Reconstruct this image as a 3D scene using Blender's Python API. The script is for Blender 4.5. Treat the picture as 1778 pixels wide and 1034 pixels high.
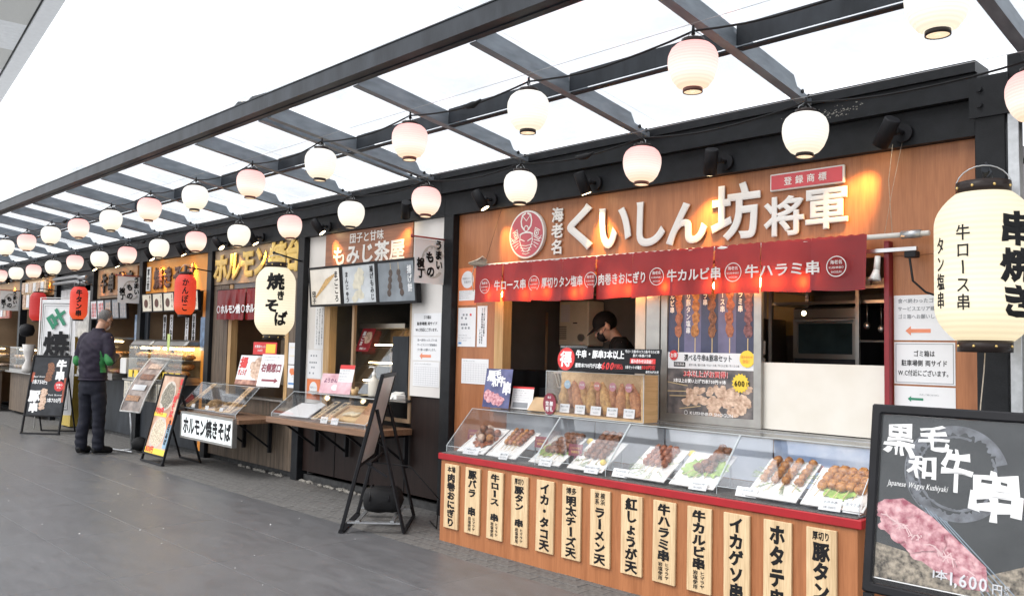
import bpy, bmesh, math, random
from mathutils import Vector, Matrix, noise

random.seed(7)
PI = math.pi
sc = bpy.context.scene
for o in list(bpy.data.objects):
    bpy.data.objects.remove(o)
COL = sc.collection

# ------------------------------------------------------------------ camera
YAW, PITCH, ROLL = math.radians(46.36), math.radians(3.4), math.radians(1.25)
fw = Vector((-math.sin(YAW) * math.cos(PITCH), math.cos(YAW) * math.cos(PITCH), math.sin(PITCH)))
rt0 = Vector((math.cos(YAW), math.sin(YAW), 0))
up0 = rt0.cross(fw)
rt = rt0 * math.cos(ROLL) + up0 * math.sin(ROLL)
up = -rt0 * math.sin(ROLL) + up0 * math.cos(ROLL)
cam = bpy.data.cameras.new('camera')
cam.sensor_width = 36
cam.lens = 1500 / 1778 * 36
cam.clip_start = 0.05
cam.clip_end = 2000
co = bpy.data.objects.new('camera', cam)
COL.objects.link(co)
M = Matrix((rt, up, -fw)).transposed().to_4x4()
M.translation = Vector((0, 0, 1.4))
co.matrix_world = M
sc.camera = co

# ------------------------------------------------------------------ daylight
EXPO = 1.33
world = bpy.data.worlds.new('World')
sc.world = world
world.use_nodes = True
nt = world.node_tree
bg = nt.nodes['Background']
sky = nt.nodes.new('ShaderNodeTexSky')
sky.sky_type = 'NISHITA'
sky.sun_disc = False
sky.sun_elevation = math.radians(55)
sky.sun_rotation = math.radians(200)
sky.altitude = 50
sky.air_density = 1.0
sky.dust_density = 3.0
hs = nt.nodes.new('ShaderNodeHueSaturation')
hs.inputs['Saturation'].default_value = 0.22
nt.links.new(sky.outputs[0], hs.inputs['Color'])
ov = nt.nodes.new('ShaderNodeMix')          # thin overcast: half clear sky, half even cloud
ov.data_type = 'RGBA'
ov.inputs[0].default_value = 0.5
ov.inputs[7].default_value = (5.6, 5.75, 6.0, 1)
nt.links.new(hs.outputs[0], ov.inputs[6])
nt.links.new(ov.outputs[2], bg.inputs[0])
bg.inputs[1].default_value = 0.14
sun = bpy.data.lights.new('sun', 'SUN')
sun.energy = 0.8
sun.angle = math.radians(40)
sun.color = (1, 0.96, 0.9)
so = bpy.data.objects.new('sun', sun)
COL.objects.link(so)
sdir = Vector((-0.2, -0.54, 0.82))
so.rotation_euler = sdir.to_track_quat('Z', 'Y').to_euler()
so.location = (-4, -6, 12)
vs = sc.view_settings
vs.view_transform = 'Standard'
vs.look = 'None'
vs.gamma = 1
vs.exposure = EXPO
vs.use_curve_mapping = False
E2 = 2 ** -EXPO            # display value 1.0 as scene radiance
try:
    sc.cycles.transparent_max_bounces = 24
    sc.cycles.max_bounces = 8
    sc.cycles.use_denoising = True
    sc.cycles.sample_clamp_indirect = 4
    sc.cycles.caustics_reflective = False
    sc.cycles.caustics_refractive = False
except Exception:
    pass

# ------------------------------------------------------------------ materials
MATS = {}


def nodes_of(m):
    m.use_nodes = True
    return m.node_tree, m.node_tree.nodes['Principled BSDF']


def mat(name, col, rough=0.6, metal=0.0, var=0.12, scale=8.0, stretch=(1, 1, 1), bump=0.0, bscale=60.0,
        emit=0.0, spec=0.5, col2=None, transl=0.0, detail=4, tcol=None):
    """principled material with a noise variation in colour and roughness and an optional bump"""
    if name in MATS:
        return MATS[name]
    m = bpy.data.materials.new(name)
    MATS[name] = m
    t, b = nodes_of(m)
    tc = t.nodes.new('ShaderNodeTexCoord')
    mp = t.nodes.new('ShaderNodeMapping')
    mp.inputs['Scale'].default_value = stretch
    t.links.new(tc.outputs['Object'], mp.inputs[0])
    nz = t.nodes.new('ShaderNodeTexNoise')
    nz.inputs['Scale'].default_value = scale
    nz.inputs['Detail'].default_value = detail
    t.links.new(mp.outputs[0], nz.inputs['Vector'])
    r = t.nodes.new('ShaderNodeValToRGB')
    c2 = col2 or tuple(min(1, c * (1 + var)) for c in col)
    c1 = tuple(c * (1 - var) for c in col)
    r.color_ramp.elements[0].position = 0.3
    r.color_ramp.elements[1].position = 0.7
    r.color_ramp.elements[0].color = (*c1, 1)
    r.color_ramp.elements[1].color = (*c2, 1)
    t.links.new(nz.outputs['Fac'], r.inputs[0])
    t.links.new(r.outputs[0], b.inputs['Base Color'])
    b.inputs['Roughness'].default_value = rough
    b.inputs['Metallic'].default_value = metal
    b.inputs['Specular IOR Level'].default_value = min(spec, 0.2) if max(col) < 0.06 and rough > 0.25 else spec
    if bump:
        n2 = t.nodes.new('ShaderNodeTexNoise')
        n2.inputs['Scale'].default_value = bscale
        n2.inputs['Detail'].default_value = 3
        t.links.new(mp.outputs[0], n2.inputs['Vector'])
        bp = t.nodes.new('ShaderNodeBump')
        bp.inputs['Strength'].default_value = bump
        bp.inputs['Distance'].default_value = 0.01
        t.links.new(n2.outputs['Fac'], bp.inputs['Height'])
        t.links.new(bp.outputs[0], b.inputs['Normal'])
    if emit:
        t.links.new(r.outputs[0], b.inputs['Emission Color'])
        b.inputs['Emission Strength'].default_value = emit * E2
    if transl:
        out = t.nodes['Material Output']
        tr = t.nodes.new('ShaderNodeBsdfTranslucent')
        if tcol:
            tr.inputs[0].default_value = (*tcol, 1)
        else:
            t.links.new(r.outputs[0], tr.inputs[0])
        mx = t.nodes.new('ShaderNodeMixShader')
        mx.inputs[0].default_value = transl
        t.links.new(b.outputs[0], mx.inputs[1])
        t.links.new(tr.outputs[0], mx.inputs[2])
        t.links.new(mx.outputs[0], out.inputs[0])
    return m


def wood(name, c1, c2, axis='z', rings=14.0, rough=0.5, fine=90.0, spec=0.4, plank=0):
    """streaked wood grain running along one axis"""
    if name in MATS:
        return MATS[name]
    m = bpy.data.materials.new(name)
    MATS[name] = m
    t, b = nodes_of(m)
    tc = t.nodes.new('ShaderNodeTexCoord')
    mp = t.nodes.new('ShaderNodeMapping')
    s = {'z': (1, 1, 0.06), 'x': (0.06, 1, 1), 'y': (1, 0.06, 1)}[axis]
    mp.inputs['Scale'].default_value = s
    t.links.new(tc.outputs['Object'], mp.inputs[0])
    n1 = t.nodes.new('ShaderNodeTexNoise')
    n1.inputs['Scale'].default_value = rings
    n1.inputs['Detail'].default_value = 5
    n1.inputs['Distortion'].default_value = 0.6
    n2 = t.nodes.new('ShaderNodeTexNoise')
    n2.inputs['Scale'].default_value = fine
    n2.inputs['Detail'].default_value = 3
    t.links.new(mp.outputs[0], n1.inputs['Vector'])
    t.links.new(mp.outputs[0], n2.inputs['Vector'])
    mx = t.nodes.new('ShaderNodeMath')
    mx.operation = 'MULTIPLY_ADD'
    mx.inputs[1].default_value = 0.45
    t.links.new(n2.outputs['Fac'], mx.inputs[0])
    ad = t.nodes.new('ShaderNodeMath')
    ad.operation = 'MULTIPLY'
    ad.inputs[1].default_value = 0.55
    t.links.new(n1.outputs['Fac'], ad.inputs[0])
    t.links.new(ad.outputs[0], mx.inputs[2])
    r = t.nodes.new('ShaderNodeValToRGB')
    r.color_ramp.elements[0].position = 0.36
    r.color_ramp.elements[1].position = 0.64
    r.color_ramp.elements[0].color = (*c1, 1)
    r.color_ramp.elements[1].color = (*c2, 1)
    t.links.new(mx.outputs[0], r.inputs[0])
    t.links.new(r.outputs[0], b.inputs['Base Color'])
    b.inputs['Roughness'].default_value = rough
    b.inputs['Specular IOR Level'].default_value = min(spec, 0.2) if max(c2) < 0.06 else spec
    bp = t.nodes.new('ShaderNodeBump')
    bp.inputs['Strength'].default_value = 0.15
    bp.inputs['Distance'].default_value = 0.004
    t.links.new(mx.outputs[0], bp.inputs['Height'])
    t.links.new(bp.outputs[0], b.inputs['Normal'])
    return m


def clear(name, tint=(0.95, 0.97, 0.98), haze=0.05, gloss=1.0, rough=0.02, grime=0.0):
    """thin clear sheet: transparent, a little haze, fresnel reflection"""
    if name in MATS:
        return MATS[name]
    m = bpy.data.materials.new(name)
    MATS[name] = m
    m.use_nodes = True
    t = m.node_tree
    t.nodes.clear()
    out = t.nodes.new('ShaderNodeOutputMaterial')
    tr = t.nodes.new('ShaderNodeBsdfTransparent')
    tr.inputs[0].default_value = (*tint, 1)
    df = t.nodes.new('ShaderNodeBsdfTranslucent')
    df.inputs[0].default_value = (0.8, 0.83, 0.86, 1)
    d2 = t.nodes.new('ShaderNodeBsdfDiffuse')
    d2.inputs[0].default_value = (0.75, 0.77, 0.8, 1)
    dd = t.nodes.new('ShaderNodeMixShader')
    t.links.new(df.outputs[0], dd.inputs[1])
    t.links.new(d2.outputs[0], dd.inputs[2])
    mx = t.nodes.new('ShaderNodeMixShader')
    mx.inputs[0].default_value = haze
    if grime:
        tc = t.nodes.new('ShaderNodeTexCoord')
        nz = t.nodes.new('ShaderNodeTexNoise')
        nz.inputs['Scale'].default_value = 1.3
        nz.inputs['Detail'].default_value = 5
        t.links.new(tc.outputs['Object'], nz.inputs[0])
        mr = t.nodes.new('ShaderNodeMapRange')
        mr.inputs[1].default_value = 0.45
        mr.inputs[2].default_value = 0.8
        mr.inputs[3].default_value = haze
        mr.inputs[4].default_value = haze + grime
        t.links.new(nz.outputs['Fac'], mr.inputs[0])
        t.links.new(mr.outputs[0], mx.inputs[0])
    t.links.new(tr.outputs[0], mx.inputs[1])
    t.links.new(dd.outputs[0], mx.inputs[2])
    gl = t.nodes.new('ShaderNodeBsdfGlossy')
    gl.inputs['Roughness'].default_value = rough
    fr = t.nodes.new('ShaderNodeFresnel')
    fr.inputs['IOR'].default_value = 1.45
    ml = t.nodes.new('ShaderNodeMath')
    ml.operation = 'MULTIPLY'
    ml.inputs[1].default_value = gloss
    t.links.new(fr.outputs[0], ml.inputs[0])
    m2 = t.nodes.new('ShaderNodeMixShader')
    t.links.new(ml.outputs[0], m2.inputs[0])
    t.links.new(mx.outputs[0], m2.inputs[1])
    t.links.new(gl.outputs[0], m2.inputs[2])
    t.links.new(m2.outputs[0], out.inputs[0])
    return m


def lantern_mat(name, top, bottom, z0, z1, power=1.0, ribs=260.0, lowglow=0.25, hot=(1, .95, .8)):
    """ribbed paper lit from a bulb inside: emission graded from the bulb height outwards"""
    m = bpy.data.materials.new(name)
    MATS[name] = m
    t, b = nodes_of(m)
    tc = t.nodes.new('ShaderNodeTexCoord')
    sp = t.nodes.new('ShaderNodeSeparateXYZ')
    t.links.new(tc.outputs['Object'], sp.inputs[0])
    mr = t.nodes.new('ShaderNodeMapRange')
    mr.inputs[1].default_value = z0
    mr.inputs[2].default_value = z1
    t.links.new(sp.outputs['Z'], mr.inputs[0])
    r = t.nodes.new('ShaderNodeValToRGB')
    r.color_ramp.elements[0].color = (*bottom, 1)
    r.color_ramp.elements[0].position = 0.0
    r.color_ramp.elements[1].color = (*top, 1)
    r.color_ramp.elements[1].position = 0.95
    e = r.color_ramp.elements.new(0.32)
    e.color = (*hot, 1)
    t.links.new(mr.outputs[0], r.inputs[0])
    wv = t.nodes.new('ShaderNodeTexWave')
    wv.wave_type = 'BANDS'
    wv.bands_direction = 'Z'
    wv.inputs['Scale'].default_value = ribs / 6.283 * 0.31 * (1.7 if z1 < 0.2 else 1.5)
    wv.inputs['Distortion'].default_value = 0
    t.links.new(tc.outputs['Object'], wv.inputs[0])
    m3 = t.nodes.new('ShaderNodeMapRange')
    m3.inputs[3].default_value = 0.885
    m3.inputs[4].default_value = 1.0
    t.links.new(wv.outputs['Fac'], m3.inputs[0])
    m5 = t.nodes.new('ShaderNodeMath')
    m5.operation = 'MULTIPLY'
    m5.inputs[1].default_value = power * E2
    t.links.new(m3.outputs[0], m5.inputs[0])
    b.inputs['Base Color'].default_value = (*[0.3 * c for c in top], 1)
    b.inputs['Roughness'].default_value = 0.6
    t.links.new(r.outputs[0], b.inputs['Emission Color'])
    t.links.new(m5.outputs[0], b.inputs['Emission Strength'])
    bp = t.nodes.new('ShaderNodeBump')
    bp.inputs['Strength'].default_value = 0.5
    bp.inputs['Distance'].default_value = 0.003
    t.links.new(wv.outputs['Fac'], bp.inputs['Height'])
    t.links.new(bp.outputs[0], b.inputs['Normal'])
    return m


# ------------------------------------------------------------------ frames and mesh builder
class Fr:
    """flat frame: u right, v up, d out of the face. yaw 0 faces -y, tilt leans the top back"""
    def __init__(s, o, yaw=0.0, tilt=0.0, roll=0.0):
        s.o = Vector(o)
        c, n = math.cos(yaw), math.sin(yaw)
        s.R = Vector((c, n, 0))
        back = Vector((-n, c, 0))
        s.U = back * math.sin(tilt) + Vector((0, 0, math.cos(tilt)))
        s.N = s.R.cross(s.U)
        if roll:
            R, U = s.R, s.U
            s.R = R * math.cos(roll) + U * math.sin(roll)
            s.U = -R * math.sin(roll) + U * math.cos(roll)

    def p(s, u, v, d=0.0):
        return s.o + s.R * u + s.U * v + s.N * d


class MB:
    def __init__(s):
        s.v = []
        s.f = []
        s.smooth = []

    def add(s, vs_, fs, smooth=False):
        k = len(s.v)
        s.v += [Vector(a) for a in vs_]
        s.f += [tuple(k + i for i in f) for f in fs]
        s.smooth += [smooth] * len(fs)
        return s

    def hexa(s, p):
        return s.add(p, [(0, 3, 2, 1), (4, 5, 6, 7), (0, 1, 5, 4), (1, 2, 6, 5), (2, 3, 7, 6), (3, 0, 4, 7)])

    def box(s, x0, x1, y0, y1, z0, z1):
        return s.hexa([(x0, y0, z0), (x1, y0, z0), (x1, y1, z0), (x0, y1, z0), (x0, y0, z1), (x1, y0, z1), (x1, y1, z1), (x0, y1, z1)])

    def fbox(s, fr, u0, u1, v0, v1, d0, d1):
        return s.hexa([fr.p(u0, v0, d1), fr.p(u1, v0, d1), fr.p(u1, v0, d0), fr.p(u0, v0, d0),
                       fr.p(u0, v1, d1), fr.p(u1, v1, d1), fr.p(u1, v1, d0), fr.p(u0, v1, d0)])

    def quad(s, a, b, c, d):
        return s.add([a, b, c, d], [(0, 1, 2, 3)])

    def frame(s, fr, u0, u1, v0, v1, w, d0, d1):
        o = [(u0, v0), (u1, v0), (u1, v1), (u0, v1)]
        i = [(u0 + w, v0 + w), (u1 - w, v0 + w), (u1 - w, v1 - w), (u0 + w, v1 - w)]
        vs_ = [fr.p(u, v, d) for d in (d1, d0) for q in (o, i) for u, v in q]
        fs = []
        for k in range(4):
            m = (k + 1) % 4
            fs += [(k, m, 4 + m, 4 + k), (8 + m, 8 + k, 12 + k, 12 + m), (m, k, 8 + k, 8 + m), (4 + k, 4 + m, 12 + m, 12 + k)]
        return s.add(vs_, fs)

    def bar(s, a, b, w, h=None, upv=(0, 0, 1)):
        a, b = Vector(a), Vector(b)
        h = h or w
        d = (b - a).normalized()
        u = Vector(upv)
        if abs(d.dot(u)) > 0.95:
            u = Vector((0, 1, 0))
        r = d.cross(u).normalized() * w / 2
        q = r.cross(d).normalized() * h / 2
        return s.hexa([a - r - q, a + r - q, b + r - q, b - r - q, a - r + q, a + r + q, b + r + q, b - r + q])

    def tube(s, pts, r, n=6, smooth=True, cap=True):
        pts = [Vector(p) for p in pts]
        rs = r if isinstance(r, (list, tuple)) else [r] * len(pts)
        vs_, fs = [], []
        prev = None
        for i, p in enumerate(pts):
            d = (pts[min(i + 1, len(pts) - 1)] - pts[max(i - 1, 0)])
            d = d.normalized() if d.length > 1e-9 else Vector((0, 0, 1))
            if prev is None:
                a = Vector((0, 0, 1)) if abs(d.z) < 0.9 else Vector((1, 0, 0))
                e = d.cross(a).normalized()
            else:
                e = (prev - d * prev.dot(d)).normalized()
            prev = e
            g = d.cross(e)
            for k in range(n):
                an = 2 * PI * k / n
                vs_.append(p + (e * math.cos(an) + g * math.sin(an)) * rs[i])
        for i in range(len(pts) - 1):
            for k in range(n):
                fs.append((i * n + k, i * n + (k + 1) % n, (i + 1) * n + (k + 1) % n, (i + 1) * n + k))
        s.add(vs_, fs, smooth)
        if cap:
            k = len(s.v) - len(vs_)
            s.f += [tuple(k + i for i in reversed(range(n))), tuple(k + (len(pts) - 1) * n + i for i in range(n))]
            s.smooth += [False, False]
        return s

    def cyl(s, a, b, r, n=16, r2=None):
        return s.tube([a, b], [r, r if r2 is None else r2], n)

    def lathe(s, c, prof, n=24, sx=1.0, sy=1.0, smooth=True):
        c = Vector(c)
        vs_, fs = [], []
        for (r, z) in prof:
            for k in range(n):
                a = 2 * PI * k / n
                vs_.append(c + Vector((r * math.cos(a) * sx, r * math.sin(a) * sy, z)))
        for i in range(len(prof) - 1):
            for k in range(n):
                fs.append((i * n + k, i * n + (k + 1) % n, (i + 1) * n + (k + 1) % n, (i + 1) * n + k))
        s.add(vs_, fs, smooth)
        return s

    def ell(s, c, rx, ry, rz, n=10, m=6, jit=0.0, rot=0.0):
        c = Vector(c)
        vs_, fs = [], []
        cr, sr = math.cos(rot), math.sin(rot)
        for i in range(m + 1):
            th = PI * i / m
            for k in range(n):
                a = 2 * PI * k / n
                j = 1 + random.uniform(-jit, jit)
                x, y = rx * math.sin(th) * math.cos(a) * j, ry * math.sin(th) * math.sin(a) * j
                vs_.append(c + Vector((x * cr - y * sr, x * sr + y * cr, -rz * math.cos(th) * j)))
        for i in range(m):
            for k in range(n):
                fs.append((i * n + k, i * n + (k + 1) % n, (i + 1) * n + (k + 1) % n, (i + 1) * n + k))
        return s.add(vs_, fs, True)

    def poly(s, fr, pts, d0, d1=None):
        """polygon outline (u,v) counter-clockwise seen from the front, at d0, extruded back to d1"""
        n = len(pts)
        a = [fr.p(u, v, d0) for u, v in pts]
        if d1 is None:
            return s.add(a, [tuple(range(n))])
        b = [fr.p(u, v, d1) for u, v in pts]
        fs = [tuple(range(n)), tuple(reversed(range(n, 2 * n)))]
        fs += [(i, n + i, n + (i + 1) % n, (i + 1) % n) for i in range(n)]
        return s.add(a + b, fs)

    def disc(s, fr, cu, cv, ru, rv, d0, d1=None, n=28, jit=0.0, rot=0.0):
        pts = []
        for k in range(n):
            a = 2 * PI * k / n
            j = 1 + random.uniform(-jit, jit)
            x, y = ru * math.cos(a) * j, rv * math.sin(a) * j
            pts.append((cu + x * math.cos(rot) - y * math.sin(rot), cv + x * math.sin(rot) + y * math.cos(rot)))
        return s.poly(fr, pts, d0, d1)

    def ring(s, fr, cu, cv, ru, rv, w, d, n=32, a0=0.0, a1=2 * PI, jit=0.0):
        vs_, fs = [], []
        for k in range(n + 1):
            a = a0 + (a1 - a0) * k / n
            ww = w * (1 + random.uniform(-jit, jit))
            vs_ += [fr.p(cu + ru * math.cos(a), cv + rv * math.sin(a), d), fr.p(cu + (ru - ww) * math.cos(a), cv + (rv - ww) * math.sin(a), d)]
        for k in range(n):
            fs.append((2 * k, 2 * k + 2, 2 * k + 3, 2 * k + 1))
        return s.add(vs_, fs)

    def build(s, name, m, parent=None, origin=None, bevel=0.0):
        me = bpy.data.meshes.new(name)
        if origin is None:
            origin = parent['_o'] if parent is not None and '_o' in parent else (0, 0, 0)
        og = Vector(origin)
        me.from_pydata([v - og for v in s.v], [], s.f)
        me.polygons.foreach_set('use_smooth', s.smooth)
        if bevel:
            bm = bmesh.new()
            bm.from_mesh(me)
            bmesh.ops.bevel(bm, geom=bm.edges[:], offset=bevel, segments=1, affect='EDGES')
            bm.to_mesh(me)
            bm.free()
        me.materials.append(m)
        me.update()
        ob = bpy.data.objects.new(name, me)
        COL.objects.link(ob)
        if parent is not None:
            ob.parent = parent
        else:
            ob.location = og
        ob['_o'] = tuple(og)
        return ob


def thing(name, label, cat, loc, group=None):
    o = bpy.data.objects.new(name, None)
    o.empty_display_size = 0.1
    COL.objects.link(o)
    o.location = loc
    o['_o'] = tuple(loc)
    o['label'] = label
    o['category'] = cat
    if group:
        o['group'] = group
    return o


def tag(o, label, cat, group=None):
    o['label'] = label
    o['category'] = cat
    if group:
        o['group'] = group
    return o


def struct(o, kind='structure'):
    o['kind'] = kind
    return o


def copy_tree(o, loc, label, parent=None):
    c = o.copy()
    COL.objects.link(c)
    if parent is None:
        c.location = loc
        c['label'] = label
    else:
        c.parent = parent
    for ch in o.children:
        copy_tree(ch, None, None, c)
    return c


# ------------------------------------------------------------------ lettering
GL = {}


def glyph(ch, bold=0.0, ext=0.0, cut=False):
    key = (ch, bold, ext, cut)
    if key not in GL:
        c = bpy.data.curves.new('glyph', 'FONT')
        c.body = ch
        c.size = 1
        c.resolution_u = 5 if ext else (2 if bold else 3)
        if bold:
            c.extrude = max(ext, 0.004)
            c.bevel_depth = bold
            c.bevel_resolution = 0
        elif ext:
            c.extrude = ext
        ob = bpy.data.objects.new('glyph', c)
        me = bpy.data.meshes.new_from_object(ob)
        if cut:
            bm = bmesh.new()
            bm.from_mesh(me)
            for k in range(1, 10):
                bmesh.ops.bisect_plane(bm, geom=bm.verts[:] + bm.edges[:] + bm.faces[:], plane_co=(k / 10, 0, 0), plane_no=(1, 0, 0))
            for k in range(-1, 9, 2):
                bmesh.ops.bisect_plane(bm, geom=bm.verts[:] + bm.edges[:] + bm.faces[:], plane_co=(0, k / 10, 0), plane_no=(0, 1, 0))
            bm.to_mesh(me)
            bm.free()
        vs_ = [tuple(v.co) for v in me.vertices]
        fs = [tuple(p.vertices) for p in me.polygons]
        xs = [v[0] for v in vs_] or [0, 1]
        cx_, wd = 0.5, 1.0
        if ord(ch) < 0x250:
            cx_ = (min(xs) + max(xs)) / 2
            wd = max(xs) - min(xs) + 0.09
        if ch == ' ':
            wd = 0.4
        GL[key] = ([(x - cx_, y - 0.38, z) for x, y, z in vs_], fs, wd)
        bpy.data.objects.remove(ob)
        bpy.data.meshes.remove(me)
        bpy.data.curves.remove(c)
    return GL[key]


def put(mb, fr, ch, cu, cv, h, w=None, d=0.0, bold=0.0, ext=0.0, dz=None, shear=0.0, rot=0.0, wob=0.0, seed=0, warp=None):
    """one character centred at (cu, cv), h high, w wide; dz = how proud of the surface"""
    if h < 0.08 and not ext:
        bold = round(bold * 0.7, 3)
    vs_, fs, wd = glyph(ch, bold, ext, warp is not None)
    w = w or h
    dz = (0.0015 if not ext else ext * h) if dz is None else dz
    zm = max([abs(v[2]) for v in vs_] + [1e-6])
    cr, sr = math.cos(rot), math.sin(rot)
    out = []
    for x, y, z in vs_:
        if wob:
            q = Vector((x * 3.1 + seed, y * 3.1, seed * 1.7))
            x += wob * noise.noise(q)
            y += wob * noise.noise(q + Vector((9, 9, 9)))
        X, Y = x * w + y * h * shear, y * h
        X, Y = X * cr - Y * sr, X * sr + Y * cr
        Z = d + dz * (0.5 + 0.5 * z / zm) + dz * 0.1
        out.append(warp(cu + X, cv + Y, Z) if warp else fr.p(cu + X, cv + Y, Z))
    if fs:
        mb.add(out, fs)
    return wd * w


def fit(mb, fr, ch, u0, u1, v0, v1, **k):
    """one character whose outline fills the given rectangle"""
    vs_, fs, wd = glyph(ch, k.get('bold', 0.0), k.get('ext', 0.0))
    xs, ys = [v[0] for v in vs_], [v[1] for v in vs_]
    w, h = (u1 - u0) / (max(xs) - min(xs)), (v1 - v0) / (max(ys) - min(ys))
    put(mb, fr, ch, u0 - min(xs) * w, v0 - min(ys) * h, h, w=w, **k)


def htext(mb, fr, s, cu, cv, h, width=None, align='c', **k):
    """horizontal line, centred on cu unless align is l"""
    b, e = k.get('bold', 0.0), k.get('ext', 0.0)
    adv = [glyph(c, b, e)[2] for c in s]
    tot = sum(adv) * h
    sx = 1.0 if width is None else width / tot
    u = cu - tot * sx / 2 if align == 'c' else cu
    for i, c in enumerate(s):
        a = adv[i] * h * sx
        put(mb, fr, c, u + a / 2, cv, h, w=h * sx, seed=i + cu * 7, **k)
        u += a


def vtext(mb, fr, s, cu, v0, v1, w, **k):
    """vertical line of characters between v0 (top) and v1 (bottom)"""
    n = len(s)
    st = (v0 - v1) / n
    for i, c in enumerate(s):
        v = v0 - st * (i + 0.5)
        if c in 'ー－~':
            vs_ = glyph('ー', k.get('bold', 0), k.get('ext', 0))
            put(mb, fr, 'ー', cu, v, w, w=st * 0.95, rot=-PI / 2 + 0.03, seed=i, **{a: b for a, b in k.items()})
        elif c != ' ':
            put(mb, fr, c, cu, v, st * 0.98, w=w, seed=i + cu * 5, **k)


def lathe_warp(c, prof, off=0.0, a_mid=0.0):
    """map (arc length, height, proud) onto a lathed lantern; a_mid = azimuth of u = 0"""
    c = Vector(c)
    Rm = max(r for r, z in prof)

    def f(u, v, d):
        z = min(max(v, prof[0][1]), prof[-1][1])
        for i in range(len(prof) - 1):
            if prof[i][1] <= z <= prof[i + 1][1]:
                t = (z - prof[i][1]) / max(1e-6, prof[i + 1][1] - prof[i][1])
                r = prof[i][0] * (1 - t) + prof[i + 1][0] * t
                break
        a = a_mid + u / Rm
        rr = r + d + off
        return c + Vector((rr * math.cos(a), rr * math.sin(a), v))
    return f

# ================================================================== shared materials
BLACK = mat('black_paint', (0.011, 0.012, 0.014), 0.42, var=0.25, scale=14, bump=0.12, bscale=220)
BLACK2 = mat('black_powder_coat', (0.012, 0.012, 0.014), 0.5, var=0.2)
STEEL = mat('grey_painted_steel', (0.22, 0.25, 0.28), 0.4, metal=0.25, var=0.22, scale=22, stretch=(1, .3, 1), bump=0.06, bscale=150)
STEELD = mat('dark_painted_steel', (0.028, 0.032, 0.038), 0.45, metal=0.1, var=0.4, scale=7, stretch=(1, 1, .3), bump=0.08)
GALV = mat('galvanised', (0.42, 0.43, 0.44), 0.35, metal=0.8, var=0.12, scale=30)
ALU = mat('aluminium_frame', (0.36, 0.35, 0.33), 0.35, metal=0.7, var=0.1, scale=12)
WOODO = wood('orange_wood_panel', (0.30, 0.112, 0.044), (0.42, 0.168, 0.070), 'z', 20, 0.42, 130)
WOODP = wood('pale_plaque_wood', (0.52, 0.36, 0.20), (0.74, 0.56, 0.34), 'z', 30, 0.55, 150)
WOODY = wood('yellow_jamb_wood', (0.40, 0.24, 0.10), (0.58, 0.37, 0.17), 'z', 18, 0.5, 100)
WOODG = wood('grey_brown_cladding', (0.070, 0.052, 0.038), (0.17, 0.125, 0.088), 'z', 26, 0.6, 110)
WOODD = wood('dark_brown_board', (0.012, 0.007, 0.006), (0.022, 0.012, 0.010), 'z', 20, 0.5, 90)
WOODT = wood('brown_shelf_board', (0.15, 0.08, 0.045), (0.24, 0.135, 0.08), 'x', 20, 0.45, 90)
WOODS2 = wood('brown_sign_wood', (0.20, 0.075, 0.035), (0.34, 0.14, 0.07), 'x', 9, 0.4, 60)
WOODL = wood('light_food_tray_wood', (0.50, 0.31, 0.14), (0.68, 0.46, 0.24), 'y', 20, 0.5, 100)
RED = mat('red_paint', (0.34, 0.009, 0.015), 0.35, var=0.12)
CLOTH = mat('red_vinyl_cloth', (0.27, 0.008, 0.014), 0.32, var=0.22, scale=3, bump=0.2, bscale=18, transl=0.4, tcol=(0.55, 0.055, 0.02))
WHITE = mat('white_panel', (0.66, 0.63, 0.60), 0.5, var=0.05, scale=3)
PAPER = mat('white_paper', (0.74, 0.74, 0.75), 0.55, var=0.02)
LTRW = mat('cream_white_lettering', (0.70, 0.67, 0.63), 0.45, var=0.03)
PRW = mat('white_print', (0.85, 0.85, 0.85), 0.6, var=0.02)
PRK = mat('black_print', (0.012, 0.012, 0.014), 0.6, var=0.1)
PRG = mat('grey_print', (0.25, 0.26, 0.28), 0.6, var=0.1)
PRR = mat('red_print', (0.62, 0.03, 0.03), 0.5, var=0.08)
PRO = mat('orange_print', (0.72, 0.20, 0.07), 0.5, var=0.06)
PRY = mat('yellow_print', (0.85, 0.60, 0.06), 0.5, var=0.06)
PRB = mat('blue_print', (0.10, 0.25, 0.50), 0.5, var=0.08)
PRGN = mat('green_print', (0.02, 0.22, 0.12), 0.5, var=0.08)
INK = mat('black_brush_ink', (0.010, 0.010, 0.011), 0.55, var=0.3)
MEATB = mat('grilled_brown_meat', (0.16, 0.055, 0.022), 0.38, var=0.45, scale=45, bump=0.6, bscale=90, col2=(0.32, 0.12, 0.045))
MEATO = mat('glazed_orange_meat', (0.36, 0.11, 0.018), 0.28, var=0.4, scale=40, bump=0.5, bscale=80, col2=(0.62, 0.27, 0.06))
MEATR = mat('glazed_red_meat', (0.26, 0.062, 0.025), 0.3, var=0.4, scale=40, bump=0.5, bscale=80, col2=(0.46, 0.16, 0.07))
MEATP = mat('pale_cooked_meat', (0.55, 0.33, 0.22), 0.4, var=0.3, scale=34, bump=0.4, bscale=70, col2=(0.78, 0.58, 0.44))
RAW = mat('marbled_raw_beef', (0.40, 0.07, 0.12), 0.35, var=0.25, scale=42, bump=0.2, detail=8, col2=(0.78, 0.48, 0.50))
FRY = mat('fried_batter', (0.44, 0.20, 0.045), 0.55, var=0.3, scale=40, bump=0.9, bscale=110, col2=(0.66, 0.38, 0.12))
FRYR = mat('reddish_fried_batter', (0.42, 0.14, 0.05), 0.55, var=0.3, scale=40, bump=0.9, bscale=110, col2=(0.62, 0.28, 0.11))
LETTU = mat('green_lettuce', (0.22, 0.42, 0.06), 0.45, var=0.35, scale=25, bump=0.5, bscale=60, col2=(0.48, 0.66, 0.18))
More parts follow.
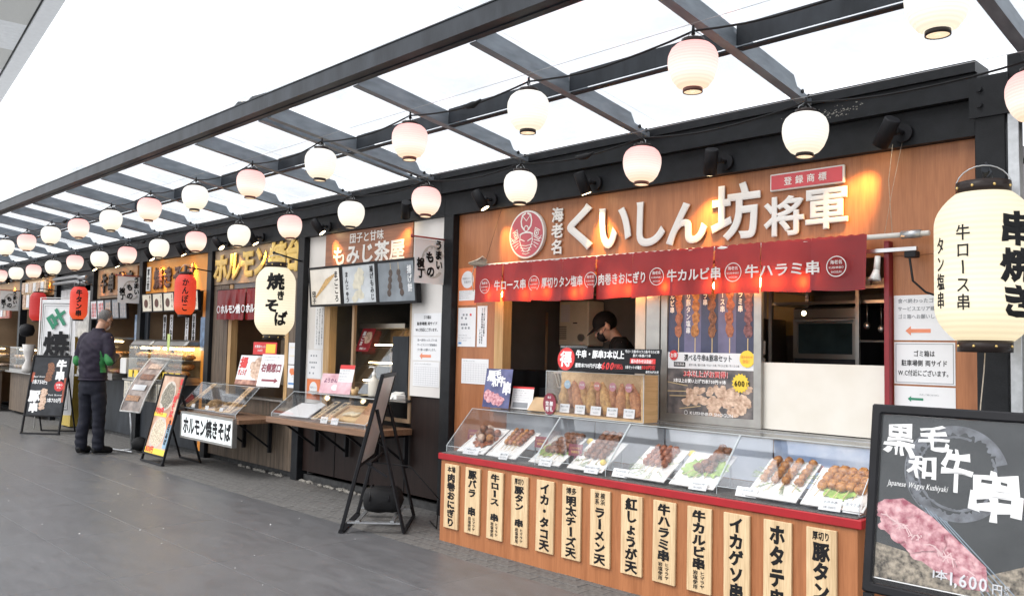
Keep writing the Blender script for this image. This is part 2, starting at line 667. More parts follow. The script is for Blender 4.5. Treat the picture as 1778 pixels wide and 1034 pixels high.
HERB = mat('green_sprigs', (0.16, 0.28, 0.06), 0.5, var=0.3, scale=30, col2=(0.40, 0.52, 0.20))
NOODLE = mat('brown_fried_noodles', (0.42, 0.20, 0.05), 0.4, var=0.4, scale=50, bump=0.8, bscale=90, col2=(0.60, 0.40, 0.18))
PLATE = mat('white_plate', (0.80, 0.79, 0.77), 0.25, var=0.02)
BAMB = mat('bamboo_stick', (0.62, 0.46, 0.25), 0.5, var=0.1)
ACRY = clear('clear_acrylic', (0.985, 0.988, 0.99), 0.008, 0.32, 0.03)
GLASS = clear('window_glass', (0.97, 0.98, 0.98), 0.006, 0.28, 0.01)
ROOFP = clear('clear_roof_sheet', (0.97, 0.98, 0.99), 0.02, 0.3, 0.1, grime=0.35)
PLAS = mat('white_plastic', (0.72, 0.71, 0.68), 0.35, var=0.04)
BEIGE = mat('beige_metal_cabinet', (0.78, 0.73, 0.60), 0.4, var=0.06)
DKWALL = mat('dark_kitchen_wall', (0.15, 0.145, 0.14), 0.45, var=0.2, scale=3)
BRWALL = mat('brown_kitchen_wall', (0.34, 0.23, 0.14), 0.5, var=0.2, scale=3)
STAIN = mat('stainless_steel', (0.40, 0.39, 0.37), 0.3, metal=0.9, var=0.05, scale=3)
SCREEN = mat('dark_glass_door', (0.02, 0.035, 0.04), 0.08, var=0.3)
RUBB = mat('black_rubber', (0.012, 0.012, 0.013), 0.65, var=0.2, bump=0.2)
ROPE = mat('pale_rope', (0.50, 0.43, 0.34), 0.8, var=0.2, scale=60)
TRACK = mat('bright_steel_track', (0.5, 0.5, 0.5), 0.3, metal=0.9)


def glow(name, col, power):
    if name in MATS:
        return MATS[name]
    m = bpy.data.materials.new(name)
    MATS[name] = m
    t, b = nodes_of(m)
    b.inputs['Base Color'].default_value = (0.8, 0.8, 0.8, 1)
    b.inputs['Emission Color'].default_value = (*col, 1)
    b.inputs['Emission Strength'].default_value = power * E2
    return m


LENS = glow('lit_lamp_lens', (1, .78, .45), 14)
BULB = glow('warm_bulb', (1, .52, .20), 42)
TUBE = glow('warm_tube_lamp', (1, .74, .38), 30)

W = 4.72          # facade plane
FW = Fr((0, W, 0))

# ================================================================== ground
g = MB()
g.add([(-62, -3.3, -0.004), (15, -3.3, -0.004), (15, 7.2, -0.004), (-62, 7.2, -0.004)], [(0, 1, 2, 3)])
GROUND = mat('dark_joint_asphalt', (0.05, 0.05, 0.052), 0.8, var=0.3, scale=2, bump=0.3, bscale=80)
struct(g.build('path', GROUND))
g = MB()
g.add([(-600, -600, -0.012), (600, -600, -0.012), (600, 600, -0.012), (-600, 600, -0.012)], [(0, 1, 2, 3)])
struct(g.build('ground', mat('pale_bounce_ground', (0.48, 0.48, 0.47), 0.8, var=0.1, scale=1)))  # out of view, made pale to bounce daylight up onto eave and stall fronts


def slab_mat():
    m = bpy.data.materials.new('grey_stone_slab')
    t, b = nodes_of(m)
    geo = t.nodes.new('ShaderNodeNewGeometry')
    mp = t.nodes.new('ShaderNodeMapping')
    mp.inputs['Rotation'].default_value = (0, 0, 0.5)
    mp.inputs['Scale'].default_value = (1, 3.2, 1)
    t.links.new(geo.outputs['Position'], mp.inputs[0])
    n1 = t.nodes.new('ShaderNodeTexNoise')
    n1.inputs['Scale'].default_value = 3.2
    n1.inputs['Detail'].default_value = 9
    n1.inputs['Roughness'].default_value = 0.68
    n1.inputs['Distortion'].default_value = 0.8
    t.links.new(mp.outputs[0], n1.inputs['Vector'])
    n2 = t.nodes.new('ShaderNodeTexNoise')
    n2.inputs['Scale'].default_value = 210
    n2.inputs['Detail'].default_value = 2
    t.links.new(geo.outputs['Position'], n2.inputs['Vector'])
    n3 = t.nodes.new('ShaderNodeTexNoise')
    n3.inputs['Scale'].default_value = 0.55
    n3.inputs['Detail'].default_value = 3
    t.links.new(geo.outputs['Position'], n3.inputs['Vector'])
    oi = t.nodes.new('ShaderNodeObjectInfo')
    a = t.nodes.new('ShaderNodeMath')
    a.operation = 'MULTIPLY_ADD'
    a.inputs[1].default_value = 0.62
    t.links.new(n1.outputs['Fac'], a.inputs[0])
    a2 = t.nodes.new('ShaderNodeMath')
    a2.operation = 'MULTIPLY_ADD'
    a2.inputs[1].default_value = 0.3
    t.links.new(n2.outputs['Fac'], a2.inputs[0])
    a3 = t.nodes.new('ShaderNodeMath')
    a3.operation = 'MULTIPLY_ADD'
    a3.inputs[1].default_value = 0.22
    t.links.new(n3.outputs['Fac'], a3.inputs[0])
    a4 = t.nodes.new('ShaderNodeMath')
    a4.operation = 'MULTIPLY'
    a4.inputs[1].default_value = 0.05
    t.links.new(oi.outputs['Random'], a4.inputs[0])
    t.links.new(a4.outputs[0], a3.inputs[2])
    t.links.new(a3.outputs[0], a2.inputs[2])
    t.links.new(a2.outputs[0], a.inputs[2])
    r = t.nodes.new('ShaderNodeValToRGB')
    r.color_ramp.elements[0].position = 0.40
    r.color_ramp.elements[1].position = 0.85
    r.color_ramp.elements[0].color = (0.062, 0.063, 0.067, 1)
    r.color_ramp.elements[1].color = (0.130, 0.132, 0.139, 1)
    t.links.new(a.outputs[0], r.inputs[0])
    t.links.new(r.outputs[0], b.inputs['Base Color'])
    b.inputs['Roughness'].default_value = 0.5
    mr = t.nodes.new('ShaderNodeMapRange')
    mr.inputs[3].default_value = 0.26
    mr.inputs[4].default_value = 0.5
    t.links.new(n1.outputs['Fac'], mr.inputs[0])
    t.links.new(mr.outputs[0], b.inputs['Roughness'])
    bp = t.nodes.new('ShaderNodeBump')
    bp.inputs['Strength'].default_value = 0.4
    bp.inputs['Distance'].default_value = 0.006
    t.links.new(a.outputs[0], bp.inputs['Height'])
    t.links.new(bp.outputs[0], b.inputs['Normal'])
    return m


SLAB = slab_mat()
pav = bpy.data.objects.new('pavement', None)
COL.objects.link(pav)
pav['kind'] = 'structure'
pav['_o'] = (0, 0, 0)
# large slabs 0.64 x 1.30, joints at x = -6.65 and y = 1.9 as in the photograph
SX, SY = 1.30, 0.64
base_slab = None
far = MB()
cells = []
for i in range(-16, 8):
    for j in range(-8, 12):
        x0 = -6.65 + i * SX
        y0 = 1.9 + (j - 4) * SY - 4 * SY + 4 * SY
        if y0 + SY > 4.0:
            continue
        cells.append((x0, y0))
cells.sort(key=lambda c: (c[0] + 3.5) ** 2 * 0.35 + (c[1] - 3) ** 2 + (900 if c[1] < -0.9 or c[0] > 0.2 else 0))
for n, (x0, y0) in enumerate(cells):
    if n < 150:
        if base_slab is None:
            m_ = MB().box(0.001, SX - 0.001, 0.001, SY - 0.001, -0.05, 0)
            base_slab = m_.build('paving_slab', SLAB, pav, bevel=0.001)
            base_slab.location = (x0, y0, 0)
        else:
            c = base_slab.copy()
            c.location = (x0, y0, random.uniform(-0.0006, 0.0))
            COL.objects.link(c)
    else:
        far.box(x0 + 0.001, x0 + SX - 0.001, y0 + 0.001, y0 + SY - 0.001, -0.05, -0.0005)
y_edge = max(c[1] for c in cells) + SY
far.box(-60, -6.65 - 16 * SX - .004, -3.22, y_edge, -0.05, -0.002)
far.box(-6.65 + 8 * SX + .004, 14, -3.22, y_edge, -0.05, -0.002)
fo = far.build('paving_slabs', SLAB, pav)
struct(fo, 'stuff')
# small block paving against the stalls
BLK = mat('small_grey_block', (0.105, 0.102, 0.098), 0.75, var=0.3, scale=30, bump=0.3, bscale=120)
blk0 = None
stuffb = MB()
n = 0
bw, bd = 0.2, 0.1
j = 0
y = y_edge + 0.004
while y < 4.9:
    off = (j % 2) * 0.1
    k = 0
    x = -20.0 + off
    while x < 1.0:
        near = -8.05 < x < -2.2 and y < 4.72 and not (x > -4.95 and y > 4.14)
        if near and n < 290:
            if blk0 is None:
                blk0 = MB().box(0.003, bw - 0.003, 0.003, bd - 0.003, -0.04, -0.002).build('paving_block', BLK, pav, bevel=0.002)
                blk0.location = (x, y, 0)
            else:
                c = blk0.copy()
                c.location = (x, y, random.uniform(-0.002, 0.001))
                COL.objects.link(c)
            n += 1
        else:
            stuffb.box(x + 0.003, x + bw - 0.003, y + 0.003, y + bd - 0.003, -0.04, -0.003)
        x += bw
    y += bd
    j += 1
struct(stuffb.build('paving_blocks', BLK, pav), 'stuff')
# crumbs and petals lying about
cr = MB()
for _ in range(26):
    x, y = random.uniform(-9.5, -3.0), random.uniform(2.0, 4.0)
    r_ = random.uniform(0.0015, 0.0045)
    cr.lathe((x, y, 0.0005), [(0.0001, 0.0035), (r_, 0.0018), (r_ * 1.1, 0)], 5, 1, 1.6)
struct(tag(cr.build('litter_crumbs', PAPER), 'tiny white crumbs and scraps scattered on the dark paving', 'litter'), 'stuff')

# ================================================================== steel roof in front of the stalls
T = thing('steel_roof', 'dark steel pergola roof with clear sheets over the stall fronts', 'roof', (-6, 4.2, 0))
XL, XR = -24.5, 0.9


def zr(y):        # underside of the rafters
    return 2.835 + 0.155 * (4.62 - y)


ob_ = MB().box(XL, XR, 2.93, 3.00, 3.095, 3.195)
ob_.box(XL, XR, 3.0005, 3.045, 3.088, 3.100)
ob_.box(XL, XR, 2.925, 3.0, 3.197, 3.204)
ob_.build('outer_beam', STEELD, T)
raf_x = []
x = -1.27
k = 0
while x > XL:
    raf_x.append((x, False))
    if k in (4, 9, 15):
        raf_x.append((x - 0.135, True))
    x -= 1.155 if k != 4 else 1.27
    k += 1
raf_x += [(-0.12, False)]
mb_segs = sorted([a for a, b in raf_x])
ra0 = None
for a, flip in raf_x:
    m_ = MB()
    y0, y1 = 3.047, 4.60
    t = 0.008
    ff = 0.0 if not flip else 0.0

    def seg(x0, x1, za, zb):
        m_.hexa([(x0, y0, zr(y0) + za), (x1, y0, zr(y0) + za), (x1, y1, zr(y1) + za), (x0, y1, zr(y1) + za),
                 (x0, y0, zr(y0) + zb), (x1, y0, zr(y0) + zb), (x1, y1, zr(y1) + zb), (x0, y1, zr(y1) + zb)])
    wx = a + 0.052 if not flip else a
    seg(a, a + 0.06, 0, t)
    yc = 4.47                                   # web is cut away towards the fascia
    m_.hexa([(wx, y0, zr(y0) + t), (wx + t, y0, zr(y0) + t), (wx + t, y1, zr(y1) + t), (wx, y1, zr(y1) + t),
             (wx, y0, zr(y0) + .112), (wx + t, y0, zr(y0) + .112), (wx + t, y1, zr(y1) + .035), (wx, y1, zr(y1) + .035)])
    y1 = yc                                     # full depth up to the cut, tapering behind it
    m_.hexa([(wx - .002, y0, zr(y0) + .02), (wx - .0005, y0, zr(y0) + .02), (wx - .0005, y1, zr(y1) + .02), (wx - .002, y1, zr(y1) + .02),
             (wx - .002, y0, zr(y0) + .116), (wx - .0005, y0, zr(y0) + .116), (wx - .0005, y1 - .06, zr(y1) + .112), (wx - .002, y1 - .06, zr(y1) + .112)])
    y1 = 4.60
    r = m_.build('rafter', STEEL, T)
    # bolted end plate against the fascia
    e = MB()
    for yy in (4.49, 4.56):
        e.cyl((wx + t, yy, zr(yy) + 0.036), (wx + t + 0.006, yy, zr(yy) + 0.036), 0.013, 10)
    e.build('bolt', BLACK2, r)
# middle beam in pieces between rafters
for i in range(len(mb_segs) - 1):
    a, b = mb_segs[i] + 0.062, mb_segs[i + 1] - 0.002
    if b - a < 0.02:
        continue
    m_ = MB().box(a, b, 3.80, 3.808, zr(3.8) + 0.012, zr(3.8) + 0.118)
    m_.box(a, b, 3.809, 3.86, zr(3.84) + 0.004, zr(3.84) + 0.012)
    m_.build('middle_beam', STEELD, T)
# clear sheets
for i in range(len(mb_segs) - 1):
    a, b = mb_segs[i] + 0.003, mb_segs[i + 1] - 0.001
    if b - a < 0.3:
        continue
    m_ = MB()
    y0, y1 = 2.95, 4.75
    za = 0.168 if i % 2 else 0.172
    m_.hexa([(a, y0, zr(y0) + za), (b, y0, zr(y0) + za), (b, y1, zr(y1) + za), (a, y1, zr(y1) + za),
             (a, y0, zr(y0) + za + .003), (b, y0, zr(y0) + za + .003), (b, y1, zr(y1) + za + .003), (a, y1, zr(y1) + za + .003)])
    m_.build('roof_sheet', ROOFP, T)
# hooks under the rafters carry the lantern wires
hk0 = None
for a, flip in raf_x:
    if flip:
        continue
    for yy in (3.38, 4.27):
        if hk0 is None:
            hk0 = MB().tube([(0, 0, 0.001), (0, 0, -0.02), (0, 0.008, -0.032), (0, 0, -0.042), (0, -0.008, -0.032), (0, -0.002, -0.022)], 0.0035, 5).build('hook', BLACK2, T)
            hk0.location = Vector((a + 0.02, yy, zr(yy))) - Vector(T['_o'])
        else:
            c = hk0.copy()
            COL.objects.link(c)
            c.location = Vector((a + 0.02, yy, zr(yy))) - Vector(T['_o'])
# folded flashing sticking up above the outer beam
m_ = MB()
m_.add([(-6.1, 2.96, 3.20), (-5.75, 2.97, 3.20), (-5.8, 3.02, 3.26), (-6.05, 3.0, 3.27)], [(0, 1, 2, 3)])
m_.add([(-6.25, 2.94, 3.20), (-6.12, 2.95, 3.20), (-6.14, 3.0, 3.25), (-6.24, 2.98, 3.26)], [(0, 1, 2, 3)])
m_.build('torn_flashing', STEELD, T)

# ================================================================== eave of the tall building, top left
E_ = thing('building_eave', 'pale panelled eave of a tall building above the walkway', 'building', (-25, 4, 9.2))
ez = 9.0
A_, B_ = Vector((-32.9, 7.10, ez)), Vector((-18.15, 5.45, ez))
dr = (B_ - A_).normalized()
nr = Vector((dr.y, -dr.x, 0))
a0 = A_ - dr * 22


def ep(s_, w_, z_):
    q = a0 + dr * s_ + nr * w_
    return (q.x, q.y, z_)


EAVE = mat('pale_eave_metal', (0.80, 0.83, 0.87), 0.5, var=0.04)
EAVG = mat('grey_eave_board', (0.60, 0.61, 0.60), 0.7, var=0.1, scale=90)
LEN = 43.0


def ebox(m_, s0, s1, w0, w1, z0, z1):
    m_.hexa([ep(s0, w0, z0), ep(s1, w0, z0), ep(s1, w1, z0), ep(s0, w1, z0), ep(s0, w0, z1), ep(s1, w0, z1), ep(s1, w1, z1), ep(s0, w1, z1)])


m_ = MB()
ebox(m_, 0, LEN, 0, 0.36, ez, ez + 0.7)
m_.build('fascia', EAVE, E_)
m_ = MB()
ebox(m_, 0, LEN, -0.06, -0.003, ez + 0.12, ez + 0.6)
m_.build('gutter', EAVE, E_)
m_ = MB()
ebox(m_, 0, LEN, 0.363, 0.41, ez + 0.06, ez + 0.6)
m_.build('shadow_gap', BLACK2, E_)
s_ = 0.6
i = 0
while s_ < LEN - 4.0:
    if i % 2 == 0:
        m_ = MB()
        ebox(m_, s_, s_ + 2.1, 0.413, 3.4, ez + 0.04, ez + 0.2)
        m_.build('board_panel', EAVG, E_)
        s_ += 2.108
    else:
        for q in range(9):
            m_ = MB()
            ebox(m_, s_ + 0.006, s_ + 0.250, 0.413, 3.4, ez + 0.04, ez + 0.2)
            m_.build('soffit_slat', EAVE, E_)
            s_ += 0.260
    i += 1
m_ = MB()
ebox(m_, 0, LEN, 0.413, 3.4, ez + 0.21, ez + 0.68)
m_.build('roof_deck', EAVG, E_)

# ================================================================== stalls
def stall(name_label, x0, x1, depth=2.0, inner=DKWALL, post_w=0.13):
    """container frame of one stall: left post, fascia beams, inner shell"""
    S = thing('food_stall', name_label, 'food stall', ((x0 + x1) / 2, W, 0))
    MB().box(x0 - post_w, x0 - 0.003, 4.655, 4.83, -0.01, 2.53).build('corner_post', BLACK, S, bevel=0.004)
    b = MB().box(x0 - post_w, x1 - post_w - 0.004, 4.625, 4.80, 2.722, 2.84)
    b.box(x0 - post_w, x1 - post_w - 0.004, 4.60, 4.80, 2.842, 2.90)
    b.box(x0 - post_w, x1 - post_w - 0.004, 4.612, 4.66, 2.716, 2.7215)
    b.build('fascia_beam', BLACK, S)
    MB().box(x0 - post_w, x1 - post_w - 0.004, 4.665, 4.80, 2.532, 2.714).build('header_board', BLACK, S)
    a, c = x0 + 0.002, x1 - post_w - 0.006
    MB().box(a, c, W + depth, W + depth + 0.03, 0, 2.5).build('back_wall', inner, S)
    for xa in (a, c - 0.02):
        MB().box(xa, xa + 0.02, W + 0.06, W + depth - 0.003, 0, 2.5).build('side_wall', inner, S)
    MB().box(a + .021, c - 0.021, W + 0.06, W + depth - 0.003, 2.44, 2.5).build('inner_ceiling', inner, S)
    MB().box(a + .021, c - 0.021, W + 0.06, W + depth - 0.003, -0.01, 0.06).build('inner_floor', GROUND, S)
    MB().box(x0 - post_w, x1 - post_w - .004, 4.81, W + depth + 0.1, 2.53, 2.60).build('roof_plate', BLACK, S)
    return S


def wallp(S, x0, x1, z0, z1, m, name='wall_panel', y0=W, th=0.03, bevel=0.0):
    return MB().box(x0, x1, y0, y0 + th, z0, z1).build(name, m, S, bevel=bevel)


XP = [-1.36, -5.62, -8.06, -10.27, -12.52, -14.56, -16.45, -18.66, -20.9, -23.1]
# ---- stall 1, the big skewer shop
S1 = stall('wide skewer stall with orange wood front and red curtain above a long glass counter', XP[1], -1.36, 1.34, DKWALL)
wallp(S1, -5.618, -1.506, 1.95, 2.53, WOODO)
wallp(S1, -5.618, -5.135, 0.02, 1.948, WOODO)
wallp(S1, -1.955, -1.506, 0.02, 1.948, WOODO)
wallp(S1, -5.132, -1.958, 0.02, 0.90, WOODO)
MB().box(-5.133, -5.03, 4.705, 4.80, 0.92, 1.948).build('door_jamb', WOODY, S1, bevel=0.003)
MB().box(-1.985, -1.957, 4.67, 4.76, 0.93, 2.03).build('red_upright', mat('dark_red_paint', (.22, .010, .016), .4), S1, bevel=0.002)
sill = MB().box(-5.13, -1.96, 4.68, 4.84, 0.903, 0.935)
sill.box(-3.75, -1.96, 4.70, 4.715, 0.936, 0.952).box(-3.75, -1.96, 4.735, 4.75, 0.936, 0.949)
sill.build('window_sill', ALU, S1)
MB().box(-3.70, -3.615, 4.70, 4.76, 0.953, 1.948).build('window_post', mat('cream_post', (0.55, 0.47, 0.38), 0.5), S1, bevel=0.002)
MB().box(-3.61, -3.50, 4.705, 4.775, 0.953, 1.948).build('window_post', ALU, S1, bevel=0.002)
sw = MB().frame(Fr((0, 4.735, 0)), -3.49, -2.745, 0.955, 1.94, 0.05, 0.0, 0.025).build('sliding_window', ALU, S1)
MB().box(-3.438, -2.797, 4.728, 4.732, 1.006, 1.889).build('pane', GLASS, sw)
MB().box(-2.76, -1.995, 4.745, 4.765, 0.956, 1.355).build('counter_screen', mat('cream_screen_board', (0.74, 0.69, 0.60), 0.45, var=0.05, scale=3, col2=(0.80, 0.77, 0.70)), S1)
# right end post of the row
m_ = MB().box(-1.50, -1.36, 4.60, 4.80, -0.01, 2.718)
m_.build('corner_post', BLACK, S1, bevel=0.004)
br = MB().box(-1.52, -1.34, 4.585, 4.597, 2.60, 2.80)
br.cyl((-1.47, 4.583, 2.74), (-1.47, 4.57, 2.74), 0.014, 8).cyl((-1.47, 4.583, 2.66), (-1.47, 4.57, 2.66), 0.014, 8)
br.build('bolted_bracket', BLACK, S1)
m_ = MB()
for _ in range(90):
    u_, v_ = random.gauss(-2.28, .10), random.gauss(0, .016)
    r_ = random.uniform(.0012, .004)
    m_.disc(Fr((0, 4.625, 0)), u_, 2.775 + v_ + .05 * (u_ + 2.28), r_ * 1.6, r_, .0012, n=6, jit=.3)
struct(m_.build('paint_specks', mat('faded_speck', (.20, .19, .17), .7), S1), 'stuff')

# kitchen things inside stall 1
Kh = thing('water_heater', 'beige wall-hung water heater at the back of the skewer kitchen', 'water heater', (-5.29, 5.9, 1.445))
MB().box(-5.47, -5.11, 5.82, 6.04, 1.445, 1.85).build('casing', BEIGE, Kh, bevel=0.01)
q = MB()
fk = Fr((-5.29, 5.818, 1.445))
for i in range(7):
    q.fbox(fk, -0.17, -0.08, 0.06 + i * 0.018, 0.068 + i * 0.018, 0, 0.003)
q.fbox(fk, 0.0, 0.05, 0.20, 0.21, 0, 0.003)
q.build('vent_slot', BLACK2, Kh)
MB().cyl((-5.18, 5.816, 1.52), (-5.18, 5.79, 1.52), 0.032, 14).build('dial', ALU, Kh)
MB().box(-5.44, -5.33, 5.813, 5.817, 1.66, 1.82).build('instruction_sheet', PAPER, Kh)
tag(MB().tube([(-5.585, 5.78, 0.8), (-5.585, 5.78, 1.75)], 0.012, 8).build('wall_pipe', BRWALL), 'thin vertical pipe on the dark kitchen wall left of the beige heater', 'pipe')
hd = thing('cooker_hood', 'dark metal cooker hood high in the left of the skewer kitchen', 'cooker hood', (-5.2, 5.4, 1.9))
MB().box(-5.58, -4.7, 5.2, 5.75, 1.88, 2.1).build('hood', STAIN, hd)
fol = tag(MB().box(-4.72, -4.52, 6.02, 6.04, 1.52, 1.84).build('wall_calendar', PAPER), 'pale sheet hung on the kitchen wall behind the cook', 'wall sheet')
tag(MB().box(-4.48, -3.9, 6.02, 6.04, 1.42, 2.0).build('cork_board', BRWALL), 'brown board on the kitchen wall to the right of the cook', 'wall board')
tag(MB().box(-3.45, -3.08, 6.00, 6.03, 1.55, 2.1).build('wall_sheet', mat('yellow_sheet', (0.52, 0.38, 0.14), 0.6)), 'yellow-brown sheet on the kitchen wall above the oven', 'wall sheet')
sh = thing('steel_shelf', 'steel kitchen shelf unit holding the oven and boxes', 'shelf', (-2.6, 5.7, 0.9))
for (x, y) in ((-3.10, 5.45), (-1.92, 5.45), (-3.10, 5.97), (-1.92, 5.97), (-2.47, 5.42)):
    MB().box(x - 0.012, x + 0.012, y - 0.012, y + 0.012, 0.1, 1.98).build('upright', STAIN, sh)
for z in (1.31, 1.745, 1.84):
    MB().box(-3.12, -1.90, 5.465, 5.985, z, z + 0.02).build('shelf_board', STAIN, sh)
MB().tube([(-2.45, 5.40, 1.50), (-1.93, 5.40, 1.50)], 0.008, 6).build('towel_rail', GALV, sh)
ov = thing('oven', 'black and steel oven with a dark glass door on the kitchen shelf', 'oven', (-2.74, 5.7, 1.332))
MB().box(-2.97, -2.50, 5.52, 5.9, 1.332, 1.73).build('casing', STEELD, ov, bevel=0.01)
fo_ = Fr((-2.735, 5.518, 1.332))
MB().frame(fo_, -0.225, 0.225, 0.05, 0.32, 0.033, 0, 0.02).build('door_frame', STAIN, ov)
MB().fbox(fo_, -0.19, 0.19, 0.085, 0.285, 0, 0.012).build('door_glass', SCREEN, ov)
MB().fbox(fo_, -0.225, 0.225, 0.325, 0.385, 0, 0.012).build('control_panel', STAIN, ov)
MB().tube([fo_.p(-0.19, 0.305, 0.02), fo_.p(-0.19, 0.305, 0.05), fo_.p(0.19, 0.305, 0.05), fo_.p(0.19, 0.305, 0.02)], 0.006, 6).build('handle', GALV, ov)
MB().disc(fo_, -0.15, 0.357, 0.016, 0.016, 0.014).build('indicator', LENS, ov)
for i, (x, w_, h_, m__) in enumerate(((-2.75, 0.22, 0.07, STAIN), (-2.29, 0.30, 0.05, GALV), (-2.52, .15, .06, PLAS))):
    tag(MB().box(x - w_ / 2, x + w_ / 2, 5.55, 5.85, 1.862, 1.862 + h_).build('kitchen_tray', m__, bevel=0.004),
        ['steel tray with upright sides on the top kitchen shelf, left', 'wide flat steel tray at the right end of the top kitchen shelf', 'small white box in the middle of the top kitchen shelf'][i], 'tray')
tag(MB().lathe((-2.20, 5.55, 1.862 + .052), [(0.02, 0), (0.11, 0.012), (0.13, 0.035), (0.125, 0.035), (0.0, 0.014)], 20).build('pan', STAIN), 'shallow pale pan on the flat tray of the kitchen shelf', 'pan')
gr = thing('grill_hood', 'tilted stainless grill cover behind the cream screen', 'grill', (-3.45, 5.5, 1.3))
gm = MB()
gm.hexa([(-3.72, 5.3, 1.0), (-3.2, 5.3, 1.0), (-3.2, 5.9, 1.0), (-3.72, 5.9, 1.0), (-3.72, 5.55, 1.66), (-3.24, 5.55, 1.66), (-3.24, 5.9, 1.66), (-3.72, 5.9, 1.66)])
gm.build('cover', STAIN, gr)
for z in (1.40, 1.28):
    tm = thing('kitchen_timer', 'small white kitchen timer, %s of the two beside the grill' % ('upper' if z > 1.3 else 'lower'), 'timer', (-3.12, 5.35, z))
    MB().box(-3.165, -3.085, 5.34, 5.36, z, z + 0.10).build('case', PLAS, tm, bevel=0.008)
    MB().box(-3.15, -3.10, 5.335, 5.339, z + 0.045, z + 0.085).build('display', SCREEN, tm)
tag(MB().box(-3.60, -3.53, 4.96, 5.0, 1.40, 1.50).build('switch_box', PLAS, bevel=0.003), 'white switch box behind the window post', 'switch box')

LD = thing('hanging_ladles', 'row of steel ladles and tongs hanging under the top kitchen shelf', 'kitchen tools', (-2.3, 5.44, 1.74))
for k in range(5):
    x = -2.42 + k * .09
    MB().tube([(x, 5.445, 1.735), (x, 5.445, 1.62 - .02 * (k % 2))], .004, 5).ell((x, 5.44, 1.60 - .02 * (k % 2)), .022, .012, .026, 10, 6).build('ladle', STAIN, LD)
for i, (x, y, z, r_, h_, lb) in enumerate(((-2.30, 5.7, 1.33, .09, .14, 'steel pot on the middle kitchen shelf right of the oven'), (-2.08, 5.68, 1.33, .06, .20, 'tall steel canister at the right end of the middle kitchen shelf'))):
    P_ = thing('pot', lb, 'pot', (x, y, z))
    MB().lathe((x, y, z), [(.0001, 0), (r_, .002), (r_, h_), (r_ * .93, h_), (r_ * .93, .01)], 18).build('body', STAIN, P_)
    MB().lathe((x, y, z), [(r_, h_ + .001), (r_ * .6, h_ + .012), (.012, h_ + .016), (.012, h_ + .03), (.0001, h_ + .03)], 18).build('lid', STAIN, P_)

# ---- stall 2
S2 = stall('tea house stall with white side panels and dark maroon boards under its window', XP[2], XP[1], 1.6, DKWALL)
wallp(S2, -8.058, -7.706, 0.80, 2.53, WHITE)
wallp(S2, -6.225, -5.755, 0.97, 2.53, WHITE, y0=4.70, th=0.05)
wallp(S2, -7.703, -6.228, 2.02, 2.53, DKWALL)
wallp(S2, -8.058, -5.755, 0.10, 0.66, WOODD, 'lower_board')
wallp(S2, -6.225, -5.755, 0.66, 0.967, WOODD, 'lower_board')
for x in (-7.45, -6.85, -6.3):
    MB().box(x, x + 0.004, 4.714, 4.719, 0.10, 0.66).build('board_joint', BLACK2, S2)
MB().box(-7.703, -7.60, 4.705, 4.79, 0.70, 2.018).build('door_jamb', WOODY, S2)
MB().frame(Fr((0, 4.74, 0)), -7.2, -6.23, 0.72, 2.015, 0.035, 0, 0.03).build('window_frame', BRWALL, S2)
MB().box(-7.9, -6.23, 4.66, 4.9, 0.905, 0.93).build('window_sill', STAIN, S2)
# ---- stall 3
S3 = stall('fried noodle stall clad in grey-brown strips with a short red curtain', XP[3], XP[2], 1.6, BRWALL)
# cladding strips, one by one
x = -10.268
while x < -8.20:
    w_ = min(0.092, -8.194 - x)
    for (za, zb) in ((0.06, 0.60),):
        MB().box(x, x + w_ - 0.003, 4.70, 4.73, za, zb).build('cladding_strip', WOODG, S3)
    x += 0.092
for xa in (-8.40, -8.30):
    MB().box(xa, xa + 0.096, 4.70, 4.73, 0.603, 2.15).build('cladding_strip', WOODG, S3)
for xa in (-10.268, -10.17, -10.07, -9.97):
    MB().box(xa, xa + 0.096, 4.70, 4.73, 0.603, 2.10).build('cladding_strip', WOODG, S3)
MB().box(-9.86, -9.78, 4.705, 4.79, 0.80, 2.10).build('door_jamb', WOODY, S3)
MB().box(-8.49, -8.42, 4.705, 4.79, 0.80, 2.10).build('door_jamb', WOODY, S3)
wallp(S3, -9.78, -8.49, 2.0, 2.53, DKWALL)
MB().box(-9.85, -8.42, 4.66, 4.86, 0.78, 0.80).build('window_sill', STAIN, S3)
wallp(S3, -9.85, -8.42, 0.605, 0.778, WOODG)
tag(MB().box(-9.75, -8.55, 5.35, 5.37, 0.9, 1.55).build('kitchen_screen', mat('cream_kitchen_panel', (0.40, 0.33, 0.24), 0.5)), 'cream panel standing inside the fried noodle stall', 'panel')
# ---- stall 4
ORG = mat('orange_painted_panel', (0.72, 0.27, 0.03), 0.5, var=0.06)
S4 = stall('orange fried noodle stall with warming cabinets on its counter', XP[4], XP[3], 1.6, BRWALL)
wallp(S4, -12.518, -10.405, 2.06, 2.53, ORG, y0=4.715)
wallp(S4, -10.62, -10.405, 0.05, 2.057, ORG)
wallp(S4, -12.518, -12.40, 0.05, 2.057, STEELD)
wallp(S4, -12.398, -10.622, 0.05, 0.86, STEELD, 'lower_board')
MB().box(-12.45, -10.60, 4.42, 4.90, 0.862, 0.885).build('counter_top', STAIN, S4)
# ---- stall 5
S5 = stall('dim beef skewer stall with a carved wooden sign and photo menus', XP[5], XP[4], 1.6, BRWALL)
wallp(S5, -14.558, -12.655, 2.06, 2.53, BRWALL)
wallp(S5, -14.558, -14.40, 0.05, 2.057, STEELD)
wallp(S5, -12.80, -12.655, 0.05, 2.057, WOODD)
wallp(S5, -14.398, -12.802, 0.05, 0.84, STEELD, 'lower_board')
MB().box(-14.42, -12.78, 4.40, 4.90, 0.842, 0.87).build('counter_top', STAIN, S5)
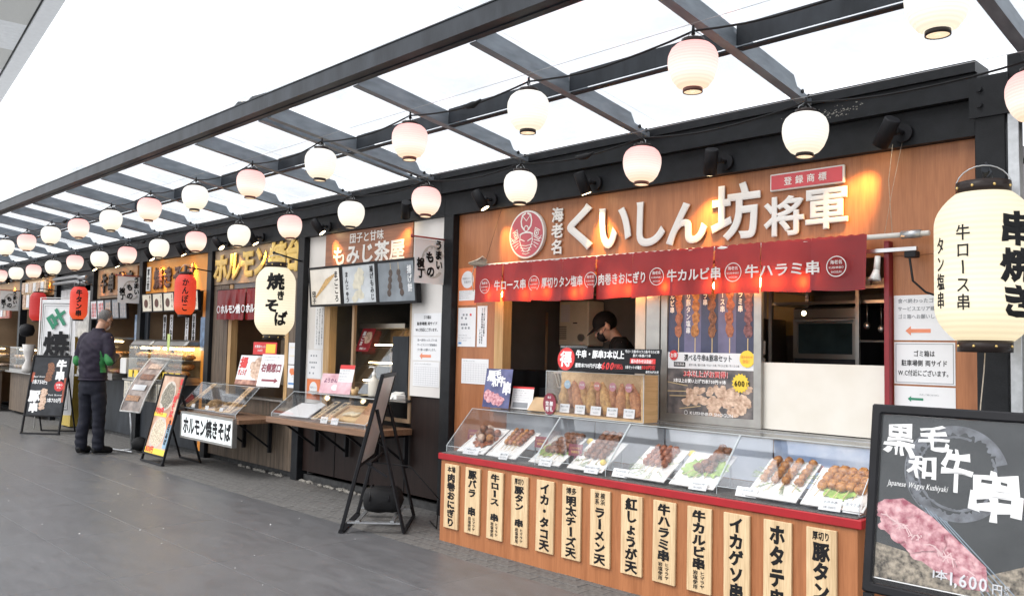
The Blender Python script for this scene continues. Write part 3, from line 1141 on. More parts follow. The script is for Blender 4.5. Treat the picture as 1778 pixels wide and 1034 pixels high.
# ---- gap with pipes
S6 = stall('dark service bay with grey pipes between two food stalls', XP[6], XP[5], 0.5, STEELD)
wallp(S6, -16.448, -14.70, 2.30, 2.53, STEELD)
wallp(S6, -16.448, -15.55, 0.05, 2.29, STEELD)
for i, z in enumerate((2.44, 2.36)):
    tag(MB().tube([(-16.4, 4.60, z), (-15.2, 4.60, z), (-15.05, 4.60, z - 0.03), (-14.72, 4.60, z - 0.03)], 0.03, 10).build('wall_pipe', GALV),
        'grey pipe along the dark service bay, %s of two' % ('upper' if i == 0 else 'lower'), 'pipe')
# ---- stall 7 and 8 far left
S7 = stall('far stall with warm light and glass food cases behind the white banner', XP[7], XP[6], 1.6, BRWALL)
wallp(S7, -18.658, -16.60, 2.20, 2.53, mat('warm_sign_board', (0.45, 0.25, 0.10), 0.5))
x = -18.655
while x < -16.7:
    MB().box(x, x + 0.118, 4.55, 4.60, 0.05, 0.76).build('front_plank', WOODG, S7)
    x += 0.121
MB().box(-18.66, -16.6, 4.45, 4.9, 0.77, 0.80).build('counter_top', STAIN, S7)
S8 = stall('farthest stall with a lit orange fascia at the left edge', XP[8], XP[7], 1.6, BRWALL)
wallp(S8, -20.898, -18.80, 2.20, 2.53, mat('warm_sign_board', (0.45, 0.25, 0.10), 0.5))
x = -20.895
while x < -18.9:
    MB().box(x, x + 0.118, 4.40, 4.45, 0.05, 0.76).build('front_plank', WOODG, S8)
    x += 0.121
MB().box(-20.9, -18.8, 4.35, 4.9, 0.77, 0.80).build('counter_top', STAIN, S8)
S9 = stall('last dim stall beyond the left edge of the row', XP[9], XP[8], 1.6, BRWALL)
wallp(S9, -23.098, -21.04, 0.05, 0.80, WOODG)
# plinths and mortar
m_ = MB().box(-23.2, -5.0, 4.74, 4.9, -0.01, 0.06)
struct(m_.build('kerb', mat('dark_concrete_plinth', (0.05, 0.05, 0.05), 0.8, var=0.3, scale=20, bump=0.4)))
MOR = mat('spilled_mortar', (0.24, 0.225, 0.20), 0.9, var=0.3, scale=40, bump=0.8)
m_ = MB()
for _ in range(70):
    x = random.choice([random.uniform(-9.4, -8.3), random.uniform(-8.0, -6.5)])
    m_.ell((x, 4.675 + random.uniform(-0.02, 0.015), 0.005), random.uniform(.02, .06), random.uniform(.008, .02), random.uniform(.008, .022), 6, 4, 0.25)
struct(tag(m_.build('mortar_crumbs', MOR), 'pale mortar crumbs along the foot of the noodle and tea stalls', 'mortar'), 'stuff')

# ---- neighbour beyond the right-hand post
S0 = thing('food_stall', 'pale shop front with glazing cut off by the right edge', 'food stall', (-0.6, W, 0))
MB().box(-1.352, -1.30, 4.60, 4.66, 0, 2.72).build('corner_post', GALV, S0, bevel=0.003)
MB().box(-1.296, 1.2, 4.72, 4.75, 1.9, 2.53).build('wall_panel', WHITE, S0)
MB().box(-1.296, 1.2, 4.72, 4.75, 0.0, 0.9).build('wall_panel', WHITE, S0)
MB().frame(Fr((0, 4.73, 0)), -1.29, 0.2, 0.905, 1.895, 0.05, 0, 0.03).build('window_frame', ALU, S0)
MB().box(-1.238, 0.148, 4.725, 4.729, 0.957, 1.843).build('pane', GLASS, S0)
MB().box(-1.296, 1.2, 5.3, 5.33, 0.0, 2.5).build('back_wall', mat('pale_curtain', (0.62, 0.66, 0.70), 0.6, var=0.25, scale=6), S0)
MB().box(-1.355, 1.2, 4.62, 4.80, 2.722, 2.90).build('fascia_beam', BLACK, S0)
MB().box(-1.296, 1.2, 4.66, 4.80, 2.532, 2.72).build('header_board', STEELD, S0)
pp = thing('drain_pipe', 'dark elbowed drain pipe on the shop front right of the end post', 'pipe', (-1.2, 4.6, 2.4))
MB().tube([(-1.22, 4.55, 2.72), (-1.22, 4.55, 2.52), (-1.20, 4.55, 2.46), (-1.1, 4.55, 2.42), (-0.6, 4.55, 2.42)], 0.04, 10).build('pipe', STEELD, pp)
MB().cyl((-1.22, 4.55, 2.60), (-1.22, 4.55, 2.54), 0.05, 12).build('collar', STEELD, pp)
# the row goes on behind: rear rail that closes the frame
tag(MB().box(-23.3, 1.2, 4.83, 4.86, 2.62, 2.88).build('rear_fascia', BLACK), 'long black rear rail closing the top of the stall row', 'rail')

# ================================================================== round lanterns on two strings
RP = [(0.052, -0.112), (0.074, -0.100), (0.098, -0.070), (0.114, -0.030), (0.120, 0.008), (0.118, 0.046), (0.104, 0.078), (0.082, 0.098), (0.054, 0.108)]
prof = []
for i in range(len(RP) - 1):
    for k in range(4):
        t = k / 4
        prof.append((RP[i][0] * (1 - t) + RP[i + 1][0] * t, RP[i][1] * (1 - t) + RP[i + 1][1] * t))
prof.append(RP[-1])
# smooth once
prof = [prof[0]] + [((prof[i - 1][0] + 2 * prof[i][0] + prof[i + 1][0]) / 4, prof[i][1]) for i in range(1, len(prof) - 1)] + [prof[-1]]
LW = lantern_mat('white_lantern_paper', (0.95, 0.90, 0.83), (1.0, 0.84, 0.62), -0.11, 0.11, 1.03, hot=(1.0, 0.95, 0.83))
LP_ = lantern_mat('pink_lantern_paper', (0.93, 0.43, 0.41), (1.0, 0.70, 0.48), -0.11, 0.11, 1.14, hot=(1.0, 0.90, 0.80))
CAP = mat('lantern_ring', (0.03, 0.022, 0.02), 0.3)
CAPB = mat('brown_lantern_ring', (0.10, 0.025, 0.015), 0.3)
BOTW = glow('lantern_mouth_glow', (1.0, 0.72, 0.42), 0.95)


def make_lantern(loc, label, group, pink, htop=0.15, cord=True):
    T = thing('paper_lantern', label, 'lantern', loc, group)
    c = Vector(loc)
    MB().lathe(c, prof, 28).build('paper_shade', LP_ if pink else LW, T)
    MB().lathe(c, [(0.052, 0.106), (0.056, 0.107), (0.056, 0.126), (0.050, 0.126), (0.050, 0.107)], 20).build('top_ring', CAP, T)
    MB().lathe(c, [(0.042, -0.110), (0.047, -0.111), (0.047, -0.130), (0.042, -0.130)], 20).build('bottom_ring', CAPB if pink else CAP, T)
    MB().lathe(c, [(0.0001, -0.127), (0.0425, -0.127)], 20).lathe(c, [(0.0001, -0.131), (0.008, -0.131), (0.008, -0.127)], 8).build('mouth', BOTW, T)
    w = MB()
    for s_ in (-1, 1):
        w.tube([c + Vector((0.05 * s_, 0, 0.118)), c + Vector((0.045 * s_, 0, 0.14)), c + Vector((0.01 * s_, 0, htop + 0.015))], 0.0022, 4)
    w.tube([c + Vector((0, 0, 0.07)), c + Vector((0, 0, htop))], 0.005, 5)
    w.build('wire_hanger', GALV, T)
    MB().tube([c + Vector((0, 0, htop)), c + Vector((0, 0, htop + 0.045))], [0.010, 0.006], 6).build('lamp_socket', BLACK2, T)
    return T


ORD = ['first', 'second', 'third', 'fourth', 'fifth', 'sixth', 'seventh', 'eighth', 'ninth', 'tenth', 'eleventh', 'twelfth', 'thirteenth',
       'fourteenth', 'fifteenth', 'sixteenth', 'seventeenth', 'eighteenth', 'nineteenth', 'twentieth', 'twenty-first']
srcs = {}
pos = {'A': [], 'B': []}
for row in 'AB':
    for k in range(20 if row == 'A' else 18):
        if row == 'A':
            loc = (-1.235 - 1.115 * k, 3.40, 2.763 + 0.006 * math.sin(k * 2.1))
            pink = k % 2 == 1
        else:
            loc = (-1.14 - 1.092 * k, 4.27, 2.575 + 0.012 * math.sin(k * 1.7))
            pink = k % 2 == 0
        pos[row].append(loc)
        label = '%s round paper lantern, %s from the right on the %s string' % ('pink' if pink else 'white', ORD[k], 'front' if row == 'A' else 'rear')
        grp = 'round paper lanterns on the overhead strings'
        if pink not in srcs:
            srcs[pink] = make_lantern(loc, label, grp, pink)
        else:
            o = copy_tree(srcs[pink], loc, label)
            o.rotation_euler = (random.uniform(-.045, .045), random.uniform(-.045, .045), random.uniform(0, 6.28))


def cable(row, name, label, dz=0.17, sag=0.045):
    m_ = MB()
    pts = []
    P_ = pos[row]
    first = Vector(P_[0]) + Vector((0.95, 0, dz + 0.14))
    prev = first
    for i, p in enumerate(P_):
        q = Vector(p) + Vector((0, 0, dz))
        for k in range(8):
            t = k / 8
            z = -4 * sag * t * (1 - t)
            pts.append(prev.lerp(q, t) + Vector((0, 0.006 * math.sin(t * 9 + i), z)))
        prev = q
    pts.append(prev)
    m_.tube(pts, 0.0055, 6)
    o = m_.build(name, RUBB)
    tag(o, label, 'cable')
    # plug joints
    for (i, t) in ((2, 0.45), (9, 0.5)):
        if i + 1 < len(P_):
            a, b = Vector(P_[i]), Vector(P_[i + 1])
            c = a.lerp(b, t) + Vector((0, 0, dz - sag * 0.9))
            MB().tube([c + Vector((0.09, 0, .012)), c + Vector((0.05, 0, 0)), c + Vector((0.02, 0, -.004)), c + Vector((-.03, 0, -.004)), c + Vector((-.07, 0, .006))],
                      [0.008, 0.014, 0.022, 0.018, 0.008], 8).build('plug_joint', RUBB, o)
    w = MB()
    w.tube([first + Vector((0, 0, .04)), Vector(P_[0]) + Vector((0, 0, dz + 0.04)), Vector(P_[-1]) + Vector((0, 0, dz + 0.045))], 0.0016, 4)
    w.build('steel_wire', GALV, o)


cable('A', 'lantern_cable', 'black lantern cable of the front string, outer row under the clear roof')
cable('B', 'lantern_cable', 'black lantern cable of the rear string, close to the stall fascia')

# ================================================================== tall lanterns with writing


def tall_prof(R, H, n=26):
    p = []
    for i in range(n + 1):
        t = i / n
        z = (t - 0.5) * H
        e = abs(2 * t - 1)
        r = R * (1 - 0.42 * max(0, (e - 0.55) / 0.45) ** 2.1)
        p.append((r, z))
    return p


TW = lantern_mat('cream_tall_lantern_paper', (0.86, 0.76, 0.56), (0.92, 0.76, 0.48), -0.35, 0.35, 0.98, ribs=170, hot=(1.0, 0.90, 0.68))
TR = lantern_mat('red_lantern_vinyl', (0.80, 0.045, 0.03), (1.0, 0.15, 0.03), -0.27, 0.27, 0.72, ribs=170, hot=(0.92, 0.09, 0.035))
TR2 = lantern_mat('deep_red_lantern_vinyl', (0.62, 0.03, 0.03), (0.75, 0.05, 0.03), -0.27, 0.27, 0.6, ribs=170, hot=(0.68, 0.035, 0.03))
GOLD = mat('gold_stud', (0.7, 0.5, 0.2), 0.3, metal=0.9)


def tall_lantern(loc, R, H, m, label, cols, az, caph=0.052, capr=0.55, wood_bar=None):
    """cols: list of (u, v0, v1, width, text, bold, wobble)"""
    T = thing('tall_lantern', label, 'lantern', loc)
    c = Vector(loc)
    p = tall_prof(R, H)
    MB().lathe(c, p, 48).build('paper_shade', m, T)
    cr_ = R * capr
    for s_, nm in ((1, 'top_ring'), (-1, 'bottom_ring')):
        z = s_ * H / 2
        MB().lathe(c, [(cr_ * 0.9, z - .002 * s_), (cr_, z - 0.002 * s_), (cr_, z + s_ * caph), (cr_ * 0.93, z + s_ * caph), (cr_ * 0.93, z + s_ * 0.01)], 36).build(nm, CAP, T)
        if R > .15:
            for k in range(8):
                a = az + (k + 0.5) * PI / 4
                q = c + Vector((math.cos(a) * (cr_ + 0.001), math.sin(a) * (cr_ + 0.001), z + s_ * caph * 0.5))
                MB().ell(q, 0.007, 0.007, 0.007, 8, 4).build('gold_stud', GOLD, T)
    wp = lathe_warp(c, p, 0.0015, az)
    for (u, v0, v1, w_, s_, bold, wob) in cols:
        mb = MB()
        vtext(mb, None, s_, u, v0, v1, w_, bold=bold, wob=wob, warp=wp, dz=0.003)
        mb.build('painted_writing', INK, T)
    b = MB()
    pts = []
    for k in range(13):
        a = PI * k / 12
        pts.append(c + Vector((math.cos(az + PI / 2) * cr_ * math.cos(a), math.sin(az + PI / 2) * cr_ * math.cos(a), H / 2 + caph * 0.6 + math.sin(a) * 0.10)))
    b.tube(pts, 0.003, 5)
    b.build('wire_handle', GALV, T)
    return T


def az_to_cam(x, y):
    return math.atan2(-y, -x)


# big cream lantern at the right: its writing is turned so the large characters face further right
bx, by = -1.335, 4.20
A0 = az_to_cam(bx, by)
tall_lantern((bx, by, 1.815), 0.203, 0.66, TW, 'large cream paper lantern with black writing hanging before the right-hand post',
             [(-0.082, 0.175, -0.205, 0.062, '牛ロース串', 0.022, 0.03),
              (-0.20, 0.13, -0.195, 0.055, 'タン塩串', 0.022, 0.03),
              (0.135, 0.225, -0.24, 0.15, '串焼き', 0.045, 0.06),
              (0.262, 0.19, -0.20, 0.06, '豚バラ串', 0.022, 0.03)], A0)
m_ = MB().tube([(-1.43, 4.60, 2.235), (-1.33, 4.22, 2.265)], [0.02, 0.02], 10)
m_.tube([(-1.345, 4.27, 2.24), (-1.345, 4.27, 2.30), (-1.30, 4.2, 2.24), (-1.325, 4.2, 2.21)], 0.006, 5)
tag(m_.build('lantern_rod', STEELD), 'short dark rod holding the large cream lantern out from the right-hand post', 'rod')
m_ = MB().tube([(bx, by, 1.815 - 0.385), (bx - 0.005, by, 1.35), (bx - 0.02, by, 1.20), (bx - 0.03, by, 1.05)], 0.0025, 4)
tag(m_.build('pull_string', ROPE), 'thin pale string hanging from the bottom of the large cream lantern', 'string')

# yakisoba lantern
lx, ly = -7.80, 4.20
A1 = az_to_cam(lx, ly)
tall_lantern((lx, ly, 1.825), 0.192, 0.66, TW, 'cream paper lantern reading yakisoba in brush strokes before the noodle stall',
             [(0.0, 0.27, 0.10, 0.17, '焼', 0.05, 0.06), (0.05, 0.10, 0.0, 0.08, 'き', 0.06, 0.05), (-0.03, 0.02, -0.12, 0.14, 'そ', 0.055, 0.06), (0.055, -0.10, -0.25, 0.13, 'ば', 0.05, 0.06)], A1)
m_ = MB().tube([(-8.13, 4.66, 2.28), (-7.80, 4.18, 2.30)], 0.009, 8)
m_.ell((-7.785, 4.16, 2.30), 0.016, 0.016, 0.016, 8, 5)
tag(m_.build('lantern_rod', STEELD), 'thin dark rod with a white tip over the yakisoba lantern', 'rod')

# small red lanterns
A2 = az_to_cam(-9.95, 4.2)
tall_lantern((-9.95, 4.20, 1.955), 0.120, 0.47, TR, 'red tall lantern with black hiragana hanging before the orange noodle stall',
             [(0.0, 0.19, -0.20, 0.075, 'かんぼこ', 0.03, 0.04)], A2, 0.03, 0.6)
m_ = MB().tube([(-10.3, 4.66, 2.28), (-9.95, 4.2, 2.28), (-9.95, 4.2, 2.215)], 0.008, 8)
tag(m_.build('lantern_rod', STEELD), 'thin rod holding the red lantern of the orange stall', 'rod')
A3 = az_to_cam(-13.08, 4.0)
tall_lantern((-13.08, 4.0, 1.92), 0.116, 0.46, TR, 'glowing red lantern with black brush writing beside the standing man',
             [(0.0, 0.19, -0.19, 0.08, '牛タン串', 0.05, 0.05)], A3, 0.02, 0.6)
m_ = MB().tube([(-14.6, 4.66, 2.27), (-13.08, 4.0, 2.24), (-13.08, 4.0, 2.17)], 0.008, 8)
tag(m_.build('lantern_rod', STEELD), 'long rod reaching out to the red lantern beside the man', 'rod')
tall_lantern((-15.8, 4.2, 1.935), 0.125, 0.47, TR2, 'plain deep red lantern half hidden behind the white banner', [], A3, 0.015, 0.6)
m_ = MB().tube([(-16.5, 4.66, 2.25), (-15.8, 4.2, 2.24), (-15.8, 4.2, 2.18)], 0.008, 8)
tag(m_.build('lantern_rod', STEELD), 'rod holding the plain deep red lantern behind the banner', 'rod')

# ================================================================== spot lamps on the fascia


def spot(x, z, target, label, power=9.0, lit=True, head=0.15, real=True):
    base = Vector((x, 4.66, z))
    T = thing('spot_lamp', label, 'spot lamp', base, 'black spot lamps on the fascia')
    MB().cyl(base, base + Vector((0, -0.022, 0)), 0.05, 18).build('mount_disc', BLACK2, T)
    j = base + Vector((-0.01, -0.075, 0.0))
    MB().tube([base + Vector((0, -0.02, 0)), j], 0.014, 8).ell(j, 0.022, 0.022, 0.022, 10, 6).build('swivel_arm', BLACK2, T)
    h = j + Vector((-0.03, -0.04, 0.0))
    tg = Vector(target)
    d = (tg - h).normalized()
    a, b = h - d * 0.07, h + d * 0.09
    MB().tube([a, a + d * 0.004, b], [0.038, 0.042, 0.042], 20).build('lamp_head', BLACK2, T)
    MB().tube([b + d * 0.001, b + d * 0.003], [0.034, 0.034], 18).build('lens', LENS, T)
    if real:
        l = bpy.data.lights.new('spot_light', 'SPOT')
        l.energy = power * 3.4
        l.color = (1.0, 0.52, 0.14)
        l.spot_size = math.radians(56)
        l.spot_blend = 0.85
        l.shadow_soft_size = 0.03
        o = bpy.data.objects.new('spot_light', l)
        COL.objects.link(o)
        o.parent = T
        o.location = (b + d * 0.008) - base
        o.rotation_euler = (-d).to_track_quat('Z', 'Y').to_euler()
    return T


spot(-1.87, 2.60, (-2.16, 4.70, 2.28), 'black spot lamp above the red trademark plate, rightmost on the fascia', 7)
spot(-2.96, 2.60, (-3.16, 4.72, 2.18), 'black spot lamp above the big kanji of the skewer shop name', 7)
spot(-4.03, 2.60, (-3.98, 4.72, 2.12), 'black spot lamp above the hiragana of the skewer shop name', 7)
spot(-5.13, 2.60, (-4.93, 4.72, 2.12), 'black spot lamp above the round red helmet emblem', 5)
spot(-6.11, 2.62, (-6.4, 4.72, 2.30), 'black spot lamp beside the white panel of the tea stall', 3.5)
spot(-7.60, 2.60, (-7.45, 4.72, 2.28), 'black spot lamp above the left end of the tea stall sign', 3.5)
spot(-9.87, 2.60, (-9.6, 4.72, 2.25), 'black spot lamp over the gold letters of the noodle stall', 7)
spot(-9.0, 2.60, (-8.9, 4.72, 2.25), 'black spot lamp over the middle of the gold letters', 7)
spot(-10.95, 2.60, (-10.9, 4.72, 2.28), 'black spot lamp at the right end of the orange fascia', 7)
spot(-12.0, 2.60, (-11.9, 4.72, 2.28), 'black spot lamp at the left end of the orange fascia', 7)
spot(-13.31, 2.58, (-13.3, 4.72, 2.25), 'black spot lamp over the right of the carved wooden sign', 6)
spot(-14.3, 2.58, (-14.2, 4.72, 2.25), 'black spot lamp over the left of the carved wooden sign', 6)
spot(-17.0, 2.58, (-17.1, 4.72, 2.3), 'black spot lamp on the far stall behind the banner', 6)
spot(-19.3, 2.58, (-19.4, 4.72, 2.3), 'black spot lamp on the farthest stall, leftmost', 6)

# ================================================================== signs of stall 1
def letter_row(T, items, z_off=0.0):
    pass


SG = thing('shop_sign', 'big cream raised lettering of the skewer shop on orange wood', 'shop sign', (-3.3, W, 2.3))
rows = [('く', -4.35, -4.10, 2.135, 2.475, .034), ('い', -4.04, -3.75, 2.13, 2.42, .034), ('し', -3.70, -3.46, 2.12, 2.43, .034), ('ん', -3.45, -3.13, 2.11, 2.39, .034),
        ('坊', -3.10, -2.75, 2.11, 2.47, .027), ('将', -2.725, -2.465, 2.11, 2.35, .026), ('軍', -2.455, -2.20, 2.13, 2.365, .026)]
for ch, x0_, x1_, z0_, z1_, bo in rows:
    mb = MB()
    fit(mb, FW, ch, x0_, x1_, z0_, z1_, d=0.008, bold=bo, ext=0.06, dz=0.014)
    mb.build('letter', LTRW, SG)
SGV = thing('shop_sign', 'three small raised kanji stacked between the helmet emblem and the big lettering', 'shop sign', (-4.46, W, 2.3))
for i, ch in enumerate('海老名'):
    mb = MB()
    put(mb, FW, ch, -4.455, 2.42 - 0.122 * i, 0.115, w=0.12, d=0.006, bold=.03, ext=0.08, dz=0.012)
    mb.build('letter', LTRW, SGV)
# round emblem with a helmeted face
EM = thing('emblem_sign', 'round raised red and cream emblem of a helmeted warrior face', 'emblem', (-4.77, W, 2.295))
EMR = mat('emblem_red', (0.42, 0.07, 0.09), 0.45, var=0.06)
MB().disc(FW, -4.77, 2.295, 0.192, 0.188, 0.030, 0.004, n=48).build('disc', LTRW, EM)
MB().disc(FW, -4.77, 2.295, 0.178, 0.174, 0.0325, 0.0305, n=48).build('red_field', EMR, EM)
q = MB()
fe = Fr((-4.77, W, 2.295))
dd = 0.034


def stroke(mb, fr, pts, w_, d, d0=None):
    for i in range(len(pts) - 1):
        a, b = Vector(pts[i]), Vector(pts[i + 1])
        n_ = Vector((-(b - a).y, (b - a).x)).normalized() * w_ / 2
        e_ = (b - a).normalized() * w_ * 0.25
        mb.add([fr.p(*(a - n_ - e_), d), fr.p(*(b - n_ + e_), d), fr.p(*(b + n_ + e_), d), fr.p(*(a + n_ - e_), d)], [(0, 1, 2, 3)])
        d += 0.00004


for s_ in (-1, 1):
    stroke(q, fe, [(s_ * .022, .035), (s_ * .05, .065), (s_ * .058, .105), (s_ * .045, .15), (s_ * .012, .165)], 0.013, dd)          # horns
    stroke(q, fe, [(s_ * .150, .02), (s_ * .10, .045), (s_ * .085, -.02), (s_ * .14, -.05), (s_ * .165, -.02)], 0.006, dd)           # side plates
    stroke(q, fe, [(s_ * .17, -.045), (s_ * .10, -.02)], 0.004, dd + .0003)
    for k in range(3):
        stroke(q, fe, [(s_ * (.155 - k * .02), -.065 - k * .022), (s_ * .085, -.045 - k * .02)], 0.006, dd)
    q.ring(fe, s_ * .115, .003, .024, .024, .007, dd + .0006, 16)
    q.disc(fe, s_ * .115, .003, .009, .009, dd + .0006, n=10)
    stroke(q, fe, [(s_ * .065, .0), (s_ * .07, -.05), (s_ * .05, -.10), (s_ * .02, -.135)], 0.008, dd + .0004)
    stroke(q, fe, [(s_ * .06, -.035), (s_ * .018, -.052)], 0.008, dd + .0005)
q.ring(fe, 0, .045, .026, .026, .008, dd + .0007, 20)
stroke(q, fe, [(-.07, .0), (-.04, .012), (0, .016), (.04, .012), (.07, .0)], 0.012, dd + .0002)
for k in range(4):
    hw = .075 - k * .012
    stroke(q, fe, [(-hw, -.080 - k * .022), (0, -.090 - k * .022), (hw, -.080 - k * .022)], 0.005, dd + .0008)
stroke(q, fe, [(-.04, .145), (0, .105), (.04, .145)], 0.006, dd + .0009)
q.build('helmet_face', LTRW, EM)
# trade mark plate
TM = thing('sign_plate', 'small red plate with four pale kanji and a cream rim above the shop name', 'sign plate', (-2.45, W, 2.43))
ft = Fr((-2.45, W, 2.436))
MB().fbox(ft, -0.232, 0.232, -0.052, 0.052, 0.004, 0.024).build('rim', LTRW, TM, bevel=0.004)
MB().fbox(ft, -0.222, 0.222, -0.043, 0.043, 0.0245, 0.027).build('red_face', mat('plate_red', (0.50, 0.05, 0.06), 0.4), TM)
mb = MB()
for i, ch in enumerate('登録商標'):
    put(mb, ft, ch, -0.112 + i * 0.072, 0, 0.052, d=0.0275, bold=0.02, dz=0.001)
mb.build('lettering', LTRW, TM)

# ================================================================== curtain (noren) of stall 1
NB = thing('curtain_pole', 'white curtain pole with wrapped ends above the skewer window', 'pole', (-3.6, 4.60, 2.03))
MB().tube([(-5.27, 4.60, 2.065), (-1.72, 4.60, 2.045)], 0.014, 10).build('pole', LTRW, NB)
MB().tube([(-1.86, 4.60, 2.046), (-1.76, 4.60, 2.045)], [0.022, 0.022], 10).build('tape_wrap', GALV, NB)
for x in (-5.2, -1.86):
    MB().tube([(x, 4.60, 2.05), (x, 4.70, 2.05)], 0.008, 6).build('bracket', BLACK2, NB)
nrn = {}


def noren(T, x0, x1, z0, z1, yy, n, amp=0.008, seed=0):
    """n hanging panels with soft folds"""
    w_ = (x1 - x0) / n
    for i in range(n):
        a, b = x0 + i * w_ + 0.002, x0 + (i + 1) * w_ - 0.002
        NX, NZ = 14, 8
        vs_, fs = [], []
        for side in (0,):
            for j in range(NZ + 1):
                for k in range(NX + 1):
                    t, s_ = k / NX, j / NZ
                    y_ = yy + amp * (0.3 + s_) * math.sin(t * PI * 2 * 0.9 + i * 1.9 + seed) + 0.006 * noise.noise(Vector((t * 3 + i * 3, s_ * 2, seed))) - 0.014 * s_
                    z_ = z1 - (z1 - z0) * s_ + (0.006 * math.sin(t * PI + i) * s_) + (0.004 * math.sin(k * 2.4 + i) if j == 0 else 0)
                    vs_.append((a + (b - a) * t, y_ + side * 0.003, z_))
        N1 = (NX + 1) * (NZ + 1)
        for side in (0,):
            for j in range(NZ):
                for k in range(NX):
                    v = side * N1 + j * (NX + 1) + k
                    f = (v, v + NX + 1, v + NX + 2, v + 1)
                    fs.append(f if side == 0 else tuple(reversed(f)))
        MB().add(vs_, fs, True).build('cloth_panel', CLOTH, T)


NR = thing('shop_curtain', 'long red vinyl curtain with white skewer names over the window', 'shop curtain', (-3.6, 4.58, 1.9))
noren(NR, -5.235, -2.035, 1.765, 2.065, 4.583, 10, .011)
NLET = mat('faded_white_print', (0.62, 0.58, 0.55), 0.5, var=0.15)
fn = Fr((0, 4.563, 0))
mb = MB()
ncz = 1.895


def nlogo(mb, x):
    mb.ring(fn, x, ncz, 0.058, 0.058, 0.005, 0.002, 28)
    htext(mb, fn, '海老名', x, ncz + 0.024, 0.024, d=0.002, bold=0.02)
    htext(mb, fn, 'KUISHINBO', x, ncz - 0.005, 0.017, width=0.085, d=0.002)
    htext(mb, fn, 'SHOGUN', x, ncz - 0.030, 0.017, width=0.06, d=0.002)


def nx(px):           # curtain position measured along the facade
    return px


for x in (-5.10, -4.55, -3.99, -3.42, -2.85, -2.20):
    nlogo(mb, x)
for s_, a, b in (('牛ロース串', -4.99, -4.63), ('厚切りタン塩串', -4.47, -4.06), ('肉巻きおにぎり', -3.92, -3.50), ('牛カルビ串', -3.34, -2.93), ('牛ハラミ串', -2.77, -2.29)):
    htext(mb, fn, s_, (a + b) / 2, ncz, 0.082, width=(b - a), d=0.002, bold=0.022, wob=0.02)
mb.build('printed_names', NLET, NR)
# rope coil at the left end of the pole
rc = MB()
for k in range(6):
    pts = []
    for j in range(21):
        a = 2 * PI * j / 20
        pts.append((-5.20 + 0.085 * math.cos(a) + 0.006 * k, 4.59 - 0.012 * k + 0.01 * math.sin(a * 2 + k), 2.085 + 0.022 * math.sin(a + k * .3) + 0.004 * k))
    rc.tube(pts, 0.006, 5)
rc.tube([(-5.25, 4.58, 2.07), (-5.27, 4.575, 2.0), (-5.262, 4.575, 1.90), (-5.25, 4.575, 1.86)], 0.004, 5)
tag(rc.build('rope_coil', ROPE), 'coil of pale cord wound on the left end of the curtain pole', 'rope')
tag(MB().tube([(-5.02, 4.66, 2.54), (-5.10, 4.64, 2.3), (-5.14, 4.6, 2.09)], 0.0016, 4).build('thin_wire', BLACK2), 'thin dark wire hanging from the left spot lamp to the curtain pole', 'wire')
tag(MB().tube([(-1.93, 4.66, 2.55), (-1.94, 4.63, 2.35), (-1.91, 4.60, 2.06)], 0.0016, 4).tube([(-1.88, 4.66, 2.55), (-1.92, 4.63, 2.3), (-1.95, 4.60, 2.06)], 0.0012, 4).build('thin_wire', ROPE),
    'pair of thin wires from the right spot lamp down to the curtain pole', 'wire')
# plug, lead and reflector lamp right of the curtain
LT = thing('lamp_track', 'white lamp track with clamp and plug at the right end of the curtain', 'lamp track', (-1.9, 4.62, 1.97))
MB().box(-5.0, -1.80, 4.635, 4.665, 1.965, 1.985).build('track', TRACK, LT)
MB().box(-1.85, -1.79, 4.60, 4.66, 1.925, 1.96).build('plug', BLACK2, LT, bevel=0.004)
MB().tube([(-1.82, 4.60, 1.92), (-1.80, 4.59, 1.80), (-1.74, 4.60, 1.74), (-1.64, 4.64, 1.70), (-1.56, 4.69, 1.71), (-1.50, 4.70, 1.76)], 0.006, 6).build('lead', RUBB, LT)
LPS = thing('reflector_lamp', 'white ribbed reflector lamp hanging unlit beside the red upright', 'lamp', (-2.01, 4.62, 1.85))
MB().tube([(-2.00, 4.63, 1.945), (-2.004, 4.625, 1.87)], [0.015, 0.017], 12).tube([(-2.004, 4.625, 1.87), (-2.008, 4.62, 1.845), (-2.012, 4.615, 1.815)], [0.017, 0.021, 0.032], 14).build('lamp_body', PLAS, LPS)
rib = MB()
for k in range(10):
    a = 2 * PI * k / 10
    rib.bar((-2.007 + .020 * math.cos(a), 4.62 + .020 * math.sin(a), 1.845), (-2.012 + .033 * math.cos(a), 4.615 + .033 * math.sin(a), 1.813), 0.003)
rib.build('cooling_rib', GALV, LPS)
# warm bulbs glowing through the cloth
for i, x in enumerate((-5.05, -4.93, -4.66, -4.555, -4.44, -4.16, -4.07, -3.77, -3.67, -3.37, -3.0, -2.85, -2.69, -2.57, -2.41)):
    Bt = thing('bulb_lamp', 'warm bulb glowing through the red curtain, %s from the left' % ORD[i], 'lamp', (x, 4.64, 1.84), 'bulbs behind the red curtain')
    z = 1.822 + 0.008 * math.sin(i * 2.2)
    MB().tube([(x, 4.645, 1.96), (x, 4.635, 1.86), (x, 4.62, z + 0.03)], [0.008, 0.012, 0.014], 8).build('socket', PLAS, Bt)
    MB().ell((x, 4.612, z), 0.025, 0.015, 0.028, 14, 8).build('bulb', BULB, Bt)

# ================================================================== notices taped to the walls


def paper(fr, u0, u1, v0, v1, label, m=None, t=0.0015, name='notice', cat='notice', d=0.002):
    T = thing(name, label, cat, fr.p((u0 + u1) / 2, v0, 0))
    MB().fbox(fr, u0, u1, v0, v1, d, d + t).build('sheet', m or PAPER, T)
    return T, d + t


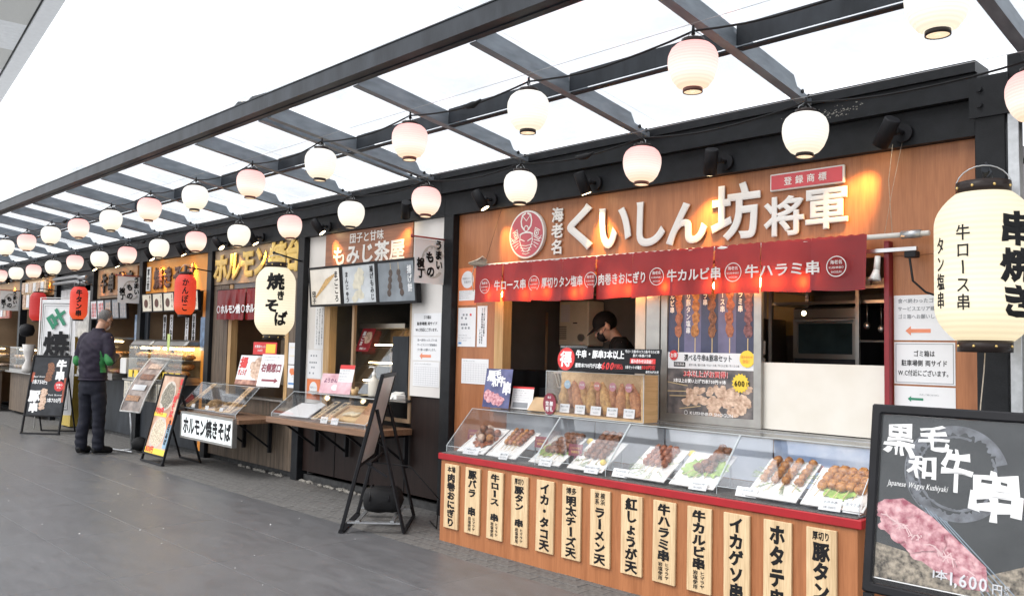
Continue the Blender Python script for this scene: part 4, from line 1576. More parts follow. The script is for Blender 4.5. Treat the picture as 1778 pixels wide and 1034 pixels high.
def lines(T, fr, u0, u1, v1, n, dv, h, m=None, d=0.004, seed=0, ragged=0.4, name='small_print'):
    """rows of tiny characters"""
    rnd = random.Random(seed)
    chars = 'このたびはご来店いただきまして誠にありがとうございますお買上の商品は店内にてお召し上がり下さい'
    mb = MB()
    for i in range(n):
        wd = (u1 - u0) * (1 - ragged * rnd.random())
        k = max(2, int(wd / (h * 1.05)))
        st = rnd.randrange(0, 20)
        s_ = (chars * 3)[st:st + k]
        htext(mb, fr, s_, u0, v1 - i * dv, h, align='l', d=d)
    return mb.build(name, m or PRG, T)


FN = Fr((0, W, 0))
# orange dining notice A
T, d = paper(FN, -5.605, -5.375, 1.76, 2.075, 'orange and white notice with a white disc, top left of the skewer window', PRO)
q = MB().fbox(FN, -5.595, -5.385, 1.80, 1.885, d + .0002, d + .001)
q.disc(FN, -5.49, 1.975, 0.078, 0.072, d + 0.001, d + .0002)
q.build('white_field', PAPER, T)
mb = MB()
htext(mb, FN, '特設販売スペース', -5.49, 1.985, 0.02, width=0.13, d=d + .0012)
htext(mb, FN, '営業許可', -5.49, 1.955, 0.022, d=d + .0012)
mb.build('lettering', PRG, T)
lines(T, FN, -5.59, -5.40, 1.875, 4, 0.018, 0.010, d=d + .0012, seed=1)
# pictogram sheet B
T, d = paper(FN, -5.60, -5.375, 1.415, 1.74, 'white notice with rows of small pictograms below the orange notice')
q, q2, q3 = MB(), MB(), MB()
for (u, v, m__) in ((-5.53, 1.68, q), (-5.49, 1.68, q), (-5.44, 1.68, q2), (-5.55, 1.655, q), (-5.50, 1.65, q), (-5.55, 1.60, q), (-5.52, 1.60, q), (-5.49, 1.60, q), (-5.54, 1.57, q), (-5.50, 1.57, q), (-5.46, 1.57, q)):
    m__.fbox(FN, u - 0.011, u + 0.011, v - 0.009, v + 0.009, d + .0003, d + .001)
q3.fbox(FN, -5.59, -5.55, 1.435, 1.452, d + .0003, d + .001)
q.build('pictogram', PRG, T)
q2.build('pictogram', PRR, T)
q3.build('pictogram', PRB, T)
lines(T, FN, -5.59, -5.40, 1.51, 3, 0.022, 0.011, d=d + .001, seed=2)
# vertical text C
T, d = paper(FN, -5.355, -5.235, 1.415, 1.75, 'narrow white notice with three vertical lines of black text')
mb = MB()
vtext(mb, FN, 'ゴミのお捨しは各店舗に', -5.27, 1.735, 1.50, 0.017, d=d, bold=0.01)
vtext(mb, FN, 'ゴミ箱は駐車場側トイレ付近に', -5.295, 1.735, 1.44, 0.017, d=d, bold=0.01)
vtext(mb, FN, 'ございます', -5.32, 1.56, 1.44, 0.017, d=d, bold=0.01)
mb.build('lettering', PRK, T)
# table sheet D
T, d = paper(FN, -5.54, -5.205, 1.11, 1.315, 'white sheet printed with a pale timetable, left of the skewer window')
q = MB()
for i in range(9):
    q.fbox(FN, -5.52, -5.225, 1.128 + i * 0.0185, 1.129 + i * 0.0185, d + .0003, d + .0006)
for i in range(10):
    q.fbox(FN, -5.52 + i * 0.0327, -5.519 + i * 0.0327, 1.128, 1.277, d + .0007, d + .001)
q.build('table_lines', PRG, T)
lines(T, FN, -5.52, -5.35, 1.297, 1, .02, 0.011, d=d + .001, seed=4)
# right-hand notices
T, d = paper(FN, -1.95, -1.64, 1.495, 1.735, 'white notice with grey text and an orange arrow, right of the red upright', t=.001)
mb = MB()
for i, s_ in enumerate(('食べ終わったゴミは', 'サービスエリア建物横', 'ゴミ箱へお願いします')):
    htext(mb, FN, s_, -1.93, 1.705 - 0.042 * i, 0.026, align='l', width=0.24, d=d, bold=0.01)
mb.build('lettering', PRG, T)


def arrow(fr, u0, u1, v, h, d, m, T, left=True):
    a, b = (u0, u1) if left else (u1, u0)
    k = (b - a) * 0.22
    pts = [(a, v), (a + k, v + h / 2), (a + k, v + h * 0.2), (b, v + h * 0.2), (b, v - h * 0.2), (a + k, v - h * 0.2), (a + k, v - h / 2)]
    if left:
        pts.reverse()
    MB().poly(fr, pts, d + 0.0012, d + 0.0003).build('arrow', m, T)


ARO = mat('salmon_print', (0.75, 0.25, 0.13), 0.5)
arrow(FN, -1.89, -1.76, 1.545, 0.05, d, ARO, T)
T, d = paper(FN, -1.95, -1.64, 1.262, 1.485, 'framed white notice about the rubbish bins on the orange wood at right', t=.001)
q = MB().frame(FN, -1.942, -1.648, 1.270, 1.477, 0.003, d + .0002, d + .001)
q.build('border', PRG, T)
mb = MB()
htext(mb, FN, 'ゴミ箱は', -1.795, 1.425, 0.034, width=0.11, d=d, bold=0.018)
htext(mb, FN, '駐車場側 両サイド', -1.795, 1.375, 0.034, width=0.235, d=d, bold=0.018)
htext(mb, FN, 'W.C付近にございます。', -1.795, 1.322, 0.034, width=0.272, d=d, bold=0.018)
mb.build('lettering', PRK, T)
T, d = paper(FN, -1.95, -1.64, 1.02, 1.252, 'pale notice with a green arrow partly hidden by the dark menu board', t=.001)
arrow(FN, -1.88, -1.80, 1.185, 0.03, d, PRGN, T)
lines(T, FN, -1.82, -1.68, 1.21, 1, .02, .010, d=d + .001, seed=5)

# ================================================================== window poster of five skewers
PN = mat('poster_navy', (0.045, 0.05, 0.10), 0.35, var=0.2, scale=10)
PN2 = mat('poster_violet_grey', (0.13, 0.12, 0.21), 0.35, var=0.2, scale=10)
PGR = mat('poster_grill_photo', (0.06, 0.065, 0.08), 0.4, var=0.4, scale=12, col2=(0.22, 0.19, 0.18))
fp = Fr((0, 4.725, 0))
T, d = paper(fp, -3.438, -2.797, 0.985, 1.90, 'tall window poster with five meat skewers above a photo of pork on the grill', m=PN, name='window_poster', cat='poster', t=0.0015)
q = MB()
for i in (1, 3):
    q.fbox(fp, -3.438 + i * 0.128, -3.438 + (i + 1) * 0.128, 1.405, 1.90, d + .0002, d + .0008)
q.build('backdrop', PN2, T)
MB().fbox(fp, -3.438, -2.797, 1.30, 1.405, d + .0002, d + .001).build('text_band', PAPER, T)
MB().fbox(fp, -3.438, -2.797, 0.985, 1.299, d + .0002, d + .001).build('grill_photo', PGR, T)
names5 = ['牛カルビ串', '厚切り豚タン塩串', '豚バラ串', '牛ロース串', '牛ハラミ串']
mm5 = [MEATR, MEATO, MEATB, MEATR, mat('dark_plum_meat', (0.10, 0.03, 0.035), 0.4, var=0.4, scale=40, bump=.4, col2=(.30, .12, .12))]
mbt = MB()
sk = MB()
for i in range(5):
    u = -3.438 + 0.128 * (i + 0.66)
    sk.fbox(fp, u - 0.003, u + 0.003, 1.407, 1.50, d + .0015, d + .002)
    q = MB()
    for k in range(5):
        q.disc(fp, u + random.uniform(-.006, .006), 1.86 - k * 0.078, 0.030, 0.045, d + 0.0022 + k * 0.0002, n=16, jit=0.16)
    q.build('skewer_picture', mm5[i], T)
    vtext(mbt, fp, names5[i], u - 0.052, 1.885, 1.885 - 0.045 * len(names5[i]), 0.036, bold=0.03, d=d + 0.0035)
sk.build('stick_picture', BAMB, T)
mbt.build('lettering', PRW, T)
mb = MB()
htext(mb, fp, '選べる牛串&豚串セット', -3.13, 1.372, 0.046, width=0.36, d=d + .0012, bold=0.022)
htext(mb, fp, '豚タン串／豚バラ串／牛ロース串／牛カルビ串／牛ハラミ串', -3.085, 1.326, 0.017, width=0.37, d=d + .0012)
mb.fbox(fp, -3.39, -3.30, 1.312, 1.342, d + .0011, d + .0016)
mb.build('lettering', PRK, T)
mb = MB()
htext(mb, fp, '対象商品', -3.345, 1.327, 0.021, width=0.08, d=d + .002)
htext(mb, fp, 'KUISHINBO SHOGUN', -3.10, 1.018, 0.028, width=0.32, d=d + .004, bold=0.02)
htext(mb, fp, '3本以上お買い上げで1本700円→1本', -3.19, 1.222, 0.028, width=0.40, d=d + .0048, bold=0.05)
htext(mb, fp, '3本以上がお買得！', -3.13, 1.268, 0.044, width=0.36, d=d + .0048, bold=0.06)
mb.ring(fp, -3.29, 1.018, .014, .014, .003, d + .004, 16)
mb.build('lettering', PRW, T)
mb = MB()
htext(mb, fp, '3本以上がお買得！', -3.13, 1.268, 0.044, width=0.36, d=d + .0068, bold=0.02)
mb.build('lettering', PRR, T)
mb = MB()
htext(mb, fp, '600', -2.895, 1.222, 0.048, width=0.075, d=d + .0068, bold=0.03)
htext(mb, fp, '円', -2.835, 1.218, 0.03, d=d + .0068)
mb.build('lettering', PRK, T)


def star(fr, cu, cv, r, d, n=16, k=0.82):
    pts = []
    for i in range(n * 2):
        a = PI * i / n
        rr = r if i % 2 else r * k
        pts.append((cu + rr * math.cos(a), cv + rr * math.sin(a)))
    return MB().poly(fr, pts, d)


star(fp, -2.89, 1.222, 0.062, d + .0045).build('yellow_burst', PRY, T)
star(fp, -3.39, 1.385, 0.036, d + .0045).build('red_burst', PRR, T)
MB().disc(fp, -2.845, 1.372, 0.052, 0.052, d + .0045).build('yellow_disc', PRY, T)
mb = MB()
htext(mb, fp, 'お得', -3.39, 1.385, 0.032, width=0.05, d=d + .005, bold=.02)
mb.build('lettering', PRW, T)
mb = MB()
htext(mb, fp, '組み合わせ', -2.845, 1.385, 0.018, width=0.08, d=d + .005)
htext(mb, fp, '自由！', -2.845, 1.358, 0.026, width=0.06, d=d + .005)
mb.build('lettering', PRO, T)
q = MB()
for i in range(5):
    q.fbox(Fr((0, 4.725, 0), 0, 0, 0.25), -3.36, -3.2, 1.055 + i * 0.045 + 0.78, 1.0585 + i * 0.045 + .78, d + .0012, d + .0016) if False else None
for (u0, v0, u1, v1) in ((-3.438, 1.21, -3.28, 1.19), (-3.438, 1.15, -3.27, 1.155), (-3.42, 1.12, -3.28, 1.125), (-3.34, 1.04, -3.18, 1.065)):
    stroke(q, fp, [(u0, v0), (u1, v1)], 0.005, d + .0014)
q.build('stick_picture', BAMB, T)
q = MB()
for k in range(60):
    u, v = random.uniform(-3.29, -2.83), random.uniform(1.015, 1.195)
    if u < -3.1 and v < 1.08:
        continue
    q.disc(fp, u, v, random.uniform(.022, .045), random.uniform(.018, .032), d + 0.0016 + k * 0.00003, n=14, jit=0.22, rot=random.uniform(-.4, .4))
q.build('pork_picture', MEATP, T)

# ================================================================== counter of stall 1
CT = thing('counter', 'long orange wood counter with red rim and thirteen pale name boards', 'counter', (-3.42, 4.4, 0))
MB().box(-4.99, -1.86, 4.075, 4.705, -0.008, 0.583).build('counter_body', WOODO, CT, bevel=0.003)
MB().box(-5.01, -1.835, 4.060, 4.715, 0.585, 0.630).build('red_rim', RED, CT, bevel=0.004)
MESH = mat('grey_mesh_mat', (0.10, 0.095, 0.09), 0.6, var=0.6, scale=160)
MB().box(-4.98, -1.86, 4.07, 4.70, 0.6305, 0.636).build('mesh_mat', MESH, CT)
plq = [(-4.85, '本場', '肉巻おにぎり', '', 'first'), (-4.62, '', '豚バラ 串', 'h', ''), (-4.385, '', '牛ロース 串', 'h', ''), (-4.145, '厚切り', '豚タン 串', 'h', ''), (-3.91, '', 'イカ・タコ天', '', ''),
       (-3.68, '博多', '明太チーズ天', '', ''), (-3.445, '横浜家系', 'ラーメン天', '', ''), (-3.205, '', '紅しょうが天', '', ''), (-2.972, '', '牛ハラミ串', 'h', ''), (-2.738, '', '牛カルビ串', 'h', ''),
       (-2.505, '', 'イカゲソ串', '', ''), (-2.27, '', 'ホタテ串', '', ''), (-2.035, '厚切り', '豚タン串', '', '')]
fc = Fr((0, 4.075, 0))
for x, head_, body, tail, _ in plq:
    f1 = Fr((x, 4.075, 0.332), 0, 0, random.uniform(-0.008, 0.008))
    P1 = MB().fbox(f1, -0.078, 0.078, -0.228, 0.228, 0.001, 0.016).build('name_board', WOODP, CT, bevel=0.002)
    P1['label'] = 'pale wooden name board, brush lettering reading %s' % (head_ + body).replace(' ', '')
    mb = MB()
    top = 0.215
    if head_:
        if len(head_) == 4:
            vtext(mb, f1, head_[:2], 0.022, top, top - 0.075, 0.036, d=0.016, bold=0.03)
            vtext(mb, f1, head_[2:], -0.022, top, top - 0.075, 0.036, d=0.016, bold=0.03)
            top -= 0.085
        else:
            htext(mb, f1, head_, 0, top - 0.022, 0.044, width=0.09, d=0.016, bold=0.04)
            top -= 0.05
    bot = -0.215
    if tail:
        vtext(mb, f1, 'ヒマラヤ', 0.024, -0.11, -0.205, 0.030, d=0.016, bold=0.03)
        vtext(mb, f1, '岩塩使用', -0.020, -0.11, -0.212, 0.032, d=0.016, bold=0.03)
        bot = -0.105
    n_ = len(body)
    if tail or x < -2.6 or True:
        vtext(mb, f1, body, 0, top, bot, 0.088, d=0.016, bold=0.075 if (top - bot) / n_ * .98 < .08 else .05, wob=0.05)
    mb.build('lettering', INK, P1)

# ---- long clear case on the counter
CS = thing('display_case', 'long clear acrylic display case with sloping front on the red-rimmed counter', 'display case', (-3.4, 4.4, 0.64))
zb, zt, yf, ym, yb = 0.640, 0.945, 4.09, 4.33, 4.70
secs = [-4.955, -4.04, -3.435, -2.65, -1.862]
ACE = mat('acrylic_edge', (0.55, 0.60, 0.62), 0.15, var=0.05, spec=0.8)
for i in range(4):
    a, b = secs[i] + 0.002, secs[i + 1] - 0.002
    MB().hexa([(a, yf, zb), (b, yf, zb), (b, yf + .003, zb), (a, yf + .003, zb), (a, yf, zb + 0.045), (b, yf, zb + 0.045), (b, yf + .003, zb + .045), (a, yf + .003, zb + .045)]).build('front_lip', ACRY, CS)
    MB().hexa([(a, yf, zb + .047), (b, yf, zb + .047), (b, yf + .004, zb + .047), (a, yf + .004, zb + .047), (a, ym, zt), (b, ym, zt), (b, ym + .004, zt), (a, ym + .004, zt)]).build('sloping_pane', ACRY, CS)
    MB().box(a, b, ym + .006, yb, zt, zt + 0.003).build('top_pane', ACRY, CS)
    MB().bar((a + .001, yf + 0.002, zb + .048), (a + .001, ym, zt + .001), 0.003).bar((b - .001, yf + .002, zb + .048), (b - .001, ym, zt + .001), 0.003).bar((a, ym, zt + .004), (b, ym, zt + .004), 0.003).bar((a, yf - .001, zb + .046), (b, yf - .001, zb + .046), 0.0025).build('pane_edge', ACE, CS)
for x in secs:
    m_ = MB()
    pts = [(x - .0015, yf + .005, zb + .002), (x - .0015, yb, zb + .002), (x - .0015, yb, zt - .002), (x - .0015, ym + .003, zt - .002), (x - .0015, yf + .005, zb + .046)]
    m_.add(pts + [(p[0] + .003, p[1], p[2]) for p in pts], [(0, 1, 2, 3, 4), (9, 8, 7, 6, 5), (0, 5, 6, 1), (1, 6, 7, 2), (2, 7, 8, 3), (3, 8, 9, 4), (4, 9, 5, 0)])
    m_.build('end_pane', ACRY, CS)
    MB().bar((x, yf + .004, zb + .003), (x, yf + .004, zb + .045), 0.003).build('pane_edge', ACE, CS)


for i in range(4):
    MB().box(secs[i] + .006, secs[i + 1] - .006, 4.690, 4.697, .642, .938).build('back_panel', mat('pale_case_back', (.60, .64, .70), .3, var=.15, scale=4, col2=(.74, .77, .82)) if i < 3 else mat('blue_white_case_back', (.30, .42, .68), .3, var=.1, scale=5, col2=(.78, .82, .90)), CS)
# ---- plates of food
def plate_frame(x, y=4.30, z=0.655, yaw=0.42, tilt=1.28):
    return Fr((x, y, z), yaw, 0), tilt


class PF(Fr):
    """frame lying back: u across, v up the slope, d off the plate"""
    def __init__(s, o, yaw, slope):
        s.o = Vector(o)
        c, n = math.cos(yaw), math.sin(yaw)
        s.R = Vector((c, n, 0))
        back = Vector((-n, c, 0))
        s.U = back * math.cos(slope) + Vector((0, 0, math.sin(slope)))
        s.N = s.R.cross(s.U)


def ell_on(mb, f, u, v, d, ru, rv, rd, n=10, m=6, jit=0.12, rot=0.0, sq=1.0):
    vs_, fs = [], []
    for i in range(m + 1):
        th = PI * i / m
        for k in range(n):
            a = 2 * PI * k / n
            j = 1 + random.uniform(-jit, jit)
            ca, sa, st_ = math.cos(a), math.sin(a), math.sin(th)
            ca, sa, st_ = math.copysign(abs(ca) ** sq, ca), math.copysign(abs(sa) ** sq, sa), abs(st_) ** sq
            X, Y = ru * st_ * ca * j, rv * st_ * sa * j
            vs_.append(f.p(u + X * math.cos(rot) - Y * math.sin(rot), v + X * math.sin(rot) + Y * math.cos(rot), d - rd * math.cos(th) * j))
    for i in range(m):
        for k in range(n):
            fs.append((i * n + k, i * n + (k + 1) % n, (i + 1) * n + (k + 1) % n, (i + 1) * n + k))
    mb.add(vs_, fs, True)


def skewer(T, f, u, v0, rot, chunks, m, cr, d=0.018, stick=0.25, flat=0.7, name='skewer'):
    """stick with separate chunks; v0 is the low end of the meat"""
    c, s_ = math.cos(rot), math.sin(rot)
    L_ = sum(c_[1] for c_ in chunks) * 2 * 0.97

    def q(t, w=0.0, h=0.0):
        return f.p(u + t * -s_ + w * c, v0 + t * c + w * s_, d + h)
    st = MB().tube([q(-0.055), q(L_ + 0.008)], [0.0025, 0.0022], 5).build(name, BAMB, T)
    t = 0
    for (ru, rv) in chunks:
        mb = MB()
        cc = (u - s_ * (t + rv), v0 + c * (t + rv))
        ell_on(mb, f, cc[0], cc[1], d + 0.001, ru * random.uniform(.85, 1.12), rv * 1.03, cr * flat, 14, 9, 0.10, rot + random.uniform(-.15, .15), .72)
        mb.build('meat_piece', m, st)
        t += rv * 2 * 0.97
    return st


def leaf(T, f, cu, cv, r, m=LETTU, name='lettuce_leaf', d=0.004):
    vs_, fs = [f.p(cu, cv, d)], []
    n_ = 30
    for ring in (0.55, 1.0):
        for k in range(n_):
            a = 2 * PI * k / n_
            rr = r * ring * (1 + 0.14 * math.sin(k * 2.1 + cu * 30) * ring)
            vs_.append(f.p(cu + rr * math.cos(a), cv + rr * math.sin(a) * 0.9, d + 0.010 * ring * abs(math.sin(k * 1.7)) + 0.002))
    for k in range(n_):
        fs.append((0, 1 + k, 1 + (k + 1) % n_))
        fs.append((1 + k, 1 + n_ + k, 1 + n_ + (k + 1) % n_, 1 + (k + 1) % n_))
    MB().add(vs_, fs, True).build(name, m, T)


def sprigs(T, f, cu, cv, ru, rv, n_=16):
    mb = MB()
    for _ in range(n_):
        a = random.uniform(0, PI * 2)
        u, v = cu + ru * 0.5 * math.cos(a), cv + rv * 0.5 * math.sin(a)
        e = (u + ru * 0.7 * math.cos(a), v + rv * 0.7 * math.sin(a))
        mb.tube([f.p(u, v, .006), f.p(*e, .012)], 0.0012, 4)
        for t in (0.25, 0.5, 0.75, 0.95):
            for s_ in (-1, 1):
                b = (u + (e[0] - u) * t, v + (e[1] - v) * t)
                w = (b[0] + 0.012 * math.cos(a + s_ * 0.7), b[1] + 0.012 * math.sin(a + s_ * 0.7))
                mb.tube([f.p(*b, .008 + t * .004), f.p(*w, .012 + t * .004)], [0.0014, 0.0005], 4)
    struct(mb.build('herb_sprig', HERB, T), 'stuff')


def plate(x, label, w_=0.245, l_=0.25, yaw=None, y=4.125, slope=0.56):
    f = PF((x, y, 0.650), random.uniform(-.05, .03) if yaw is None else yaw, slope)
    f.R, f.U, f.N = f.R * 1.15, f.U * 1.17, f.N * 1.25
    T = thing('food_plate', label, 'plate of food', f.o)
    m_ = MB().fbox(f, -w_ / 2, w_ / 2, 0, l_, 0, 0.005)
    m_.build('plate', PLATE, T, bevel=0.002)
    MB().frame(f, -w_ / 2 - .004, w_ / 2 + .004, -.004, l_ + .004, 0.008, 0.004, 0.009).build('plate_rim', PLATE, T)
    m2 = MB()
    for u in (-w_ / 2 + 0.02, w_ / 2 - 0.02):
        a = f.p(u, l_ - 0.03, -0.001)
        m2.bar(a, (a.x, a.y, 0.638), 0.008)
    m2.build('plate_prop', ACE, T)
    return T, f


def card(x, y, label, w_=0.105, h_=0.055, yaw=0.08, tilt=0.5, m=None, text=None, z=0.64, tm=None, grp='white price cards in the long display case'):
    f = Fr((x, y, z), yaw, tilt)
    T = thing('price_card', label, 'price card', f.o, grp)
    MB().fbox(f, -w_ / 2, w_ / 2, 0, h_, 0, 0.002).build('card', m or PAPER, T)
    mb = MB()
    htext(mb, f, text or '牛串', 0, h_ * 0.68, h_ * 0.28, d=0.002, bold=0.02)
    htext(mb, f, '1本 700円', 0, h_ * 0.27, h_ * 0.22, d=0.002)
    mb.build('lettering', tm or PRG, T)
    return T


T, f = plate(-4.72, 'plate of round meat-wrapped rice balls and quail eggs at the left end of the case')
q = MB()
for (u, v, d_, r_, m__) in ((-.04, .15, .03, .032, MEATB), (.03, .17, .03, .034, MEATB), (-.01, .21, .028, .028, MEATP), (.0, .12, .028, .027, MEATP), (-.05, .20, .028, .026, MEATP), (.07, .13, .026, .026, MEATO), (0.0, .165, .06, .028, MEATB), (.08, .19, .024, .024, MEATR)):
    mb = MB()
    ell_on(mb, f, u, v, d_, r_, r_, r_ * 0.9, 14, 10, 0.03)
    mb.build('rice_ball', m__, T)
leaf(T, f, .02, .14, .095, MEATR, 'dark_leaf')
T, f = plate(-4.40, 'plate of reddish pork skewers second from the left in the case')
for i in range(4):
    skewer(T, f, -.05 + i * .035, .11, 0.12 - i * 0.06, [(.017, .019)] * 4, MEATR if i % 2 else MEATO, 0.02)
T, f = plate(-3.985, 'plate of dark brown beef skewers on lettuce with a small red sign behind')
leaf(T, f, -.05, .12, .07)
leaf(T, f, .06, .14, .06)
for i in range(4):
    skewer(T, f, -.06 + i * .042, .09, -0.25 + i * 0.03, [(.021, .024)] * 4, MEATB, 0.024)
T, f = plate(-3.63, 'plate of three thick brown beef skewers with herb sprigs and lemon')
sprigs(T, f, 0, .11, .10, .08, 14)
for i in range(3):
    skewer(T, f, -.05 + i * .05, .09, 0.05, [(.024, .020)] * 6, MEATB, 0.024)
mb = MB()
ell_on(mb, f, .085, .07, .015, .018, .018, .014, 10, 6, 0.02)
mb.build('lemon_slice', PRY, T)
T, f = plate(-3.165, 'plate of four square-cut reddish skewers in a neat block on green sprigs')
sprigs(T, f, 0, .11, .12, .09, 20)
for i in range(4):
    skewer(T, f, -.057 + i * .038, .10, 0.0, [(.0175, .020)] * 4, MEATR, 0.02, flat=0.9)
T, f = plate(-2.835, 'plate of crossed dark beef skewers piled on bright green lettuce')
leaf(T, f, -.04, .13, .075)
leaf(T, f, .06, .14, .07)
for i, (u, r_) in enumerate(((-.02, -.6), (.0, -.15), (.045, .1))):
    skewer(T, f, u, .09 + i * .006, r_, [(.021, .022)] * 5, MEATB, 0.024, d=0.018 + 0.018 * (i == 0))
T, f = plate(-2.345, 'plate of four slim glazed squid skewers standing apart on herbs', l_=.27)
sprigs(T, f, 0, .15, .13, .10, 26)
for i in range(4):
    skewer(T, f, -.085 + i * .055 + (.01 if i > 2 else 0), .10, -0.03, [(.019, .018)] * 5, MEATO, 0.022, stick=.3)
T, f = plate(-2.015, 'plate of plump glazed scallop skewers on lettuce at the right end of the case', w_=0.27)
leaf(T, f, .0, .12, .08)
leaf(T, f, .06, .18, .06)
for i in range(5):
    skewer(T, f, -.085 + i * .042, .10 + (i % 2) * .008, -0.12, [(.023, .026)] * 3, MEATO, 0.026)
card(-4.70, 4.10, 'white price card before the meat-wrapped rice balls', text='肉巻おにぎり', w_=0.15, z=.645)
card(-4.36, 4.10, 'white price card before the reddish pork skewers', text='豚バラ串', w_=.08, z=.645)
card(-3.96, 4.10, 'white price card before the dark beef skewers on lettuce', text='牛ロース串', z=.645)
card(-3.56, 4.10, 'white price card before the beef skewers with lemon', text='厚切り豚タン串', z=.645)
card(-3.35, 4.12, 'white price card at the left of the square-cut reddish skewers', text='牛ハラミ串', w_=.11, z=.645)
card(-2.78, 4.10, 'white price card before the crossed dark beef skewers', text='牛カルビ串', w_=.11, z=.645)
card(-2.49, 4.12, 'white price card at the left of the squid skewers', text='イカゲソ串', w_=.12, z=.645)
card(-2.015, 4.10, 'white price card before the scallop skewers', text='ホタテ串', w_=.11, h_=.065, z=.645)
card(-1.91, 4.12, 'pale price card at the right end beside the scallops', text='ホタテ串', w_=.09, h_=.065, z=.645)
DKR = mat('wine_red_card', (0.22, 0.03, 0.05), 0.5)
for x, y, z, lb in ((-4.90, 4.30, 0.72, 'wine red sign standing at the far left inside the case'), (-4.19, 4.30, 0.73, 'wine red sign between the pork and the dark beef plates'), (-3.80, 4.22, 0.72, 'wine red sign right of the dark beef skewers')):
    f = Fr((x, y, z), 0.25, 0.2)
    T = thing('small_sign', lb, 'small sign', f.o)
    MB().fbox(f, -.05, .05, 0, .075, 0, .003).fbox(f, -.004, .004, -(z - .64), 0, -.002, .001).build('plate', DKR, T)
    mb = MB()
    htext(mb, f, 'とろける旨さ', 0, .05, .014, width=.08, d=.003, bold=.02)
    htext(mb, f, '数量限定', 0, .025, .018, width=.06, d=.003, bold=.02)
    mb.build('lettering', mat('gold_print', (0.7, 0.45, 0.15), 0.5), T)
for x, y, lb in ((-4.54, 4.40, 'beside the rice balls'), (-3.83, 4.40, 'behind the dark beef skewers'), (-3.02, 4.40, 'behind the square-cut skewers'), (-2.21, 4.40, 'behind the squid skewers'), (-1.895, 4.40, 'behind the scallop skewers')):
    f = Fr((x, y, 0.80), 0.2, 0.5)
    mb = MB().disc(f, 0, 0, .026, .022, .002, 0)
    mb.bar(f.p(0, -.02, 0), (x, y - .01, .64), .003)
    yel = x in (-3.83, -3.02)
    tag(mb.build('round_tag', PRY if yel else DKR), '%s round tag on a pin %s' % ('yellow' if yel else 'dark', lb), 'tag')

# ---- things standing on the case top
f = Fr((-4.90, 4.52, 0.951), 0.10, 0.16)
T = thing('standing_poster', 'small dark blue standing poster with white brush kanji and raw beef', 'poster', f.o)
NV = mat('poster_blue', (0.05, 0.055, 0.16), 0.3, var=0.35, scale=9, col2=(0.13, 0.14, 0.30))
MB().fbox(f, -.135, .135, 0, .30, 0, .003).build('panel', NV, T)
mb = MB()
put(mb, f, '黒', -.075, .245, .085, d=.003, bold=.05, wob=.05)
put(mb, f, '毛', -.01, .262, .07, d=.003, bold=.05, wob=.05)
put(mb, f, '和', -.03, .195, .07, d=.003, bold=.05, wob=.05)
put(mb, f, '牛', .035, .205, .08, d=.003, bold=.05, wob=.05)
put(mb, f, '串', .095, .155, .10, w=.09, d=.003, bold=.05, wob=.05)
mb.build('lettering', PRW, T)
mb = MB()
for k in range(12):
    mb.disc(f, -.10 + .013 * k + random.uniform(-.02, .02), .10 - .005 * k + random.uniform(-.02, .02), .035, .026, .0035 + k * .0001, n=12, jit=.2)
mb.build('beef_picture', RAW, T)
f = Fr((-4.70, 4.60, 0.951), 0.15, 0.2)
T = thing('menu_stand', 'small white menu card in a stand beside the dark blue poster', 'menu card', f.o)
MB().fbox(f, -.10, .10, .0, .17, 0, .003).build('card', PAPER, T)
MB().fbox(f, -.10, .10, .155, .17, .0032, .004).build('red_strip', PRR, T)
MB().fbox(f, -.08, .06, .01, .05, .0032, .005).build('dark_label', PRG, T)
lines(T, f, -.09, .09, .14, 5, .018, .011, d=.0034, seed=9, ragged=.2)
bg_ = MB()
for k in range(9):
    x = -4.53 + k * .022
    f = Fr((x, 4.56, .951), 0.3, 0.9 + k * .06)
    bg_.fbox(f, -.05, .05, 0, .15, 0, .002)
tag(bg_.build('paper_bags', mat('kraft_paper', (0.45, 0.33, 0.20), 0.7), bevel=0), 'fan of brown paper bags lying on the case by the menu card', 'paper bags')
T = thing('black_tray', 'shallow black tray beside the paper bags in the kitchen window', 'tray', (-4.33, 4.62, .951))
MB().lathe((-4.33, 4.62, .951), [(0.0001, 0.002), (.07, .004), (.085, .02), (.08, .02), (.068, .006), (.0001, .005)], 20).build('tray', BLACK2, T)

# fried food case
f = Fr((-3.82, 4.43, 0.951), 0.0, 0.0)
T = thing('fried_food_case', 'wooden-backed clear case holding a row of standing fried pieces', 'display case', f.o)
MB().fbox(f, -.42, .42, 0, .015, -.13, .02).build('base', WOODL, T)
MB().fbox(f, -.42, .42, .016, .30, -.135, -.12).build('back_board', WOODL, T)
MB().fbox(f, .405, .42, .016, .295, -.119, .02).build('side_board', WOODL, T)
MB().fbox(f, -.43, .43, .0, .305, .022, .025).build('front_pane', ACRY, T)
MB().fbox(f, -.43, -.427, .0, .305, -.135, .021).build('side_pane', ACRY, T)
MB().frame(f, -.431, .431, -.001, .306, .003, .0255, .028).build('pane_edge', ACE, T)
for i in range(6):
    u = -.34 + i * .128
    mm = [FRY, FRYR, FRY, FRY, FRYR, FRYR][i]
    mb = MB()
    pts, rs = [], []
    for k in range(9):
        t = k / 8
        pts.append(f.p(u - .035 + .07 * t if i % 2 else u + .01 - .0 * t, .03 + .21 * (1 - t) if True else 0, -.06))
        rs.append(.010 + .034 * math.sin(min(1, t * 1.15) * PI * .62) + random.uniform(-.004, .004))
    mb.tube(pts, rs, 12)
    fr_ = mb.build('fried_piece', mm, T)
    mb = MB()
    pts = [f.p(u + .03 + .03 * t, .05 + .17 * (1 - t), -.085) for t in [k / 6 for k in range(7)]]
    mb.tube(pts, [.008, .022, .028, .032, .034, .03, .012], 10)
    mb.build('fried_piece', FRY if mm is FRYR else FRYR, T)
